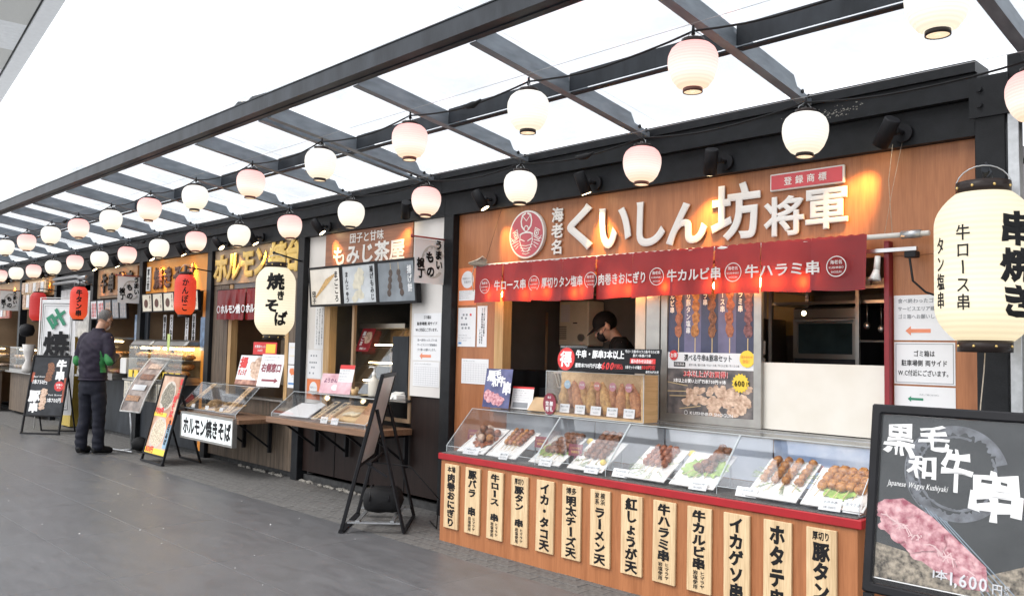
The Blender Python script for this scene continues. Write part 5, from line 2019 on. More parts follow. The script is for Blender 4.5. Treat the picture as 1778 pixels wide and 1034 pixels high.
for i in range(5):
    f2 = Fr(f.p(-.285 + i * .142, .02, -.01), 0, .12)
    mb = MB().fbox(f2, -.045, .045, 0, .06, 0, .002)
    cd = mb.build('price_card', PAPER, T)
    mb = MB()
    htext(mb, f2, ['明太チーズ天', 'イカ天', 'ラーメン天', '紅しょうが天', 'タコ天'][i], 0, .043, .013, width=.07, d=.002, bold=.02)
    htext(mb, f2, '¥400円', 0, .018, .014, d=.002)
    mb.build('lettering', PRG, cd)
for i, c_ in enumerate(('blue', 'pink', 'red', 'pink', 'pink')):
    m__ = {'blue': mat('pale_blue_disc', (0.35, 0.50, 0.62), 0.5), 'pink': mat('dusty_pink_disc', (0.55, 0.22, 0.26), 0.5), 'red': mat('coral_disc', (0.60, 0.20, 0.15), 0.5)}[c_]
    mb = MB().disc(f, -.27 + i * .135, .215, .029, .029, -.02, -.023)
    cd = mb.build('round_label', m__, T)
    mb = MB()
    htext(mb, f, '大人気', -.27 + i * .135, .218, .016, width=.04, d=-.0195, bold=.02)
    mb.build('lettering', PRW, cd)
MB().disc(f, -.39, .075, .062, .075, .032, .029).build('wine_red_sticker', DKR, T)
mb = MB()
vtext(mb, f, '御礼', -.370, .095, .02, .032, d=.0325, bold=.03)
vtext(mb, f, '完売', -.410, .095, .02, .032, d=.0325, bold=.03)
htext(mb, f, '本日', -.39, .12, .018, d=.0325, bold=.02)
mb.build('lettering', PRW, T)
# black 600 yen banner
f = Fr((-3.66, 4.37, 1.265), 0.0, 0.10)
T = thing('price_banner', 'black price banner with a red disc standing on top of the fried food case', 'banner', f.o)
MB().fbox(f, -.44, .42, 0, .155, 0, .003).build('panel', PRK, T)
MB().fbox(f, -.445, -.20, -.01, .17, -.006, -.003).build('clear_backing', ACRY, T)
MB().disc(f, -.375, .078, .078, .078, .006, .0032).build('red_disc', PRR, T)
MB().fbox(f, .18, .38, .062, .094, .0032, .005).build('red_strip', PRR, T)
mb = MB()
put(mb, f, '得', -.375, .078, .11, d=.006, bold=.032)
htext(mb, f, '牛串・豚串3本以上', -.08, .115, .056, width=.42, d=.003, bold=.045)
htext(mb, f, '牛ロース串/牛ハラミ串/牛カルビ串', .27, .138, .022, width=.27, d=.003, bold=.02)
htext(mb, f, '豚タン串/豚バラ串', .27, .113, .02, width=.14, d=.003, bold=.02)
htext(mb, f, '組み合わせは自由！', .28, .077, .026, width=.18, d=.0055, bold=.03)
htext(mb, f, '通常1本700円が', -.20, .038, .032, width=.18, d=.003, bold=.03)
htext(mb, f, '1本', -.08, .038, .042, width=.055, d=.003, bold=.04)
htext(mb, f, '5本セットの場合', .21, .038, .024, width=.13, d=.003, bold=.02)
htext(mb, f, '最高300円お得', .36, .012, .018, width=.10, d=.003)
mb.build('lettering', PRW, T)
mb = MB()
htext(mb, f, '600', -.002, .042, .062, width=.11, d=.003, bold=.05, shear=.15)
htext(mb, f, '円税込', .088, .038, .036, width=.075, d=.003, bold=.03)
htext(mb, f, '300円引', .33, .04, .030, width=.11, d=.0055, bold=.04)
mb.build('lettering', PRR, T)

# ================================================================== stall 2: tea house
SG2 = thing('shop_sign', 'brown wooden sign of the tea house with white lettering in two lines', 'shop sign', (-6.95, W, 2.35))
MB().box(-7.702, -6.232, 4.692, 4.718, 2.17, 2.528).build('sign_board', WOODS2, SG2)
f = Fr((-6.95, 4.69, 2.17))
mb = MB()
htext(mb, f, '団子と甘味', -0.02, .285, .105, width=.58, d=.001, bold=.015)
mb.build('lettering', LTRW, SG2)
mb = MB()
htext(mb, f, 'もみじ茶屋', -0.0, .125, .205, width=1.22, d=.001, bold=.03, wob=.03)
mb.build('lettering', LTRW, SG2)
PCR = mat('cream_photo_ground', (0.80, 0.76, 0.70), 0.4, var=.12, scale=6)
PGY = mat('grey_photo_ground', (0.55, 0.58, 0.60), 0.4, var=.2, scale=5)
PDG = mat('slate_photo_ground', (0.20, 0.225, 0.25), 0.4, var=.3, scale=5)
for i, (x0, lab, m__, tx) in enumerate(((-7.80, 'cream menu box with grilled dumplings, leftmost of the three over the tea window', PCR, 'l'), (-7.20, 'grey menu box with pale battered cakes, middle of the three over the tea window', PGY, 'm'),
                                        (-6.61, 'slate menu box with dark rice cakes, rightmost of the three over the tea window', PDG, 'r'))):
    f = Fr((x0, 4.60, 1.785), 0, -0.10, random.uniform(-.01, .01))
    T = thing('menu_box', lab, 'menu board', f.o)
    MB().frame(f, 0, .59, 0, .40, .022, -.05, .006).build('frame', BLACK2, T)
    MB().fbox(f, .023, .567, .023, .377, -.045, 0).build('photo_panel', m__, T)
    mb = MB()
    if i == 0:
        vtext(mb, f, 'まごころ', .50, .35, .04, .075, d=.001, bold=.03)
        vtext(mb, f, '団子', .08, .16, .03, .07, d=.001, bold=.03)
        q = MB()
        for k in range(5):
            stroke(q, f, [(.12 + k * .035, .10 + k * .02), (.33 + k * .035, .27 + k * .01)], .024, .0012 + k * .0002)
        q.build('dumpling_picture', mat('toasted_dumpling', (0.60, 0.38, 0.16), .5, var=.25, scale=30), T)
    elif i == 1:
        vtext(mb, f, '揚げもみじ', .51, .365, .04, .06, d=.001, bold=.03)
        vtext(mb, f, 'まんじゅう', .09, .33, .03, .06, d=.001, bold=.03)
        q = MB()
        for k in range(9):
            q.disc(f, .29 + .05 * math.cos(k), .25 + .06 * math.sin(k * 1.4), .05, .045, .001 + k * .0002, n=14, jit=.2)
        for k in range(6):
            q.disc(f, .27 + .06 * math.cos(k), .09 + .03 * math.sin(k * 1.4), .045, .035, .001 + k * .0002, n=14, jit=.2)
        q.build('cake_picture', mat('pale_batter', (0.66, 0.62, 0.50), .5, var=.12, scale=20), T)
    else:
        vtext(mb, f, '揚げ餅', .50, .34, .10, .065, d=.001, bold=.03)
        q = MB()
        for cx_ in (.22, .34):
            for k in range(4):
                q.disc(f, cx_ + .012 * k * (1 if cx_ > .3 else -1), .28 - k * .06, .03, .034, .001 + k * .0003, n=16, jit=.08)
        q.build('cake_picture', mat('dark_soy_cake', (0.06, 0.035, 0.025), .3, var=.4, scale=30), T)
        q = MB()
        for cx_ in (.22, .34):
            stroke(q, f, [(cx_, .30), (cx_, .37)], .006, .001)
        q.build('stick_picture', BAMB, T)
    mb.build('lettering', PRW if i == 2 else PRK, T)


def notice2(u0, u1, v0, v1, lab, kind, m=None, y=W):
    F_ = Fr((0, y, 0))
    T, d = paper(F_, u0, u1, v0, v1, lab, m=m)
    return F_, T, d


# notices on the right white panel
F2 = Fr((0, 4.70, 0))
T, d = paper(F2, -6.19, -5.80, 1.50, 1.70, 'white notice about rubbish bins on the white panel of the tea stall')
mb = MB()
for i, s_ in enumerate(('ゴミ箱は', '駐車場側 両サイド', 'W.C付近にございます。')):
    htext(mb, F2, s_, -5.995, 1.665 - .055 * i, .032, width=(.11, .29, .33)[i], d=d, bold=.025)
mb.build('lettering', PRK, T)
T, d = paper(F2, -6.19, -5.80, 1.285, 1.495, 'white notice with an orange arrow under the rubbish notice of the tea stall')
mb = MB()
for i, s_ in enumerate(('食べ終わったゴミは', 'サービスエリア建物横の', 'ゴミ箱へお願いします。')):
    htext(mb, F2, s_, -5.99, 1.465 - .042 * i, .024, width=.28, d=d, bold=.01)
mb.build('lettering', PRG, T)
arrow(F2, -6.09, -5.93, 1.325, .06, d, ARO, T)
T, d = paper(F2, -6.18, -5.81, 1.06, 1.275, 'white timetable sheet at the bottom of the white panel of the tea stall')
q = MB()
for i in range(9):
    q.fbox(F2, -6.165, -5.83, 1.075 + i * .019, 1.0765 + i * .019, d + .0003, d + .0006)
for i in range(11):
    q.fbox(F2, -6.165 + i * .0335, -6.164 + i * .0335, 1.075, 1.228, d + .0007, d + .001)
q.build('table_lines', PRG, T)
lines(T, F2, -6.165, -5.9, 1.255, 1, .02, .012, d=d + .001, seed=14)
# notices on the left white panel
F3 = Fr((0, W, 0))
T, d = paper(F3, -7.90, -7.73, 1.36, 1.80, 'narrow notice with vertical writing on the left panel of the tea stall')
mb = MB()
for i, s_ in enumerate(('ゴミのお捨ては各店舗にお', '声がけ下さいゴミ箱は駐車場', 'トイレ付近にございます')):
    vtext(mb, F3, s_, -7.76 - i * .05, 1.78, 1.40, .024, d=d, bold=.01)
mb.build('lettering', PRG, T)
T, d = paper(F3, -8.02, -7.75, 1.06, 1.35, 'white pictogram sheet on the left panel of the tea stall')
q = MB()
for (u, v) in ((-7.95, 1.29), (-7.90, 1.29), (-7.85, 1.29), (-7.97, 1.22), (-7.93, 1.22), (-7.89, 1.22), (-7.85, 1.22), (-7.93, 1.17), (-7.89, 1.17), (-7.97, 1.11), (-7.90, 1.11)):
    q.fbox(F3, u - .012, u + .012, v - .009, v + .009, d + .0003, d + .001)
q.build('pictogram', PRG, T)
T, d = paper(F3, -8.02, -7.76, .84, 1.05, 'orange notice with a white disc low on the left panel of the tea stall', m=PRO)
MB().disc(F3, -7.89, .955, .075, .068, d + .001, d + .0002).build('white_disc', PAPER, T)
mb = MB()
htext(mb, F3, '特設販売スペース', -7.89, .965, .02, width=.12, d=d + .001)
mb.build('lettering', PRG, T)


def hang_sign(x, y1, label, z0=1.935, z1=2.31, w_=0.325):
    f = Fr((x, y1 - w_, z0), PI / 2)          # faces +x; u runs from the street towards the wall
    T = thing('hanging_sign', label, 'hanging sign', (x, y1 - w_, z0), 'square cloth signs on rods')
    vs_, fs = [], []
    NX = 8
    for sd in (0, 1):
        for j in range(NX + 1):
            for k in range(NX + 1):
                u, v = w_ * k / NX, (z1 - z0) * j / NX
                vs_.append(f.p(u, v, .006 * math.sin(v * 14) - sd * .002))
    n1 = (NX + 1) ** 2
    for sd in (0, 1):
        for j in range(NX):
            for k in range(NX):
                a = sd * n1 + j * (NX + 1) + k
                q_ = (a, a + 1, a + NX + 2, a + NX + 1)
                fs.append(q_ if sd == 0 else tuple(reversed(q_)))
    MB().add(vs_, fs, True).build('cloth', mat('off_white_cloth', (0.88, 0.88, 0.87), .7, var=.01), T)
    MB().tube([f.p(-.02, z1 - z0 + .012, 0), f.p(w_ + .06, z1 - z0 + .012, 0)], .008, 8).ell(f.p(-.03, z1 - z0 + .012, 0), .016, .016, .016, 8, 5).build('rod', mat('red_rod', (.30, .05, .04), .4), T)
    MB().fbox(f, w_ + .035, w_ + .055, z1 - z0 - .06, z1 - z0 + .05, -.02, .02).build('bracket', BLACK2, T)
    q = MB()
    q.ring(f, .19, .187, .125, .14, .022, .0075, 36, .4, 5.6, jit=.5)
    q.build('brush_circle', mat('grey_brush_circle', (0.55, 0.54, 0.51), .7), T)
    mb = MB()
    for (ch, u, v, h) in (('う', .275, .335, .085), ('ま', .275, .25, .085), ('い', .285, .165, .085), ('も', .175, .225, .10), ('の', .185, .105, .10), ('横', .065, .17, .085), ('丁', .075, .085, .085)):
        put(mb, f, ch, u * .9, v, h, w=h * .92, d=.0085, bold=.05, wob=.05)
    mb.build('brush_writing', INK, T)
    return T


hang_sign(-5.735, 4.665, 'white cloth sign with brush writing on a rod between the tea and the skewer stalls')
hang_sign(-12.60, 4.68, 'white cloth sign with brush writing on a rod above the standing man')
hang_sign(-18.70, 4.63, 'white cloth sign with brush writing at the left edge, farthest of the three')

# shelf, case and things of stall 2
T = thing('serving_shelf', 'brown wooden serving shelf on dark brackets under the tea window', 'shelf', (-7.05, 4.45, .62))
MB().box(-7.97, -6.17, 4.235, 4.70, .625, .68).build('shelf_board', WOODT, T, bevel=.004)
for x in (-7.75, -7.2, -6.7, -6.25):
    MB().box(x, x + .03, 4.66, 4.70, .33, .62).bar((x + .015, 4.34, .61), (x + .015, 4.67, .38), .02).box(x, x + .03, 4.32, 4.655, .602, .62).build('bracket', BLACK2, T)


def slope_case(x0, x1, yf, ym, yb, zb, zt, label, wood_base=True, lip=.04):
    T = thing('display_case', label, 'display case', ((x0 + x1) / 2, yf, zb))
    a, b = x0, x1
    zl = zb + lip
    MB().hexa([(a, yf, zl), (b, yf, zl), (b, yf + .004, zl), (a, yf + .004, zl), (a, ym, zt), (b, ym, zt), (b, ym + .004, zt), (a, ym + .004, zt)]).build('sloping_pane', ACRY, T)
    MB().box(a, b, yf, yf + .003, zb, zl - .002).build('front_lip', ACRY, T)
    MB().box(a, b, ym + .006, yb, zt, zt + .003).build('top_pane', ACRY, T)
    for x in (a, b - .003):
        m_ = MB()
        pts = [(x, yf + .005, zb), (x, yb, zb), (x, yb, zt - .002), (x, ym + .003, zt - .002), (x, yf + .005, zl)]
        m_.add(pts + [(p[0] + .003, p[1], p[2]) for p in pts], [(0, 1, 2, 3, 4), (9, 8, 7, 6, 5), (0, 5, 6, 1), (1, 6, 7, 2), (2, 7, 8, 3), (3, 8, 9, 4), (4, 9, 5, 0)])
        m_.build('end_pane', ACRY, T)
    e = MB()
    for x in (a, b):
        e.bar((x, yf, zl), (x, ym, zt), .004)
        e.bar((x, yf, zb), (x, yf, zl), .004)
    e.bar((a, ym, zt + .003), (b, ym, zt + .003), .004).bar((a, yf - .001, zl), (b, yf - .001, zl), .003)
    e.build('pane_edge', ACE, T)
    return T


slope_case(-7.90, -6.26, 4.26, 4.50, 4.65, .684, .925, 'sloping clear display case on the shelf of the tea window')
f = PF((-7.60, 4.33, .70), 0.15, .45)
T = thing('paper_sheet', 'blank white sheet lying inside the left of the tea display case', 'paper sheet', f.o)
MB().poly(f, [(-.22, 0), (.22, 0), (.20, .26), (.10, .30), (.04, .26), (-.16, .26)], .004, 0).build('sheet', PAPER, T)
for i, (u, s_) in enumerate(((-7.20, '揚げまんじゅう'), (-7.03, '揚げもみじ串'))):
    f = PF((u, 4.32, .70), 0.25, .42)
    T = thing('name_strip', 'slanted wooden name strip, %s of two in the tea display case' % ('left' if i == 0 else 'right'), 'name board', f.o)
    MB().fbox(f, -.035, .035, 0, .36, 0, .012).build('board', WOODP, T)
    mb = MB()
    vtext(mb, f, s_, 0, .34, .02, .05, d=.012, bold=.05)
    mb.build('lettering', INK, T)
f = PF((-6.78, 4.33, .70), 0.25, .40)
T = thing('food_tray', 'light wooden tray with pale sliced cakes in the tea display case', 'tray of food', f.o)
MB().fbox(f, -.13, .20, 0, .30, 0, .01).frame(f, -.13, .20, 0, .30, .012, .01, .03).build('tray', WOODL, T)
mb = MB()
for k in range(9):
    ell_on(mb, f, -.02 + .016 * k, .14 + .012 * math.sin(k * 2.2), .02 + .004 * (k % 3), .05, .018, .014, 10, 6, .15, .5 + .2 * math.sin(k))
mb.build('sliced_cake', mat('pale_slices', (0.66, 0.55, 0.38), .5, var=.2, scale=40), T)
for u, s_ in ((-6.98, '揚げ餅'), (-6.80, 'もみじ')):
    f = Fr((u, 4.29, .685), .2, .3)
    T = thing('price_card', 'small white card, %s of the two before the wooden tray' % ('left' if u < -6.9 else 'right'), 'price card', f.o)
    MB().fbox(f, -.045, .045, 0, .06, 0, .002).build('card', PAPER, T)
    mb = MB()
    htext(mb, f, s_, 0, .035, .02, d=.002, bold=.02)
    mb.build('lettering', PRG, T)
f = PF((-6.45, 4.36, .70), 0.2, .75)
T = thing('food_tray', 'brown tray leaning at the right end of the tea display case', 'tray of food', f.o)
MB().fbox(f, -.10, .14, 0, .26, 0, .012).build('tray', mat('orange_brown_tray', (.40, .18, .07), .4, var=.2), T)
# items on the sill
f = Fr((-7.40, 4.60, .93), .3, .28)
T = thing('standing_poster', 'pink standing card with a teacup picture beside the tea window', 'poster', f.o)
PNK = mat('pink_card', (0.72, 0.36, 0.42), .4, var=.25, scale=9, col2=(.82, .60, .64))
MB().fbox(f, -.13, .13, 0, .20, 0, .003).build('panel', PNK, T)
mb = MB()
htext(mb, f, 'ようかん', -.01, .13, .05, width=.17, d=.003, bold=.04, wob=.05)
mb.build('lettering', mat('plum_print', (.16, .03, .10), .5), T)
MB().disc(f, .06, .06, .045, .03, .0035).build('cup_picture', PAPER, T)
f = Fr((-7.20, 4.63, .93), .3, .25)
T = thing('standing_poster', 'white and pink price card standing behind the pink teacup card', 'poster', f.o)
MB().fbox(f, -.09, .09, 0, .29, 0, .003).build('panel', PAPER, T)
MB().fbox(f, -.09, .09, .25, .29, .0032, .005).build('red_strip', PRR, T)
MB().fbox(f, -.09, .09, .0, .12, .0032, .005).build('pink_field', PNK, T)
lines(T, f, -.08, .08, .235, 4, .03, .016, d=.0034, seed=21)
# slanted glass showcase inside
T = thing('glass_showcase', 'tall slanting glass showcase with lit shelves inside the tea window', 'showcase', (-7.35, 4.9, .93))
MB().hexa([(-7.62, 4.86, .93), (-6.85, 4.86, .93), (-6.85, 4.865, .93), (-7.62, 4.865, .93), (-7.62, 5.10, 1.58), (-6.85, 5.10, 1.58), (-6.85, 5.105, 1.58), (-7.62, 5.105, 1.58)]).build('slanting_pane', GLASS, T)
MB().box(-7.64, -6.85, 5.09, 5.5, 1.585, 1.63).build('top', STAIN, T)
MB().box(-6.85, -6.60, 4.95, 5.5, .93, 1.50).build('side_cabinet', STEELD, T)
for z in (1.02, 1.2, 1.38):
    MB().box(-7.6, -6.87, 4.96 + (z - .93) * .37, 5.45, z, z + .008).build('shelf', STAIN, T)
    MB().tube([(-7.45, 5.0 + (z - .93) * .37, z + .035), (-7.05, 5.0 + (z - .93) * .37, z + .035)], .008, 6).build('tube_lamp', TUBE, T)
MB().box(-7.6, -6.87, 5.46, 5.48, .94, 1.58).build('back_panel', BRWALL, T)
f = Fr((-7.43, 4.98, 1.345), 0, .37)
T = thing('sticker_poster', 'dark red food poster stuck on the slanting glass showcase', 'poster', f.o)
MB().fbox(f, -.10, .13, 0, .25, .004, .007).build('panel', mat('wine_red_poster', (.30, .02, .03), .4, var=.2), T)
mb = MB()
for k in range(7):
    mb.disc(f, .05 + .03 * math.cos(k * 1.1), .15 + .04 * math.sin(k * 1.1), .035, .03, .0075 + k * .0001, n=12, jit=.15)
mb.build('food_picture', MEATP, T)
mb = MB()
vtext(mb, f, '黒ごま', -.04, .22, .06, .06, d=.0075, bold=.04)
htext(mb, f, '美味しい', .02, .03, .03, d=.0075, bold=.02)
mb.build('lettering', PRW, T)
# sanitiser bottle
T = thing('pump_bottle', 'white pump bottle of sanitiser standing on the tea stall counter', 'bottle', (-6.64, 4.60, .935))
c = Vector((-6.64, 4.60, .935))
BOT = mat('milky_plastic', (0.62, 0.58, 0.50), .35, var=.04)
MB().lathe(c, [(.0001, 0), (.045, .002), (.05, .02), (.05, .14), (.042, .165), (.018, .18), (.016, .20), (.0001, .20)], 20).build('bottle', BOT, T)
MB().lathe(c, [(.02, .20), (.02, .225), (.006, .23), (.006, .265), (.014, .267), (.014, .28), (.0001, .28)], 14).tube([c + Vector((0, 0, .273)), c + Vector((-.06, -.01, .275)), c + Vector((-.068, -.01, .262))], .006, 6).build('pump', PLAS, T)
T = thing('black_tray', 'round black tray under the pump bottle at the tea window', 'tray', (-6.72, 4.60, .931))
MB().lathe((-6.66, 4.60, .931), [(.0001, .001), (.10, .001), (.115, .012), (.11, .012), (.098, .004), (.0001, .004)], 24, 1.2, .9).build('tray', BLACK2, T)
T = thing('straw_cup', 'small cup filled with pale wooden picks by the tea window', 'cup', (-6.98, 4.62, .932))
MB().lathe((-6.98, 4.62, .932), [(.0001, 0), (.03, .001), (.038, .06), (.035, .06), (.028, .004)], 14).build('cup', WOODL, T)
mb = MB()
for k in range(14):
    a = random.uniform(0, 6.28)
    mb.tube([(-6.98 + .015 * math.cos(a), 4.62 + .015 * math.sin(a), .94), (-6.98 + .035 * math.cos(a), 4.62 + .035 * math.sin(a), 1.01)], .003, 4)
struct(mb.build('wooden_pick', BAMB, T), 'stuff')
T = thing('card_reader', 'pale payment terminal at the right end of the tea counter', 'payment terminal', (-6.33, 4.62, .935))
MB().hexa([(-6.44, 4.55, .935), (-6.30, 4.55, .935), (-6.30, 4.70, .935), (-6.44, 4.70, .935), (-6.44, 4.57, .955), (-6.30, 4.57, .955), (-6.30, 4.70, .995), (-6.44, 4.70, .995)]).build('body', PLAS, T)
tag(MB().box(-6.28, -6.23, 4.56, 4.66, .935, .975).build('small_box', PLAS, bevel=.004), 'small white box beside the payment terminal', 'box')
tag(MB().box(-6.58, -6.47, 5.2, 5.24, 1.0, 1.95).build('door_strip', BRWALL), 'brown upright board behind the glass showcase in the tea stall', 'board')
tag(MB().box(-6.9, -6.3, 6.1, 6.12, 1.2, 2.0).build('back_window', mat('blue_grey_glass', (.16, .22, .26), .15, var=.3, scale=5)), 'bluish rear window at the back of the tea stall', 'window')

# ================================================================== stall 3: noodles
BRZ = mat('bronze_sign_ground', (0.16, 0.10, 0.06), .45, var=.5, scale=3, col2=(.42, .30, .19))
GLD = mat('gold_letter_face', (0.72, 0.48, 0.12), .35, var=.12)
SG3 = thing('shop_sign', 'bronze sign with big slanting gold letters above the noodle stall', 'shop sign', (-9.2, W, 2.3))
MB().box(-10.268, -8.20, 4.695, 4.715, 2.11, 2.53).build('sign_board', BRZ, SG3)
f = Fr((-9.2, 4.695, 2.11))
for i, (ch, u, w_) in enumerate((('ホ', -.87, .36), ('ル', -.53, .34), ('モ', -.18, .34), ('ン', .14, .30), ('焼', .52, .38), ('台', .86, .32))):
    mb = MB()
    put(mb, f, ch, u, .20 + .012 * i, .36, w=w_, d=.004, bold=.055, ext=.05, dz=.02, shear=.12, wob=.03)
    mb.build('letter', GLD, SG3)
T = thing('shop_curtain', 'short red vinyl curtain with white writing in the noodle stall window', 'shop curtain', (-9.5, 4.62, 1.85))
noren(T, -10.02, -8.55, 1.675, 2.03, 4.63, 6, .01, 2.0)
MB().tube([(-10.06, 4.64, 2.035), (-8.50, 4.64, 2.035)], .008, 6).build('rod', BLACK2, T)
f = Fr((0, 4.607, 0))
mb = MB()
for x in (-9.93, -9.30, -8.68):
    mb.ring(f, x, 1.80, .045, .045, .012, .002, 20)
htext(mb, f, 'ホルモン焼', -9.62, 1.80, .11, width=.50, d=.002, bold=.045)
htext(mb, f, 'ホルモン焼', -8.98, 1.80, .11, width=.50, d=.002, bold=.045)
mb.build('printed_names', PRW, T)
T = thing('serving_shelf', 'dark serving shelf under the noodle stall case', 'shelf', (-9.3, 4.4, .57))
MB().box(-10.05, -8.40, 4.16, 4.69, .565, .612).build('shelf_board', WOODT, T, bevel=.004)
for x in (-9.9, -9.3, -8.7):
    MB().box(x, x + .03, 4.655, 4.69, .22, .56).bar((x + .015, 4.30, .55), (x + .015, 4.66, .28), .018).build('bracket', BLACK2, T)
slope_case(-9.98, -8.55, 4.20, 4.46, 4.64, .616, .93, 'sloping clear case with fried noodles on the noodle stall shelf')
for i, (u, v) in enumerate(((-9.55, 4.40), (-9.12, 4.38))):
    f = PF((u, v - .05, .635), .2, .35)
    T = thing('food_plate', 'plate heaped with brown fried noodles, %s in the noodle case' % ('left' if i == 0 else 'right'), 'plate of food', f.o)
    MB().fbox(f, -.14, .14, 0, .22, 0, .008).build('plate', WOODL, T)
    mb = MB()
    for k in range(90):
        a = random.uniform(0, 6.28)
        r_ = random.uniform(0, .095)
        b0 = Vector((r_ * math.cos(a), .11 + r_ * .8 * math.sin(a)))
        pts = []
        for t in range(5):
            b0 = b0 + Vector((random.uniform(-.035, .035), random.uniform(-.03, .03)))
            b0.x = max(-.11, min(.11, b0.x))
            b0.y = max(.02, min(.20, b0.y))
            pts.append(f.p(b0.x, b0.y, .02 + .05 * max(0, 1 - (b0.x ** 2 + (b0.y - .11) ** 2) / .011) + random.uniform(-.008, .01)))
        mb.tube(pts, .0045, 4)
    ell_on(mb, f, 0, .11, .01, .09, .075, .045, 12, 6, .1)
    struct(mb.build('noodles', NOODLE, T), 'stuff')
for i, (u, s_) in enumerate(((-9.83, 'ホルモン焼きそば'), (-8.82, 'ホルモン焼きそば'))):
    f = PF((u, 4.23, .655), .32 if i else .12, .62)
    T = thing('name_strip', 'slanted wooden name strip at the %s end of the noodle case' % ('left' if i == 0 else 'right'), 'name board', f.o)
    MB().fbox(f, -.04, .04, 0, .44, 0, .012).build('board', WOODL, T)
    mb = MB()
    vtext(mb, f, s_, 0, .42, .02, .05, d=.012, bold=.04)
    mb.build('lettering', mat('brown_lettering', (.18, .08, .03), .6), T)
for i, x in enumerate((-9.72, -9.36, -9.0)):
    f = Fr((x, 4.25, .66), .2, .3)
    tag(MB().fbox(f, -.03, .03, 0, .04, 0, .002).build('price_card', PAPER), 'tiny white card in the noodle case, %s of three' % ['left', 'middle', 'right'][i], 'price card')
# light box sign
f = Fr((-9.74, 4.13, .325), 0, 0)
T = thing('lit_sign', 'white lit sign box with bold black noodle lettering on the shelf front', 'lit sign', f.o)
MB().frame(f, 0, 1.30, 0, .295, .022, -.04, .008).build('frame', ALU, T)
MB().fbox(f, .023, 1.277, .023, .272, -.035, .0).build('lit_panel', mat('lit_white_panel', (.80, .86, .86), .4, var=.02, emit=.35), T)
mb = MB()
htext(mb, f, 'ホルモン焼きそば', .65, .148, .20, width=1.18, d=.001, bold=.045, wob=.03)
mb.build('lettering', PRK, T)
# posters above the case
f = Fr((-9.42, 4.60, .935), .2, .25)
WRP = mat('maroon_photo', (.30, .07, .05), .4, var=.5, scale=14, col2=(.60, .32, .22))
T = thing('standing_poster', 'food photo poster with a red kanji on the noodle case', 'poster', f.o)
MB().fbox(f, 0, .52, 0, .34, 0, .003).build('panel', PAPER, T)
mb = MB()
for k in range(12):
    mb.disc(f, .33 + .09 * math.cos(k * 2.4) * (k / 12) ** .5, .19 + .10 * math.sin(k * 2.4) * (k / 12) ** .5, .055, .05, .0035 + k * .0001, n=12, jit=.18)
mb.build('food_picture', MEATP, T)
MB().fbox(f, .0, .50, .0, .055, .0032, .0045).build('maroon_strip', WRP, T)
mb = MB()
put(mb, f, '揚', .08, .255, .13, d=.004, bold=.05)
htext(mb, f, 'ぎょうざ', .09, .14, .07, width=.15, d=.006, bold=.04)
mb.build('lettering', PRR, T)
f = Fr((-8.86, 4.58, .935), .2, .22)
T = thing('standing_poster', 'white poster with red kanji and a red arrow pointing right', 'poster', f.o)
MB().fbox(f, 0, .38, 0, .36, 0, .003).build('panel', PAPER, T)
mb = MB()
htext(mb, f, '右側窓口', .19, .21, .10, width=.33, d=.003, bold=.045)
mb.build('lettering', DKR, T)
arrow(f, .07, .34, .07, .06, .003, DKR, T, left=False)
lines(T, f, .05, .33, .33, 2, .035, .018, d=.003, seed=31)
f = Fr((-9.12, 4.66, 1.28), .2, .05)
T = thing('small_poster', 'small red and yellow poster above the arrow poster', 'poster', f.o)
MB().fbox(f, 0, .40, 0, .14, 0, .003).build('panel', PRR, T)
MB().fbox(f, .22, .38, .02, .12, .0032, .0045).build('yellow_field', PRY, T)
mb = MB()
htext(mb, f, 'お買得セット', .12, .09, .035, width=.19, d=.003, bold=.03)
htext(mb, f, '700円', .12, .045, .03, d=.003, bold=.03)
mb.build('lettering', PRW, T)
f = Fr((0, 4.70, 0))
T, d = paper(f, -8.385, -8.205, 1.19, 1.42, 'pale notice on the cladding between the noodle and tea stalls, upper one')
lines(T, f, -8.37, -8.23, 1.37, 2, .09, .014, d=d, m=PRY, seed=7)
T, d = paper(f, -8.385, -8.205, .94, 1.18, 'notice with a blue arrow and orange picture on the cladding, lower one')
arrow(f, -8.37, -8.22, .985, .05, d, PRB, T, left=False)
mb = MB()
for k in range(7):
    mb.disc(f, -8.33 + .012 * k, 1.11 + .02 * math.sin(k * 2), .025, .02, d + .001 + k * .0001, n=10, jit=.2)
mb.build('food_picture', PRO, T)
lines(T, f, -8.30, -8.22, 1.06, 1, .03, .02, d=d + .001, seed=8)

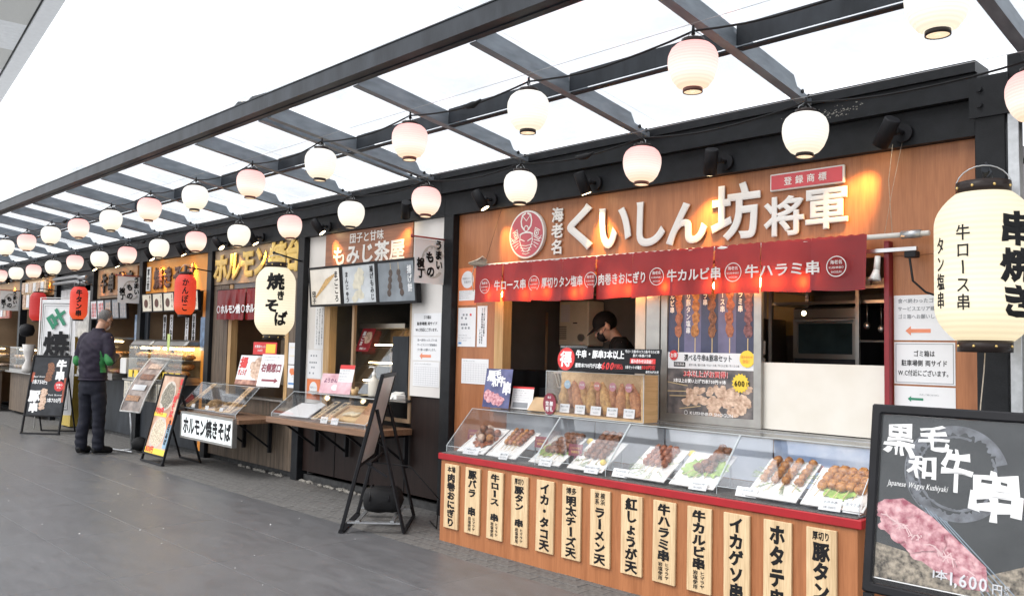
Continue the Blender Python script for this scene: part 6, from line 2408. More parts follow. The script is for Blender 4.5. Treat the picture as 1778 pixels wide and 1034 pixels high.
# ================================================================== stall 4: orange
SG4 = thing('shop_sign', 'brown raised brush lettering on the orange fascia with a small name plate', 'shop sign', (-11.5, 4.70, 2.3))
BRL = mat('dark_brown_letters', (0.10, 0.035, 0.02), .5)
f = Fr((-11.5, 4.712, 2.28))
for ch, u in (('焼', -.55), ('き', -.22), ('そ', .10), ('ば', .45)):
    mb = MB()
    put(mb, f, ch, u, 0, .30, w=.30, d=.003, bold=.05, ext=.05, dz=.02, wob=.03)
    mb.build('letter', BRL, SG4)
MB().fbox(f, -.96, -.82, -.17, .17, .003, .02).build('small_plate', PLAS, SG4)
mb = MB()
vtext(mb, f, '富士宮', -.89, .15, -.15, .09, d=.02, bold=.03)
mb.build('lettering', PRK, SG4)
for i in range(5):
    x0 = -12.30 + i * .37
    f = Fr((x0, 4.60, 1.80), 0, -.08)
    T = thing('menu_box', 'cream menu panel over the orange stall counter, %s from the left' % ORD[i], 'menu board', f.o)
    MB().frame(f, 0, .355, 0, .26, .014, -.03, .006).build('frame', BLACK2, T)
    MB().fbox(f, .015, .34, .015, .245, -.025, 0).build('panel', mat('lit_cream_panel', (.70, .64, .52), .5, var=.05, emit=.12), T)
    mb = MB()
    vtext(mb, f, ['焼きそば', 'つくね', 'おでん', '富士宮', '大盛り'][i], .28, .23, .05, .04, d=.001, bold=.03)
    mb.disc(f, .14, .12, .07, .06, .002, n=16)
    mb.build('lettering', BRL, T)
DKS = []
for i, x in enumerate((-12.25, -12.02, -11.50, -11.28)):
    f = Fr((x, 4.9, 1.38))
    T = thing('name_strip', 'white strip with dark vertical writing behind the orange stall cabinets, %s from the left' % ORD[i], 'name board', f.o)
    MB().fbox(f, -.05, .05, 0, .40, 0, .003).build('strip', PAPER, T)
    mb = MB()
    vtext(mb, f, ['焼きそば', 'つくね串', '生ビール', 'お茶各種'][i], 0, .38, .02, .07, d=.003, bold=.05)
    mb.build('lettering', PRK, T)


def warm_cabinet(x0, x1, y0, y1, z0, z1, label):
    T = thing('warming_cabinet', label, 'warming cabinet', ((x0 + x1) / 2, y0, z0))
    MB().box(x0, x1, y0, y1, z0, z0 + .07).build('base', STAIN, T, bevel=.004)
    MB().hexa([(x0, y0, z1 - .10), (x1, y0, z1 - .10), (x1, y1, z1 - .10), (x0, y1, z1 - .10), (x0, y0 + .07, z1 - .02), (x1, y0 + .07, z1 - .02), (x1, y1, z1 - .01), (x0, y1, z1 - .01)]).build('curved_top', STAIN, T, bevel=.02)
    MB().box(x0 + .01, x1 - .01, y0 + .002, y0 + .006, z0 + .072, z1 - .10).build('front_pane', GLASS, T)
    for xa in (x0, x1 - .004):
        MB().box(xa, xa + .004, y0 + .01, y1, z0 + .072, z1 - .10).build('side_pane', GLASS, T)
    MB().box(x0 + .01, x1 - .01, y1 - .01, y1, z0 + .072, z1 - .10).build('back_panel', WOODY, T)
    MB().box(x0 + .01, x1 - .01, y0 + .03, y1 - .012, (z0 + z1) / 2, (z0 + z1) / 2 + .008).build('wire_shelf', STAIN, T)
    MB().tube([(x0 + .05, (y0 + y1) / 2, z1 - .13), (x1 - .05, (y0 + y1) / 2, z1 - .13)], .016, 6).build('tube_lamp', TUBE, T)
    for zz in (z0 + .075, (z0 + z1) / 2 + .012, z0 + .165):
        n_ = int((x1 - x0) / .12)
        for k in range(n_):
            mb = MB()
            mb.ell((x0 + .07 + k * .12 + random.uniform(-.012, .012), y0 + .09 + (.06 if zz - z0 > .1 else 0), zz + .035), .056, .07, .04, 10, 6, .16)
            mb.build('packed_food', MEATO if k % 3 else FRY, T)
    for k in range(int((x1 - x0) / .2)):
        MB().box(x0 + .05 + k * .2, x0 + .19 + k * .2, y0 - .006, y0 - .002, z0 + .02, z0 + .12).build('yellow_label', PRY, T)
    return T


warm_cabinet(-12.42, -11.72, 4.48, 4.80, .888, 1.44, 'rounded steel warming cabinet, left one on the orange stall counter')
warm_cabinet(-11.64, -10.62, 4.48, 4.80, .888, 1.44, 'long rounded steel warming cabinet, right one on the orange stall counter')
for i in range(6):
    f = Fr((-12.30 + i * .235, 4.40, .62), 0, 0)
    T = thing('paper_menu', 'pale hand-written menu sheet under the orange stall counter, %s from the left' % ORD[i], 'menu sheet', f.o)
    MB().fbox(f, 0, .215, 0, .235, 0, .002).build('sheet', mat('cream_paper', (.60, .55, .45), .6), T)
    mb = MB()
    for k in range(3):
        vtext(mb, f, '焼きそば大盛'[k:k + 4], .17 - k * .06, .22, .03, .035, d=.002, bold=.03)
    mb.build('lettering', PRG, T)
tag(MB().box(-10.60, -10.42, 4.69, 4.705, 1.30, 1.72).build('wall_poster', mat('blue_grey_poster', (.10, .17, .28), .4, var=.5, scale=12)), 'blue-grey poster on the orange pillar', 'poster')
tag(MB().box(-10.98, -10.90, 4.43, 4.435, 1.28, 1.50).build('hanging_tag', mat('lime_paper', (.50, .60, .20), .6)), 'lime green slip hanging before the right warming cabinet', 'paper slip')

# ================================================================== stall 5
SG5 = thing('shop_sign', 'carved wooden sign with dark raised kanji lit by two lamps', 'shop sign', (-13.5, 4.70, 2.25))
MB().box(-14.42, -12.82, 4.695, 4.715, 2.09, 2.50).build('sign_board', mat('amber_sign_wood', (.30, .13, .04), .45, var=.3, scale=5), SG5)
f = Fr((-13.62, 4.695, 2.29))
for ch, u in (('牛', -.52), ('串', -.20), ('焼', .22), ('串', .56)):
    mb = MB()
    put(mb, f, ch, u, 0, .30, w=.26, d=.003, bold=.045, ext=.06, dz=.025, wob=.03)
    mb.build('letter', mat('black_brown_letters', (.04, .025, .018), .4), SG5)
for i in range(5):
    x0 = -14.36 + i * .31
    f = Fr((x0, 4.58, 1.72), 0, -.08)
    T = thing('menu_box', 'small photo menu over the beef skewer counter, %s from the left' % ORD[i], 'menu board', f.o)
    MB().frame(f, 0, .30, 0, .30, .014, -.03, .006).build('frame', WOODD, T)
    MB().fbox(f, .015, .285, .015, .285, -.025, 0).build('panel', PDG if i > 1 else PAPER, T)
    q = MB()
    for k in range(3):
        for j_ in range(4):
            q.disc(f, .07 + k * .07 + j_ * .008, .06 + j_ * .055, .024, .03, .001 + j_ * .0002, n=10, jit=.2)
    q.build('skewer_picture', [mat('crimson_picture', (.55, .05, .05), .4, var=.5, scale=40), mat('crimson_picture', (.55, .05, .05), .4), MEATP, mat('grey_picture', (.4, .36, .34), .4, var=.4, scale=40), mat('grey_picture', (.4, .36, .34), .4)][i], T)
T = thing('glass_showcase', 'glass counter case holding grilled orange skewers behind the man', 'showcase', (-13.6, 4.45, .87))
MB().box(-14.38, -12.85, 4.42, 4.85, .872, .93).build('base', STAIN, T)
MB().box(-14.38, -12.85, 4.42, 4.425, .932, 1.42).build('front_pane', GLASS, T)
MB().box(-12.855, -12.85, 4.43, 4.84, .932, 1.42).build('side_pane', GLASS, T)
MB().box(-14.39, -12.84, 4.415, 4.86, 1.422, 1.45).build('top_rail', STAIN, T)
MB().box(-14.36, -12.87, 4.44, 4.84, 1.16, 1.168).build('wire_shelf', STAIN, T)
MB().tube([(-14.2, 4.6, 1.39), (-13.0, 4.6, 1.39)], .012, 6).build('tube_lamp', TUBE, T)
for k in range(12):
    f = PF((-14.25 + k * .12, 4.47, 1.175), .5, .1)
    skewer(T, f, 0, .08, 0, [(.03, .03)] * 4, MEATO, .03)
for k in range(8):
    MB().ell((-14.2 + k * .17, 4.6, .96), .07, .10, .035, 10, 6, .1).build('packed_food', MEATR if k % 2 else FRY, T)
tag(MB().box(-12.79, -12.66, 4.68, 4.715, 1.30, 1.78).build('wall_poster', mat('blue_poster', (.05, .12, .26), .4, var=.5, scale=16, col2=(.30, .40, .52))), 'dark blue upright poster on the post right of the beef stall', 'poster')
tag(MB().box(-12.78, -12.56, 4.50, 4.66, .94, 1.16).build('napkin_box', PLAS, bevel=.005), 'white box on the ledge between the beef and orange stalls', 'box')
# curved standing menu held by a metal leg in front of stall 5
T = thing('menu_stand', 'curved glossy menu board on a white rim standing to the right of the man', 'menu stand', (-11.35, 4.05, 0))
vs_, fs = [], []
NN = 10
rim = MB()
prev = None
fo5 = Fr((-11.62, 4.12, 0), .18)
CV = []
for k in range(NN + 1):
    t = k / NN
    z = .50 + .68 * t
    b = .18 * t + .22 * t * t
    CV.append((z, -b))
MENU = mat('brown_menu_photo', (.20, .12, .09), .25, var=.6, scale=7, col2=(.50, .40, .34))
for k in range(NN):
    (za, ba), (zb_, bb) = CV[k], CV[k + 1]
    rim.add([fo5.p(0, za, ba), fo5.p(.46, za, ba), fo5.p(.46, zb_, bb), fo5.p(0, zb_, bb)], [(0, 1, 2, 3)])
rim.build('menu_face', MENU, T)
r2 = MB()
r2.tube([fo5.p(0, z, b) for z, b in CV], .010, 6).tube([fo5.p(.46, z, b) for z, b in CV], .010, 6)
r2.tube([fo5.p(0, CV[-1][0], CV[-1][1]), fo5.p(.46, CV[-1][0], CV[-1][1])], .010, 6).tube([fo5.p(0, .5, 0), fo5.p(.46, .5, 0)], .010, 6)
r2.build('white_rim', PLAS, T)
r3 = MB()
r3.tube([fo5.p(.23, .5, -.01), fo5.p(.23, .02, -.05)], .014, 8)
r3.tube([fo5.p(-.05, .02, -.3), fo5.p(.5, .02, -.3)], .012, 6).tube([fo5.p(-.05, .02, .1), fo5.p(.5, .02, .1)], .012, 6).tube([fo5.p(.23, .02, -.3), fo5.p(.23, .02, .1)], .012, 6)
r3.build('stand', GALV, T)
mb = MB()
mb.add([fo5.p(.05, .95, -.24 + .01), fo5.p(.42, .95, -.23), fo5.p(.42, 1.10, -.345), fo5.p(.05, 1.10, -.345)], [(0, 1, 2, 3)])
mb.build('red_heading', PRR, T)
for k in range(4):
    q = MB()
    t0 = CV[2 + k * 2]
    t1 = CV[3 + k * 2]
    q.add([fo5.p(.05 + .03 * k, t0[0], t0[1] + .012), fo5.p(.34 + .03 * k, t0[0], t0[1] + .012), fo5.p(.34 + .03 * k, t1[0], t1[1] + .012), fo5.p(.05 + .03 * k, t1[0], t1[1] + .012)], [(0, 1, 2, 3)])
    q.build('skewer_photo', [MEATO, PAPER, MEATB, MEATP][k], T)
MB().ell((-11.25, 4.25, .10), .14, .10, .09, 14, 8).build('weight_bag', RUBB, T)

# ================================================================== far left goods
for (x0, x1, y0, z0, lab, S_) in ((-18.5, -17.3, 4.48, .80, 'glass food case on the far counter behind the banner', 0), (-20.7, -19.2, 4.42, .80, 'glass food case at the left edge of the picture', 1)):
    T = thing('glass_showcase', lab, 'showcase', ((x0 + x1) / 2, y0, z0))
    MB().box(x0, x1, y0, y0 + .40, z0, z0 + .04).build('base', STAIN, T)
    MB().box(x0, x1, y0, y0 + .005, z0 + .042, z0 + .42).build('front_pane', GLASS, T)
    MB().box(x1 - .005, x1, y0 + .008, y0 + .4, z0 + .042, z0 + .42).build('side_pane', GLASS, T)
    MB().box(x0, x1, y0, y0 + .41, z0 + .422, z0 + .445).build('top_rail', STAIN, T)
    MB().box(x0 + .02, x1 - .02, y0 + .02, y0 + .39, z0 + .22, z0 + .226).build('wire_shelf', STAIN, T)
    MB().tube([(x0 + .1, y0 + .15, z0 + .395), (x1 - .1, y0 + .15, z0 + .395)], .012, 6).build('tube_lamp', TUBE, T)
    for k in range(int((x1 - x0) / .13)):
        for zz in (z0 + .045, z0 + .23):
            MB().tube([(x0 + .08 + k * .13, y0 + .06, zz + .03), (x0 + .12 + k * .13, y0 + .32, zz + .05)], [.03, .022], 8).build('packed_food', FRY if (k % 2) else MEATP, T)
T = thing('cloth_bundle', 'white cloth tied in a bundle hanging beside the far food case', 'cloth', (-17.1, 4.5, .85))
MB().tube([(-17.15, 4.45, 1.30), (-17.15, 4.45, 1.15), (-17.13, 4.45, 1.02), (-17.15, 4.45, .90), (-17.18, 4.45, .82)], [.11, .09, .05, .09, .10], 12).build('cloth', WHITE, T)
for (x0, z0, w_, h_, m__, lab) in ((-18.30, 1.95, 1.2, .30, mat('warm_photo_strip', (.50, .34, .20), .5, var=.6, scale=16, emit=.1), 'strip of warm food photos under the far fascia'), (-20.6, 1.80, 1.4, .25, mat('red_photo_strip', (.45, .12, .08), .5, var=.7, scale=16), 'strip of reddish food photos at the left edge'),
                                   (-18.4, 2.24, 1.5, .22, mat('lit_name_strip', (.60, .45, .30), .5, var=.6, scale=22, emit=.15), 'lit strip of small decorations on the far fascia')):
    T = thing('menu_strip', lab, 'menu board', (x0, 4.60, z0))
    MB().box(x0, x0 + w_, 4.60, 4.64, z0, z0 + h_).build('panel', m__, T)
    for k in range(int(w_ / .24)):
        MB().box(x0 + .02 + k * .24, x0 + .20 + k * .24, 4.59, 4.598, z0 + .03, z0 + h_ - .03).build('photo', PAPER if k % 2 else MEATP, T)
tag(MB().lathe((-16.95, 4.35, 1.55), [(.0001, -.12), (.10, -.09), (.13, 0), (.10, .09), (.0001, .12)], 14).build('black_fan', BLACK2), 'round black fan head beside the far stall', 'fan')
tag(MB().box(-16.3, -15.6, 4.69, 4.715, 1.55, 2.25).build('wall_sheet', mat('grey_white_sheet', (.5, .5, .5), .5, var=.3, scale=6)), 'pale sheet on the dark service bay behind the red lantern', 'wall sheet')
tag(MB().box(-15.45, -14.75, 4.69, 4.715, 1.1, 2.2).build('wall_poster', mat('line_drawing_poster', (.55, .54, .52), .5, var=.3, scale=10)), 'pale poster with a faint drawing behind the man', 'poster')
tag(MB().box(-15.35, -14.85, 4.50, 4.68, .02, 1.45).build('yellow_box', mat('mustard_board', (.45, .33, .06), .5)), 'mustard yellow board standing behind the man', 'board')

# ================================================================== nobori banner
yb_ = math.atan2(.72, .69)
f = Fr((-14.86, 4.00, .12), .62)
T = thing('banner_flag', 'tall white banner with a green kanji over a huge black one behind the dark A-board', 'banner', f.o)
vs_, fs = [], []
NX, NZ = 8, 26
for sd in (0, 1):
    for j in range(NZ + 1):
        for k in range(NX + 1):
            u, v = .62 * k / NX, .12 + 1.78 * j / NZ
            vs_.append(f.p(u, v, .014 * math.sin(v * 3 + u * 4) - sd * .002))
n1 = (NX + 1) * (NZ + 1)
for sd in (0, 1):
    for j in range(NZ):
        for k in range(NX):
            a = sd * n1 + j * (NX + 1) + k
            q_ = (a, a + 1, a + NX + 2, a + NX + 1)
            fs.append(q_ if sd == 0 else tuple(reversed(q_)))
MB().add(vs_, fs, True).build('cloth', mat('banner_cloth', (.80, .80, .80), .7, var=.02), T)
MB().tube([f.p(-.012, -.1, 0), f.p(-.012, 1.93, 0)], .010, 8).tube([f.p(-.012, 1.925, 0), f.p(.63, 1.925, 0)], .006, 6).build('pole', PLAS, T)
q = MB()
for (u0, v0, u1, v1) in ((.05, .2, .57, 1.84), (.08, .24, .54, 1.80)):
    q.frame(Fr(f.p(0, 0, .018), .62), u0, u1, v0, v1, .008 if u0 == .05 else .004, 0, .002)
q.build('border_lines', PRK, T)
fb = Fr(f.p(0, 0, .020), .62)
mb = MB()
put(mb, fb, '叶', .31, 1.60, .30, w=.34, bold=.045, rot=.6)
mb.build('green_kanji', PRGN, T)
mb = MB()
put(mb, fb, '焼', .31, 1.19, .44, w=.46, bold=.036)
put(mb, fb, '牛', .31, .72, .44, w=.46, bold=.05)
mb.build('black_kanji', PRK, T)


# ================================================================== A-boards
def a_board(p0, yaw, W_, top, lean, label, face_fn, zb=.20, depth=.45, rear=True, frame_m=BLACK2, fw_=.03):
    """p0 = left front foot; yaw of the face; the frame leans back by lean over its height"""
    tilt = math.atan2(lean, top)
    f = Fr((p0[0], p0[1], 0), yaw, tilt)
    H_ = math.hypot(top, lean)
    T = thing('menu_board', label, 'A-board', f.o)
    MB().fbox(f, 0, fw_, .02, H_, -.012, .016).fbox(f, W_ - fw_, W_, .02, H_, -.012, .016).fbox(f, fw_, W_ - fw_, H_ - fw_, H_, -.012, .016).fbox(f, fw_, W_ - fw_, zb, zb + fw_, -.012, .016).build('frame', frame_m, T, bevel=.004)
    MB().fbox(f, .0, W_, .0, .02, -.02, .02).build('foot_bar', frame_m, T)
    if rear:
        fr_ = Fr((p0[0], p0[1], 0), yaw)
        m_ = MB()
        for u in (fw_ / 2 + .02, W_ - fw_ / 2 - .02):
            a = f.p(u, H_ * .78, -.02)
            b = fr_.p(u, .01, -depth)
            m_.bar(a, b, .02)
        m_.bar(fr_.p(fw_, .012, -depth), fr_.p(W_ - fw_, .012, -depth), .02)
        m_.build('rear_leg', frame_m, T)
    face_fn(T, f, fw_, W_ - fw_, zb + fw_, H_ - fw_)
    return T


CHAR = mat('charcoal_poster', (0.035, 0.037, 0.042), .3, var=.3, scale=7)


def face_beef_pork(T, f, u0, u1, v0, v1):
    MB().fbox(f, u0, u1, v0, v1, -.005, .002).build('poster', CHAR, T)
    w_ = u1 - u0
    q = MB()
    for k in range(6):
        q.disc(f, u0 + w_ * .50 + .012 * math.sin(k), v1 - .12 - k * .045, .055, .035, .003 + k * .0003, n=12, jit=.2)
    q.build('beef_picture', MEATB, T)
    q = MB()
    for k in range(7):
        q.disc(f, u0 + w_ * .42 + .012 * math.sin(k * 2), v0 + .36 - k * .042, .05, .034, .003 + k * .0003, n=12, jit=.2)
    q.build('pork_picture', MEATP, T)
    mb = MB()
    put(mb, f, '牛', u0 + w_ * .80, v1 - .12, .16, d=.002, bold=.06, wob=.05)
    put(mb, f, '串', u0 + w_ * .80, v1 - .28, .15, d=.002, bold=.06, wob=.05)
    put(mb, f, '豚', u0 + w_ * .17, v0 + .28, .17, d=.002, bold=.06, wob=.05)
    put(mb, f, '串', u0 + w_ * .19, v0 + .11, .15, d=.002, bold=.06, wob=.05)
    htext(mb, f, '1本750円', u0 + w_ * .26, v1 - .38, .075, width=w_ * .42, d=.002, bold=.04)
    htext(mb, f, '1本700円', u0 + w_ * .74, v0 + .22, .075, width=w_ * .40, d=.002, bold=.04)
    htext(mb, f, 'Beef Skewer', u0 + w_ * .25, v1 - .30, .035, d=.002, bold=.02)
    htext(mb, f, 'Pork Skewer', u0 + w_ * .75, v0 + .30, .035, d=.002, bold=.02)
    mb.build('lettering', PRW, T)
    MB().disc(f, u0 + w_ * .82, v1 - .44, .075, .075, .004, .0021).build('red_disc', PRR, T)
    mb = MB()
    htext(mb, f, '自慢の', u0 + w_ * .82, v1 - .42, .035, d=.004, bold=.03)
    htext(mb, f, 'タレ', u0 + w_ * .82, v1 - .46, .035, d=.004, bold=.03)
    mb.build('lettering', PRW, T)
    q = MB()
    stroke(q, f, [(u0 + .01, v0 + .5), (u0 + .02, v1 - .25)], .05, .0025)
    stroke(q, f, [(u1 - .02, v0 + .2), (u1 - .02, v0 + .55)], .03, .0025)
    q.build('red_glow_print', mat('ember_print', (.35, .07, .03), .5, var=.5, scale=12), T)


a_board((-14.30, 3.66), .735, .60, 1.16, .22, 'dark A-board with white beef and pork kanji before the white banner', face_beef_pork, zb=.26, fw_=.025)


def face_noodle(T, f, u0, u1, v0, v1):
    MB().fbox(f, u0, u1, v0, v1, -.005, .002).build('poster', mat('orange_poster', (.60, .25, .10), .4, var=.5, scale=5, col2=(.72, .52, .40)), T)
    w_, h_ = u1 - u0, v1 - v0
    for (cu, cv, r_, m__, nm) in ((.42, .74, .17, mat('dark_noodle_picture', (.12, .09, .05), .5, var=.8, scale=60, col2=(.40, .36, .28)), 'noodle_bowl'), (.40, .26, .18, mat('pale_noodle_picture', (.55, .42, .26), .5, var=.5, scale=60, col2=(.80, .70, .54)), 'noodle_tray')):
        MB().disc(f, u0 + w_ * cu, v0 + h_ * cv, r_ * 1.16, r_ * 1.0, .0035, .0021, n=26, rot=.5).build('bowl_picture', mat('cream_bowl_print', (.55, .50, .44), .5, var=.2), T)
        q = MB()
        q.disc(f, u0 + w_ * cu, v0 + h_ * cv, r_ * 1.0, r_ * .86, .0045, .0036, n=24, jit=.10, rot=.5)
        q.build(nm, m__, T)
    q = MB().fbox(f, u0, u0 + w_ * .6, v0 + h_ * .47, v0 + h_ * .52, .0036, .0046).fbox(f, u0, u1, v0, v0 + h_ * .07, .0036, .0046)
    q.build('yellow_strip', PRY, T)
    mb = MB()
    htext(mb, f, '750円', u0 + w_ * .22, v0 + h_ * .54, .09, width=.22, d=.005, bold=.06)
    vtext(mb, f, '富士宮', u0 + w_ * .90, v1 - .02, v1 - .26, .07, d=.005, bold=.05)
    vtext(mb, f, '焼そば', u0 + w_ * .80, v1 - .22, v1 - .48, .08, d=.005, bold=.06)
    htext(mb, f, '850円', u0 + w_ * .22, v0 + h_ * .05, .08, width=.22, d=.005, bold=.06)
    mb.build('lettering', PRR, T)
    mb = MB()
    vtext(mb, f, 'からあげ', u0 + w_ * .86, v0 + .42, v0 + .12, .06, d=.006, bold=.05)
    mb.build('lettering', PRK, T)
    q = MB().disc(f, u0 + w_ * .80, v0 + h_ * .42, .10, .09, .0034, .0021, n=20)
    q.build('orange_picture', PRO, T)
    q = MB().fbox(f, u1 - .13, u1, v0 + .08, v0 + .36, .0024, .0034)
    q.build('steel_blue_field', mat('steel_blue_print', (.20, .32, .42), .5, var=.4, scale=10), T)


a_board((-10.44, 3.97), .0, .63, 1.02, .235, 'slim black A-board with two noodle photos before the orange stall', face_noodle, zb=.085, fw_=.022)


def face_blank(T, f, u0, u1, v0, v1):
    MB().fbox(f, u0, u1, v0, v1, -.004, .004).build('pale_panel', mat('pale_grey_board', (.72, .73, .73), .35, var=.08), T)


ANG = math.atan2(-.69, -.0) 
# nearly edge-on A-board: width direction (-.72, .69)
TB = a_board((-6.12, 4.12), math.atan2(-.69, .72), .72, 1.19, .28, 'black A-board seen edge-on in front of the tea stall with a pale back panel', face_blank, zb=.50, depth=.47)
c0 = Vector((-6.12, 4.12, 0))
RW = Vector((.72, -.69, 0)).normalized()
BK = Vector((.69, .72, 0)).normalized()
m_ = MB()
m_.bar(c0 + RW * .02 + BK * .12 + Vector((0, 0, .09)), c0 + RW * .70 + BK * .12 + Vector((0, 0, .09)), .03, .012)
m_.bar(c0 + RW * .02 + BK * .38 + Vector((0, 0, .09)), c0 + RW * .70 + BK * .38 + Vector((0, 0, .09)), .03, .012)
m_.bar(c0 + RW * .06 + BK * .04 + Vector((0, 0, .075)), c0 + RW * .06 + BK * .44 + Vector((0, 0, .075)), .05, .012)
m_.bar(c0 + RW * .66 + BK * .04 + Vector((0, 0, .075)), c0 + RW * .66 + BK * .44 + Vector((0, 0, .075)), .05, .012)
m_.build('steel_brace', GALV, TB)
m_ = MB()
m_.bar(c0 + RW * .03 + BK * .20 + Vector((0, 0, .52)), c0 + RW * .69 + BK * .20 + Vector((0, 0, .52)), .02).bar(c0 + RW * .66 + BK * .16 + Vector((0, 0, .52)), c0 + RW * .67 + BK * .33 + Vector((0, 0, .42)), .015)
m_.build('cross_bar', BLACK2, TB)
cc = c0 + RW * .36 + BK * .26 + Vector((0, 0, .20))
BG = thing('weight_bag', 'black rounded weight bag lying on the brace of the edge-on A-board', 'weight bag', cc)
vs_, fs = [], []
n_, m2_ = 16, 12
for i in range(m2_ + 1):
    t = -1 + 2 * i / m2_
    rr = (1 - abs(t) ** 5) ** .5 if abs(t) < 1 else 0
    for k in range(n_):
        a = 2 * PI * k / n_
        ca, sa = math.cos(a), math.sin(a)
        e = .62
        x = math.copysign(abs(ca) ** e, ca) * .112 * rr
        z = math.copysign(abs(sa) ** e, sa) * .10 * rr
        wr = 1 + .03 * math.sin(k * 3 + i * 1.3)
        vs_.append(cc + RW * x * wr + BK * t * .165 + Vector((0, 0, z * wr)))
for i in range(m2_):
    for k in range(n_):
        fs.append((i * n_ + k, i * n_ + (k + 1) % n_, (i + 1) * n_ + (k + 1) % n_, (i + 1) * n_ + k))
MB().add(vs_, fs, True).build('bag', RUBB, BG)
m_ = MB()
for t in (-.09, .06):
    pts = [cc + RW * math.cos(a) * .118 + BK * t + Vector((0, 0, math.sin(a) * .107)) for a in [k * PI / 10 for k in range(0, 11)]]
    m_.tube(pts, .006, 5)
m_.build('strap', BLACK2, BG)
tag(MB().tube([c0 + RW * .62 + BK * .2 + Vector((0, 0, .52)), c0 + RW * .66 + BK * .5 + Vector((0, 0, .50)), c0 + RW * .60 + BK * .72 + Vector((0, 0, .25)), c0 + RW * .50 + BK * .70 + Vector((0, 0, .01)), c0 + RW * .2 + BK * .62 + Vector((0, 0, .005))], .005, 6).build('power_lead', RUBB),
    'black power lead running from the edge-on A-board down to the ground', 'cable')


def big_board():
    """poster spans x -1.36..-0.87, z 0.61..1.20 on the leaning face"""
    tilt = math.atan2(.17, 1.2)
    f = Fr((-1.395, 3.02, 0), 0, tilt)
    W_, H_ = .565, 1.240
    T = thing('menu_board', 'large black A-board with white brush kanji and raw marbled beef at the right edge', 'A-board', f.o)
    zb = .572
    MB().frame(f, 0, W_, zb, H_, .034, -.014, .018).build('frame', BLACK2, T, bevel=.006)
    for s_ in (0, 1):
        u = s_ * (W_ - .04) + .005
        MB().fbox(f, u, u + .03, 0, zb - .002, -.012, .014).build('leg', BLACK2, T)
        MB().bar(f.p(u + .015, H_ * .85, -.03), (f.p(u + .015, 0, 0).x, 3.58, .01), .022).build('rear_leg', BLACK2, T)
    MB().fbox(f, .035, W_ - .035, zb + .035, H_ - .035, -.006, -.001).build('backing', BLACK2, T)
    u0, u1, v0, v1 = .035, W_ - .035, zb + .035, H_ - .035
    MB().fbox(f, u0, u1, v0 + .022, v1, -.0005, .002).build('poster', mat('slate_poster', (.022, .026, .030), .25, var=.3, scale=4, col2=(.050, .057, .062)), T)
    MB().fbox(f, u0, u1, v0 + .018, v0 + .0215, -.0004, .003).build('white_line', PRW, T)

    def X(x):
        return x + 1.395

    def Z(z):
        return z * 1.010
    q = MB()
    for k, (ru, w_, a0_, a1_) in enumerate(((.165, .030, .3, 5.6), (.130, .008, 1.2, 6.8), (.172, .006, 2.0, 4.6))):
        q.ring(f, X(-1.10), Z(1.01), ru, ru * .98, w_, .0024 + k * .0003, 110, a0_, a1_, jit=.35)
    q.build('brush_ring', mat('grey_brush_ring', (.13, .14, .16), .5, var=.5, scale=30), T)
    mb = MB()
    for (ch, x0, x1, z0, z1, bo) in (('黒', -1.350, -1.240, 1.052, 1.165, .026), ('毛', -1.228, -1.125, 1.080, 1.168, .030), ('和', -1.262, -1.165, .980, 1.062, .028),
                                     ('牛', -1.150, -1.050, .950, 1.100, .036), ('串', -1.055, -.900, .870, 1.040, .040)):
        fit(mb, f, ch, X(x0), X(x1), Z(z0), Z(z1), d=.003, bold=bo, wob=.11, seed=3)
    mb.build('brush_writing', PRW, T)
    mb = MB()
    htext(mb, f, 'Japanese Wagyu Kushiyaki', X(-1.225), Z(.955), .027, width=.205, d=.003, shear=.22, bold=.008)
    mb.build('lettering', PRW, T)
    vb = v0 + .0225
    q = MB().poly(f, [(u0 + .001, vb), (u1 - .001, vb), (u1 - .001, vb + .13), (u0 + .36, vb + .07), (u0 + .001, vb + .12)], .0028)
    q.build('ember_photo', mat('ember_photo', (.16, .13, .10), .4, var=.8, scale=60, col2=(.42, .36, .28)), T)
    q = MB()
    for k in range(6):
        stroke(q, f, [(u0 + .15 + k * .016, vb + .27 - k * .008), (u0 + .36 + k * .022, vb + .01)], .0035, .0030 + k * .0001)
    q.build('grill_bar', mat('grill_bar_print', (.22, .28, .34), .3), T)
    q, q2 = MB(), MB()
    q.poly(f, [(u0 + .012, vb + .20), (u0 + .03, vb + .165), (u0 + .12, vb + .105), (u0 + .22, vb + .05), (u0 + .30, vb + .018), (u0 + .375, vb + .025), (u0 + .365, vb + .10), (u0 + .27, vb + .175), (u0 + .19, vb + .235), (u0 + .09, vb + .285), (u0 + .025, vb + .27)], .0035)
    for k in range(80):
        t = random.random()
        cu, cv = u0 + .035 + .30 * t, vb + .215 - .15 * t
        wv = .055 * math.sin(PI * min(1, t * .8 + .25))
        q.disc(f, cu + random.uniform(-.012, .012), cv + random.uniform(-wv, wv), random.uniform(.02, .036), random.uniform(.016, .028), .0036 + k * .00006, n=12, jit=.18)
        if k % 2 == 0:
            a_ = random.uniform(-1.4, 1.0)
            stroke(q2, f, [(cu - .02 * math.cos(a_), cv - .02 * math.sin(a_)), (cu, cv + .004), (cu + .02 * math.cos(a_), cv + .02 * math.sin(a_))], .0035, .0068 + k * .00003)
    q.build('beef_picture', RAW, T)
    q2.build('fat_streaks', mat('beef_fat_print', (.74, .52, .53), .4), T)
    mb = MB()
    htext(mb, f, '1本', X(-1.135), Z(.672), .034, width=.05, d=.0085, bold=.03)
    htext(mb, f, '1,600', X(-1.045), Z(.668), .058, width=.12, d=.0085, bold=.03)
    htext(mb, f, '円', X(-.958), Z(.660), .036, width=.034, d=.0085, bold=.02)
    vtext(mb, f, '税込', X(-.930), Z(.678), Z(.645), .018, d=.0085)
    mb.build('price', mat('silver_print', (.62, .63, .66), .4), T)
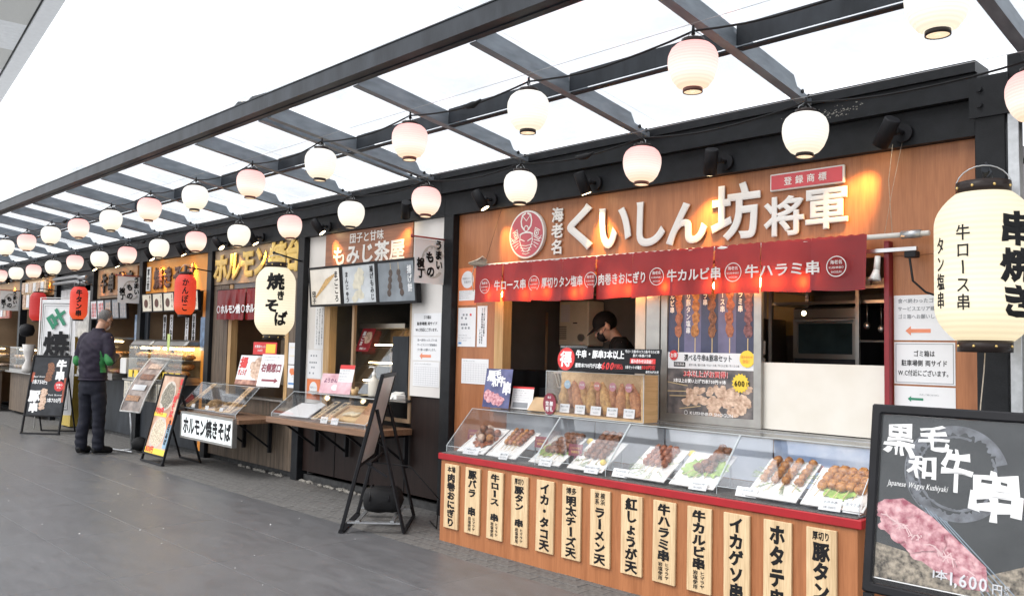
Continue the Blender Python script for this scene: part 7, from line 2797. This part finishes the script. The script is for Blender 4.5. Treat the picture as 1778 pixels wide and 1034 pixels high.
    MB().fbox(f, u0, u1, v0, v1, .0125, .014).build('clear_cover', clear('poster_cover', (.98, .98, .98), .004, .28, .12), T)


big_board()

# ================================================================== people


def remesh(mb, voxel, smooth=3, dec=1.0):
    me = bpy.data.meshes.new('tmp')
    me.from_pydata([tuple(v) for v in mb.v], [], mb.f)
    ob = bpy.data.objects.new('tmp', me)
    COL.objects.link(ob)
    m1 = ob.modifiers.new('r', 'REMESH')
    m1.mode = 'VOXEL'
    m1.voxel_size = voxel
    m2 = ob.modifiers.new('s', 'SMOOTH')
    m2.iterations = smooth
    m2.factor = .5
    dg = bpy.context.evaluated_depsgraph_get()
    dg.update()
    me2 = bpy.data.meshes.new_from_object(ob.evaluated_get(dg))
    out = MB()
    vs_ = [v.co.copy() for v in me2.vertices]
    out.add(vs_, [tuple(p.vertices) for p in me2.polygons], True)
    bpy.data.objects.remove(ob)
    return out


def xf(mb, loc, yaw):
    c, s_ = math.cos(yaw), math.sin(yaw)
    if loc is ML:
        mb.v = [Vector((v.x * .97, v.y * 1.0, v.z * 1.045)) for v in mb.v]
    mb.v = [Vector((v.x * c - v.y * s_ + loc[0], v.x * s_ + v.y * c + loc[1], v.z + loc[2])) for v in mb.v]
    return mb


def loft(mb, secs, n=20):
    """closed body from horizontal-ish elliptical sections (x, y, z, rx, ry)"""
    vs_, fs = [], []
    for (x, y, z, rx, ry) in secs:
        for k in range(n):
            a = 2 * PI * k / n
            vs_.append(Vector((x + rx * math.cos(a), y + ry * math.sin(a), z)))
    m = len(secs)
    for i in range(m - 1):
        for k in range(n):
            fs.append((i * n + k, i * n + (k + 1) % n, (i + 1) * n + (k + 1) % n, (i + 1) * n + k))
    fs.append(tuple(reversed(range(n))))
    fs.append(tuple((m - 1) * n + k for k in range(n)))
    mb.add(vs_, fs)


def limb(mb, pts, rs):
    mb.tube(pts, rs, 14)
    for p, r in ((pts[0], rs[0]), (pts[-1], rs[-1])):
        mb.ell(p, r, r, r, 12, 8)


def hand(mb, p, fwd, side, up_, s=1.0, curl=.6):
    """palm plus four unequal fingers and a thumb from the side of the palm"""
    p, fwd, side, up_ = Vector(p), Vector(fwd).normalized(), Vector(side).normalized(), Vector(up_).normalized()
    mb.tube([p - fwd * .02 * s, p + fwd * .03 * s, p + fwd * .075 * s], [.024 * s, .034 * s, .032 * s], 10)
    for i, ln in enumerate((.062, .072, .068, .052)):
        b = p + fwd * .08 * s + side * (-.030 + .02 * i) * s
        m1 = b + fwd * ln * .5 * s - up_ * .012 * curl * s
        m2 = m1 + (fwd * (1 - curl) - up_ * curl).normalized() * ln * .32 * s
        m3 = m2 + (fwd * (.4 - curl) - up_ * curl * 1.2).normalized() * ln * .25 * s
        mb.tube([b - fwd * .01, b, m1, m2, m3], [.009 * s, .0092 * s, .0085 * s, .008 * s, .006 * s], 8)
    b = p + side * -.030 * s + fwd * .02 * s
    t1 = b - side * .022 * s + fwd * .022 * s - up_ * .008 * s
    mb.tube([b + side * .015, b, t1, t1 + fwd * .028 * s - up_ * .012 * s], [.013 * s, .013 * s, .011 * s, .008 * s], 8)


def bend(v, z0, ang):
    """tilt forward (towards +y) everything above z0"""
    if v.z <= z0:
        return v
    h = v.z - z0
    a = ang * min(1, h / .35)
    return Vector((v.x, v.y * math.cos(a) + h * math.sin(a), z0 + h * math.cos(a) - v.y * math.sin(a)))


def head_parts(hc, pitch, sk, faceless=False):
    """head in local space looking to +y, rotated down by pitch about its centre; returns builder + frame fn"""
    hc = Vector(hc)
    c, s_ = math.cos(pitch), math.sin(pitch)

    def L(x, y, z):
        return hc + Vector((x, y * c + z * s_, -y * s_ + z * c))
    mb = MB()

    def el(x, y, z, rx, ry, rz, n=16, m=12):
        t = MB()
        t.ell((0, 0, 0), rx, ry, rz, n, m)
        mb.add([L(v.x + x, v.y + y, v.z + z) for v in t.v], t.f, True)
    el(0, -.008, .030, .077, .095, .088)          # skull
    el(0, .028, -.035, .058, .060, .075)          # face and jaw
    el(0, .064, -.085, .028, .022, .022)          # chin
    mb.tube([L(0, .088, .008), L(0, .108, -.026), L(0, .092, -.034)], [.008, .014, .010], 8)   # nose
    for q_ in (-1, 1):
        el(q_ * .030, .082, .020, .017, .008, .007, 8, 6)       # brow
        el(q_ * .042, .062, -.022, .020, .018, .018, 8, 6)      # cheek
        el(q_ * .079, -.006, -.008, .010, .020, .032, 10, 8)    # ear
    el(0, .087, -.055, .023, .008, .005, 8, 6)
    el(0, .085, -.064, .020, .008, .005, 8, 6)
    return mb, L


SKIN = mat('warm_skin', (0.42, 0.24, 0.16), .5, var=.08, scale=20)
HAIRG = mat('grey_short_hair', (0.12, 0.115, 0.11), .7, var=.4, scale=90, bump=.5, bscale=160)
HAIRK = mat('black_hair', (0.012, 0.011, 0.010), .5, var=.3, scale=60)
JACK = mat('dark_plum_work_jacket', (0.022, 0.018, 0.030), .75, var=.2, scale=12, bump=.25, bscale=30)
TROU = mat('dark_navy_trousers', (0.014, 0.015, 0.023), .8, var=.2, scale=12, bump=.25, bscale=30)
GRNP = mat('green_side_panel', (0.025, 0.19, 0.05), .65, var=.1)
SHOE = mat('black_shoe', (0.01, 0.01, 0.011), .5)

# ---- standing man: local +y is where he faces, x to his right
ML, MY = (-11.38, 3.69, 0), math.radians(30)
MAN = thing('person', 'grey-haired man in a dark work jacket with green side panels looking down at a phone', 'person', ML)
hcl = (0.015, .135, 1.585)
hd_, L = head_parts(hcl, .62, None)
bm_ = MB()
bm_.add(hd_.v, hd_.f)
bm_.tube([(0, .03, 1.36), (0.005, .06, 1.45), (.01, .10, 1.54)], [.062, .056, .055], 14)
loft(bm_, [(0, 0, .92, .13, .10), (0, 0, 1.1, .14, .10), (0, .01, 1.3, .15, .10), (0, .03, 1.40, .08, .06)])
# arms
RSH, REL, RWR = (.195, .03, 1.37), (.265, -.02, 1.10), (.13, .245, 1.155)
LSH, LEL, LWR = (-.195, .03, 1.37), (-.25, .0, 1.09), (-.06, .26, 1.13)
for S_, E_2, W_2 in ((RSH, REL, RWR), (LSH, LEL, LWR)):
    limb(bm_, [S_, E_2], [.045, .038])
    limb(bm_, [E_2, W_2], [.038, .026])
hand(bm_, RWR, (-.45, .85, .1), (.8, .4, 0), (0, .1, 1), 1.0, .7)
hand(bm_, LWR, (.35, .9, .15), (-.8, .4, 0), (0, .1, 1), 1.0, .6)
for s_ in (-1, 1):
    limb(bm_, [(s_ * .09, 0, .92), (s_ * .105, .01, .50)], [.07, .05])
    limb(bm_, [(s_ * .105, .01, .50), (s_ * .108, .0, .17)], [.05, .033])
rb = remesh(bm_, .0085, 2)
xf(rb, ML, MY).build('body', SKIN, MAN)
# hair cap
hb = MB()
t = MB()
t.ell((0, 0, 0), .081, .097, .088, 20, 14)
cells_ = [i for i, v in enumerate(t.v)]
hv = [L(v.x, v.y - .014, v.z + .034) for v in t.v]
keep = []
for f_ in t.f:
    cz = sum(t.v[i].z for i in f_) / 4
    cy = sum(t.v[i].y for i in f_) / 4
    if (cz > .035 and cy < .055) or (cy < -.005 and cz > -.062):
        keep.append(f_)
hb.add(hv, keep, True)
xf(hb, ML, MY).build('hair', HAIRG, MAN)
bald = MB()
tb = MB()
tb.ell((0, 0, 0), .045, .05, .006, 14, 6)
bald.add([L(v.x, v.y - .022, v.z + .121) for v in tb.v], tb.f, True)
xf(bald, ML, MY).build('thin_crown', SKIN, MAN)
# glasses and mask
gl = MB()
for s_ in (-1, 1):
    pts = [L(s_ * .032 + .022 * math.cos(a), .100, .006 + .016 * math.sin(a)) for a in [k * PI / 6 for k in range(13)]]
    gl.tube(pts, .0022, 5)
    gl.tube([L(s_ * .054, .100, .010), L(s_ * .078, .06, .010), L(s_ * .082, -.005, .008)], .0025, 5)
gl.tube([L(-.010, .102, .010), L(.010, .102, .010)], .002, 5)
xf(gl, ML, MY).build('glasses', BLACK2, MAN)
mk = MB()
tm_ = MB()
tm_.ell((0, 0, 0), .060, .050, .050, 18, 12)
mk.add([L(v.x, v.y + .058, v.z - .052) for v in tm_.v], [f_ for f_ in tm_.f if sum(tm_.v[i].y for i in f_) / 4 > .0], True)
mk.tube([L(.055, .06, -.03), L(.08, 0, .0)], .0015, 4)
xf(mk, ML, MY).build('face_mask', PAPER, MAN)
# jacket
jk = MB()
loft(jk, [(0, .0, .86, .175, .125), (0, 0, .90, .182, .132), (0, -.005, 1.0, .186, .134), (0, -.008, 1.12, .195, .132), (0, -.005, 1.26, .205, .130), (0, .015, 1.36, .195, .112), (0, .03, 1.415, .13, .09), (0, .045, 1.455, .078, .074), (0, .055, 1.485, .070, .070)])
for S_, E_2, W_2 in ((RSH, REL, RWR), (LSH, LEL, LWR)):
    limb(jk, [(S_[0] * .85, S_[1], S_[2] - .01), tuple((Vector(S_) + Vector(E_2)) / 2), E_2], [.078, .070, .062])
    Wc = Vector(E_2).lerp(Vector(W_2), .93)
    limb(jk, [E_2, tuple(Wc)], [.060, .040])
rj = remesh(jk, .011, 3)
for i, v in enumerate(rj.v):
    w_ = noise.noise(Vector((v.x * 9, v.y * 9, v.z * 16))) * .013 + noise.noise(Vector((v.x * 4, v.y * 3, v.z * 30 + v.x * 22))) * .009
    r_ = Vector((v.x, v.y, 0)).normalized()
    rj.v[i] = v + r_ * w_
# split off the green side panels (under the arms, upper arm backs)


def greenish(c_):
    s_ = 1 if c_.x > 0 else -1
    side = abs(c_.x)
    if .96 < c_.z < 1.27 and side > .165 and -.12 < c_.y < .05:
        return c_.y > -.118 + (1.27 - c_.z) * .16 and c_.y < -.118 + (1.30 - c_.z) * .42
    return False


gf, of = [], []
for f_ in rj.f:
    c_ = sum((rj.v[i] for i in f_), Vector()) / len(f_)
    (gf if greenish(c_) else of).append(f_)
J1 = MB()
J1.add(rj.v, of, True)
J2 = MB()
J2.add(rj.v, gf, True)
xf(J1, ML, MY).build('jacket', JACK, MAN)
xf(J2, ML, MY).build('side_panel', GRNP, MAN)
hm = MB()
hm.tube([(.184 * math.cos(a), .134 * math.sin(a) - .0, .875) for a in [k * PI / 16 for k in range(33)]], .012, 6, cap=False)
hm.tube([(.176 * math.cos(a), .118 * math.sin(a) - .01, 1.245) for a in [PI + k * PI / 16 for k in range(17)]], .0035, 5)
xf(hm, ML, MY).build('jacket_hem', JACK, MAN)
# trousers
tr = MB()
loft(tr, [(0, 0, .70, .16, .11), (0, -.005, .80, .168, .122), (0, 0, .90, .165, .118), (0, 0, .94, .155, .11)])
for s_, fx, fy in ((-1, -.10, -.03), (1, .115, .02)):
    limb(tr, [(s_ * .085, 0, .80), (s_ * .098, .01, .62), (s_ * .105, .015, .45), (fx * 1.0, fy - .005, .25), (fx, fy - .01, .09)], [.098, .092, .078, .073, .070])
rt_ = remesh(tr, .011, 3)
for i, v in enumerate(rt_.v):
    k_ = .010 if v.z > .3 else .014
    w_ = noise.noise(Vector((v.x * 7, v.y * 7, v.z * 18))) * k_
    r_ = Vector((v.x - (.1 if v.x > 0 else -.1), v.y, 0)).normalized()
    rt_.v[i] = v + r_ * w_
xf(rt_, ML, MY).build('trousers', TROU, MAN)
for s_, fx, fy, tw in ((-1, -.10, -.03, .25), (1, .115, .02, -.35)):
    sh_ = MB()
    sh_.tube([(fx, fy - .075, .045), (fx, fy - .03, .055), (fx, fy + .06, .050), (fx - .01 * s_, fy + .14, .038), (fx, fy + .185, .030)], [.036, .045, .046, .044, .026], 14)
    ss = remesh(sh_, .008, 2)
    for i, v in enumerate(ss.v):
        ss.v[i] = Vector((v.x, v.y, max(.004, v.z)))
    q = Vector((fx, fy, 0))
    ss.v = [Vector(((v.x - q.x) * math.cos(tw) - (v.y - q.y) * math.sin(tw) + q.x, (v.x - q.x) * math.sin(tw) + (v.y - q.y) * math.cos(tw) + q.y, v.z)) for v in ss.v]
    xf(ss, ML, MY).build('shoe', SHOE, MAN)
ph = MB()
ph.fbox(Fr((.035, .335, 1.165), 0, -1.0), -.036, .036, -.07, .07, -.004, .004)
PH = tag(xf(ph, ML, MY).build('phone', BLACK2, bevel=0), 'dark phone held in front of the grey-haired man', 'phone')

# ---- cook
CL, CY = (-4.42, 5.48, .055), math.radians(135)
CK = thing('person', 'cook in a black cap, black mask and black shirt bent over in the kitchen', 'person', CL)
hcl = (0.0, .15, 1.545)
hd_, L = head_parts(hcl, .55, None)
bm_ = MB()
bm_.add(hd_.v, hd_.f)
bm_.tube([(0, .03, 1.40), (0, .07, 1.45), (0, .12, 1.52)], [.056, .050, .050], 14)
loft(bm_, [(0, 0, .95, .12, .09), (0, 0, 1.2, .13, .09), (0, .02, 1.38, .10, .07)])
arms = []
for s_ in (-1, 1):
    S_, E_2, W_2 = (s_ * .18, .04, 1.40), (s_ * .24, .06, 1.13), (s_ * .12, .34, 1.05)
    arms.append((S_, E_2, W_2))
    limb(bm_, [S_, E_2], [.043, .036])
    limb(bm_, [E_2, W_2], [.036, .025])
    hand(bm_, W_2, (-s_ * .2, 1, -.2), (s_, .2, 0), (0, .2, 1), 1, .6)
    limb(bm_, [(s_ * .09, 0, .92), (s_ * .10, .01, .50)], [.065, .05])
    limb(bm_, [(s_ * .10, .01, .50), (s_ * .11, 0, .06)], [.05, .035])
    bm_.tube([(s_ * .11, -.05, .04), (s_ * .11, .14, .03)], [.035, .03], 8)
xf(remesh(bm_, .0085, 2), CL, CY).build('body', mat('pale_skin', (.55, .34, .25), .5, var=.06, scale=20), CK)
sh_ = MB()
loft(sh_, [(0, 0, .86, .165, .115), (0, 0, 1.0, .168, .115), (0, 0, 1.25, .185, .115), (0, .02, 1.38, .18, .10), (0, .035, 1.43, .12, .08), (0, .05, 1.465, .066, .064)])
for S_, E_2, W_2 in arms:
    limb(sh_, [(S_[0] * .85, S_[1], S_[2] - .01), E_2], [.072, .055])
    limb(sh_, [E_2, tuple(Vector(E_2).lerp(Vector(W_2), .45))], [.055, .046])
r_ = remesh(sh_, .011, 3)
for i, v in enumerate(r_.v):
    r_.v[i] = v + Vector((v.x, v.y, 0)).normalized() * noise.noise(Vector((v.x * 9, v.y * 9, v.z * 15))) * .008
xf(r_, CL, CY).build('shirt', mat('black_shirt', (.010, .010, .011), .8, var=.2), CK)
tr = MB()
loft(tr, [(0, 0, .74, .15, .11), (0, 0, .86, .155, .112), (0, 0, .92, .15, .105)])
for s_ in (-1, 1):
    limb(tr, [(s_ * .085, 0, .80), (s_ * .10, .01, .45), (s_ * .11, 0, .09)], [.092, .072, .06])
xf(remesh(tr, .013, 3), CL, CY).build('trousers', TROU, CK)
cp = MB()
t = MB()
t.ell((0, 0, 0), .086, .102, .092, 20, 14)
cp.add([L(v.x, v.y - .006, v.z + .036) for v in t.v], [f_ for f_ in t.f if sum(t.v[i].z for i in f_) / 4 > -.004], True)
vs_, fs = [], []
for k in range(13):
    a = PI * k / 12
    for rr, zz in ((1.0, .030), (1.55, .006)):
        vs_.append(L(.083 * math.cos(a) * (1 if rr == 1 else .92), .098 * math.sin(a) * rr + (.02 if rr > 1 else 0) * math.sin(a), zz + .010))
for k in range(12):
    fs.append((2 * k, 2 * k + 1, 2 * k + 3, 2 * k + 2))
n0 = len(vs_)
vs_ += [v - Vector((0, 0, .004)) for v in vs_]
fs += [tuple(n0 + i for i in reversed(f_)) for f_ in fs[:12]]
cp.add(vs_, fs, True)
xf(cp, CL, CY).build('cap', mat('black_cap', (.008, .008, .010), .7), CK)
mk = MB()
tm_ = MB()
tm_.ell((0, 0, 0), .061, .054, .052, 18, 12)
mk.add([L(v.x, v.y + .056, v.z - .050) for v in tm_.v], [f_ for f_ in tm_.f if sum(tm_.v[i].y for i in f_) / 4 > -.006], True)
for s_ in (-1, 1):
    mk.tube([L(s_ * .055, .055, -.03), L(s_ * .080, .0, .0)], .002, 4)
xf(mk, CL, CY).build('face_mask', mat('black_mask', (.015, .014, .016), .7), CK)
hb = MB()
t = MB()
t.ell((0, 0, 0), .081, .096, .088, 20, 14)
hb.add([L(v.x, v.y - .012, v.z + .028) for v in t.v], [f_ for f_ in t.f if sum(t.v[i].y for i in f_) / 4 < .0 and sum(t.v[i].z for i in f_) / 4 > -.07], True)
xf(hb, CL, CY).build('hair', HAIRK, CK)

# ================================================================== kitchen rack seen left of the case
T = thing('wire_basket', 'white wire basket standing in the dark kitchen left of the fried food case', 'basket', (-4.62, 5.2, 1.12))
m_ = MB()
for k in range(11):
    m_.bar((-4.86 + k * .03, 5.18, 1.10), (-4.88 + k * .034, 5.15, 1.22), .006)
m_.bar((-4.88, 5.15, 1.22), (-4.54, 5.15, 1.22), .014).bar((-4.86, 5.18, 1.10), (-4.56, 5.18, 1.10), .008)
m_.build('wire', PLAS, T)
tag(MB().box(-5.0, -4.4, 5.1, 5.5, .2, 1.09).build('kitchen_counter', STEELD), 'dark steel worktop inside the skewer kitchen', 'worktop')
tag(MB().box(-5.59, -5.30, 5.0, 5.6, .2, 1.22).build('kitchen_cabinet', STEELD), 'dark cabinet behind the left jamb of the skewer window', 'cabinet')
bpy.context.view_layer.update()
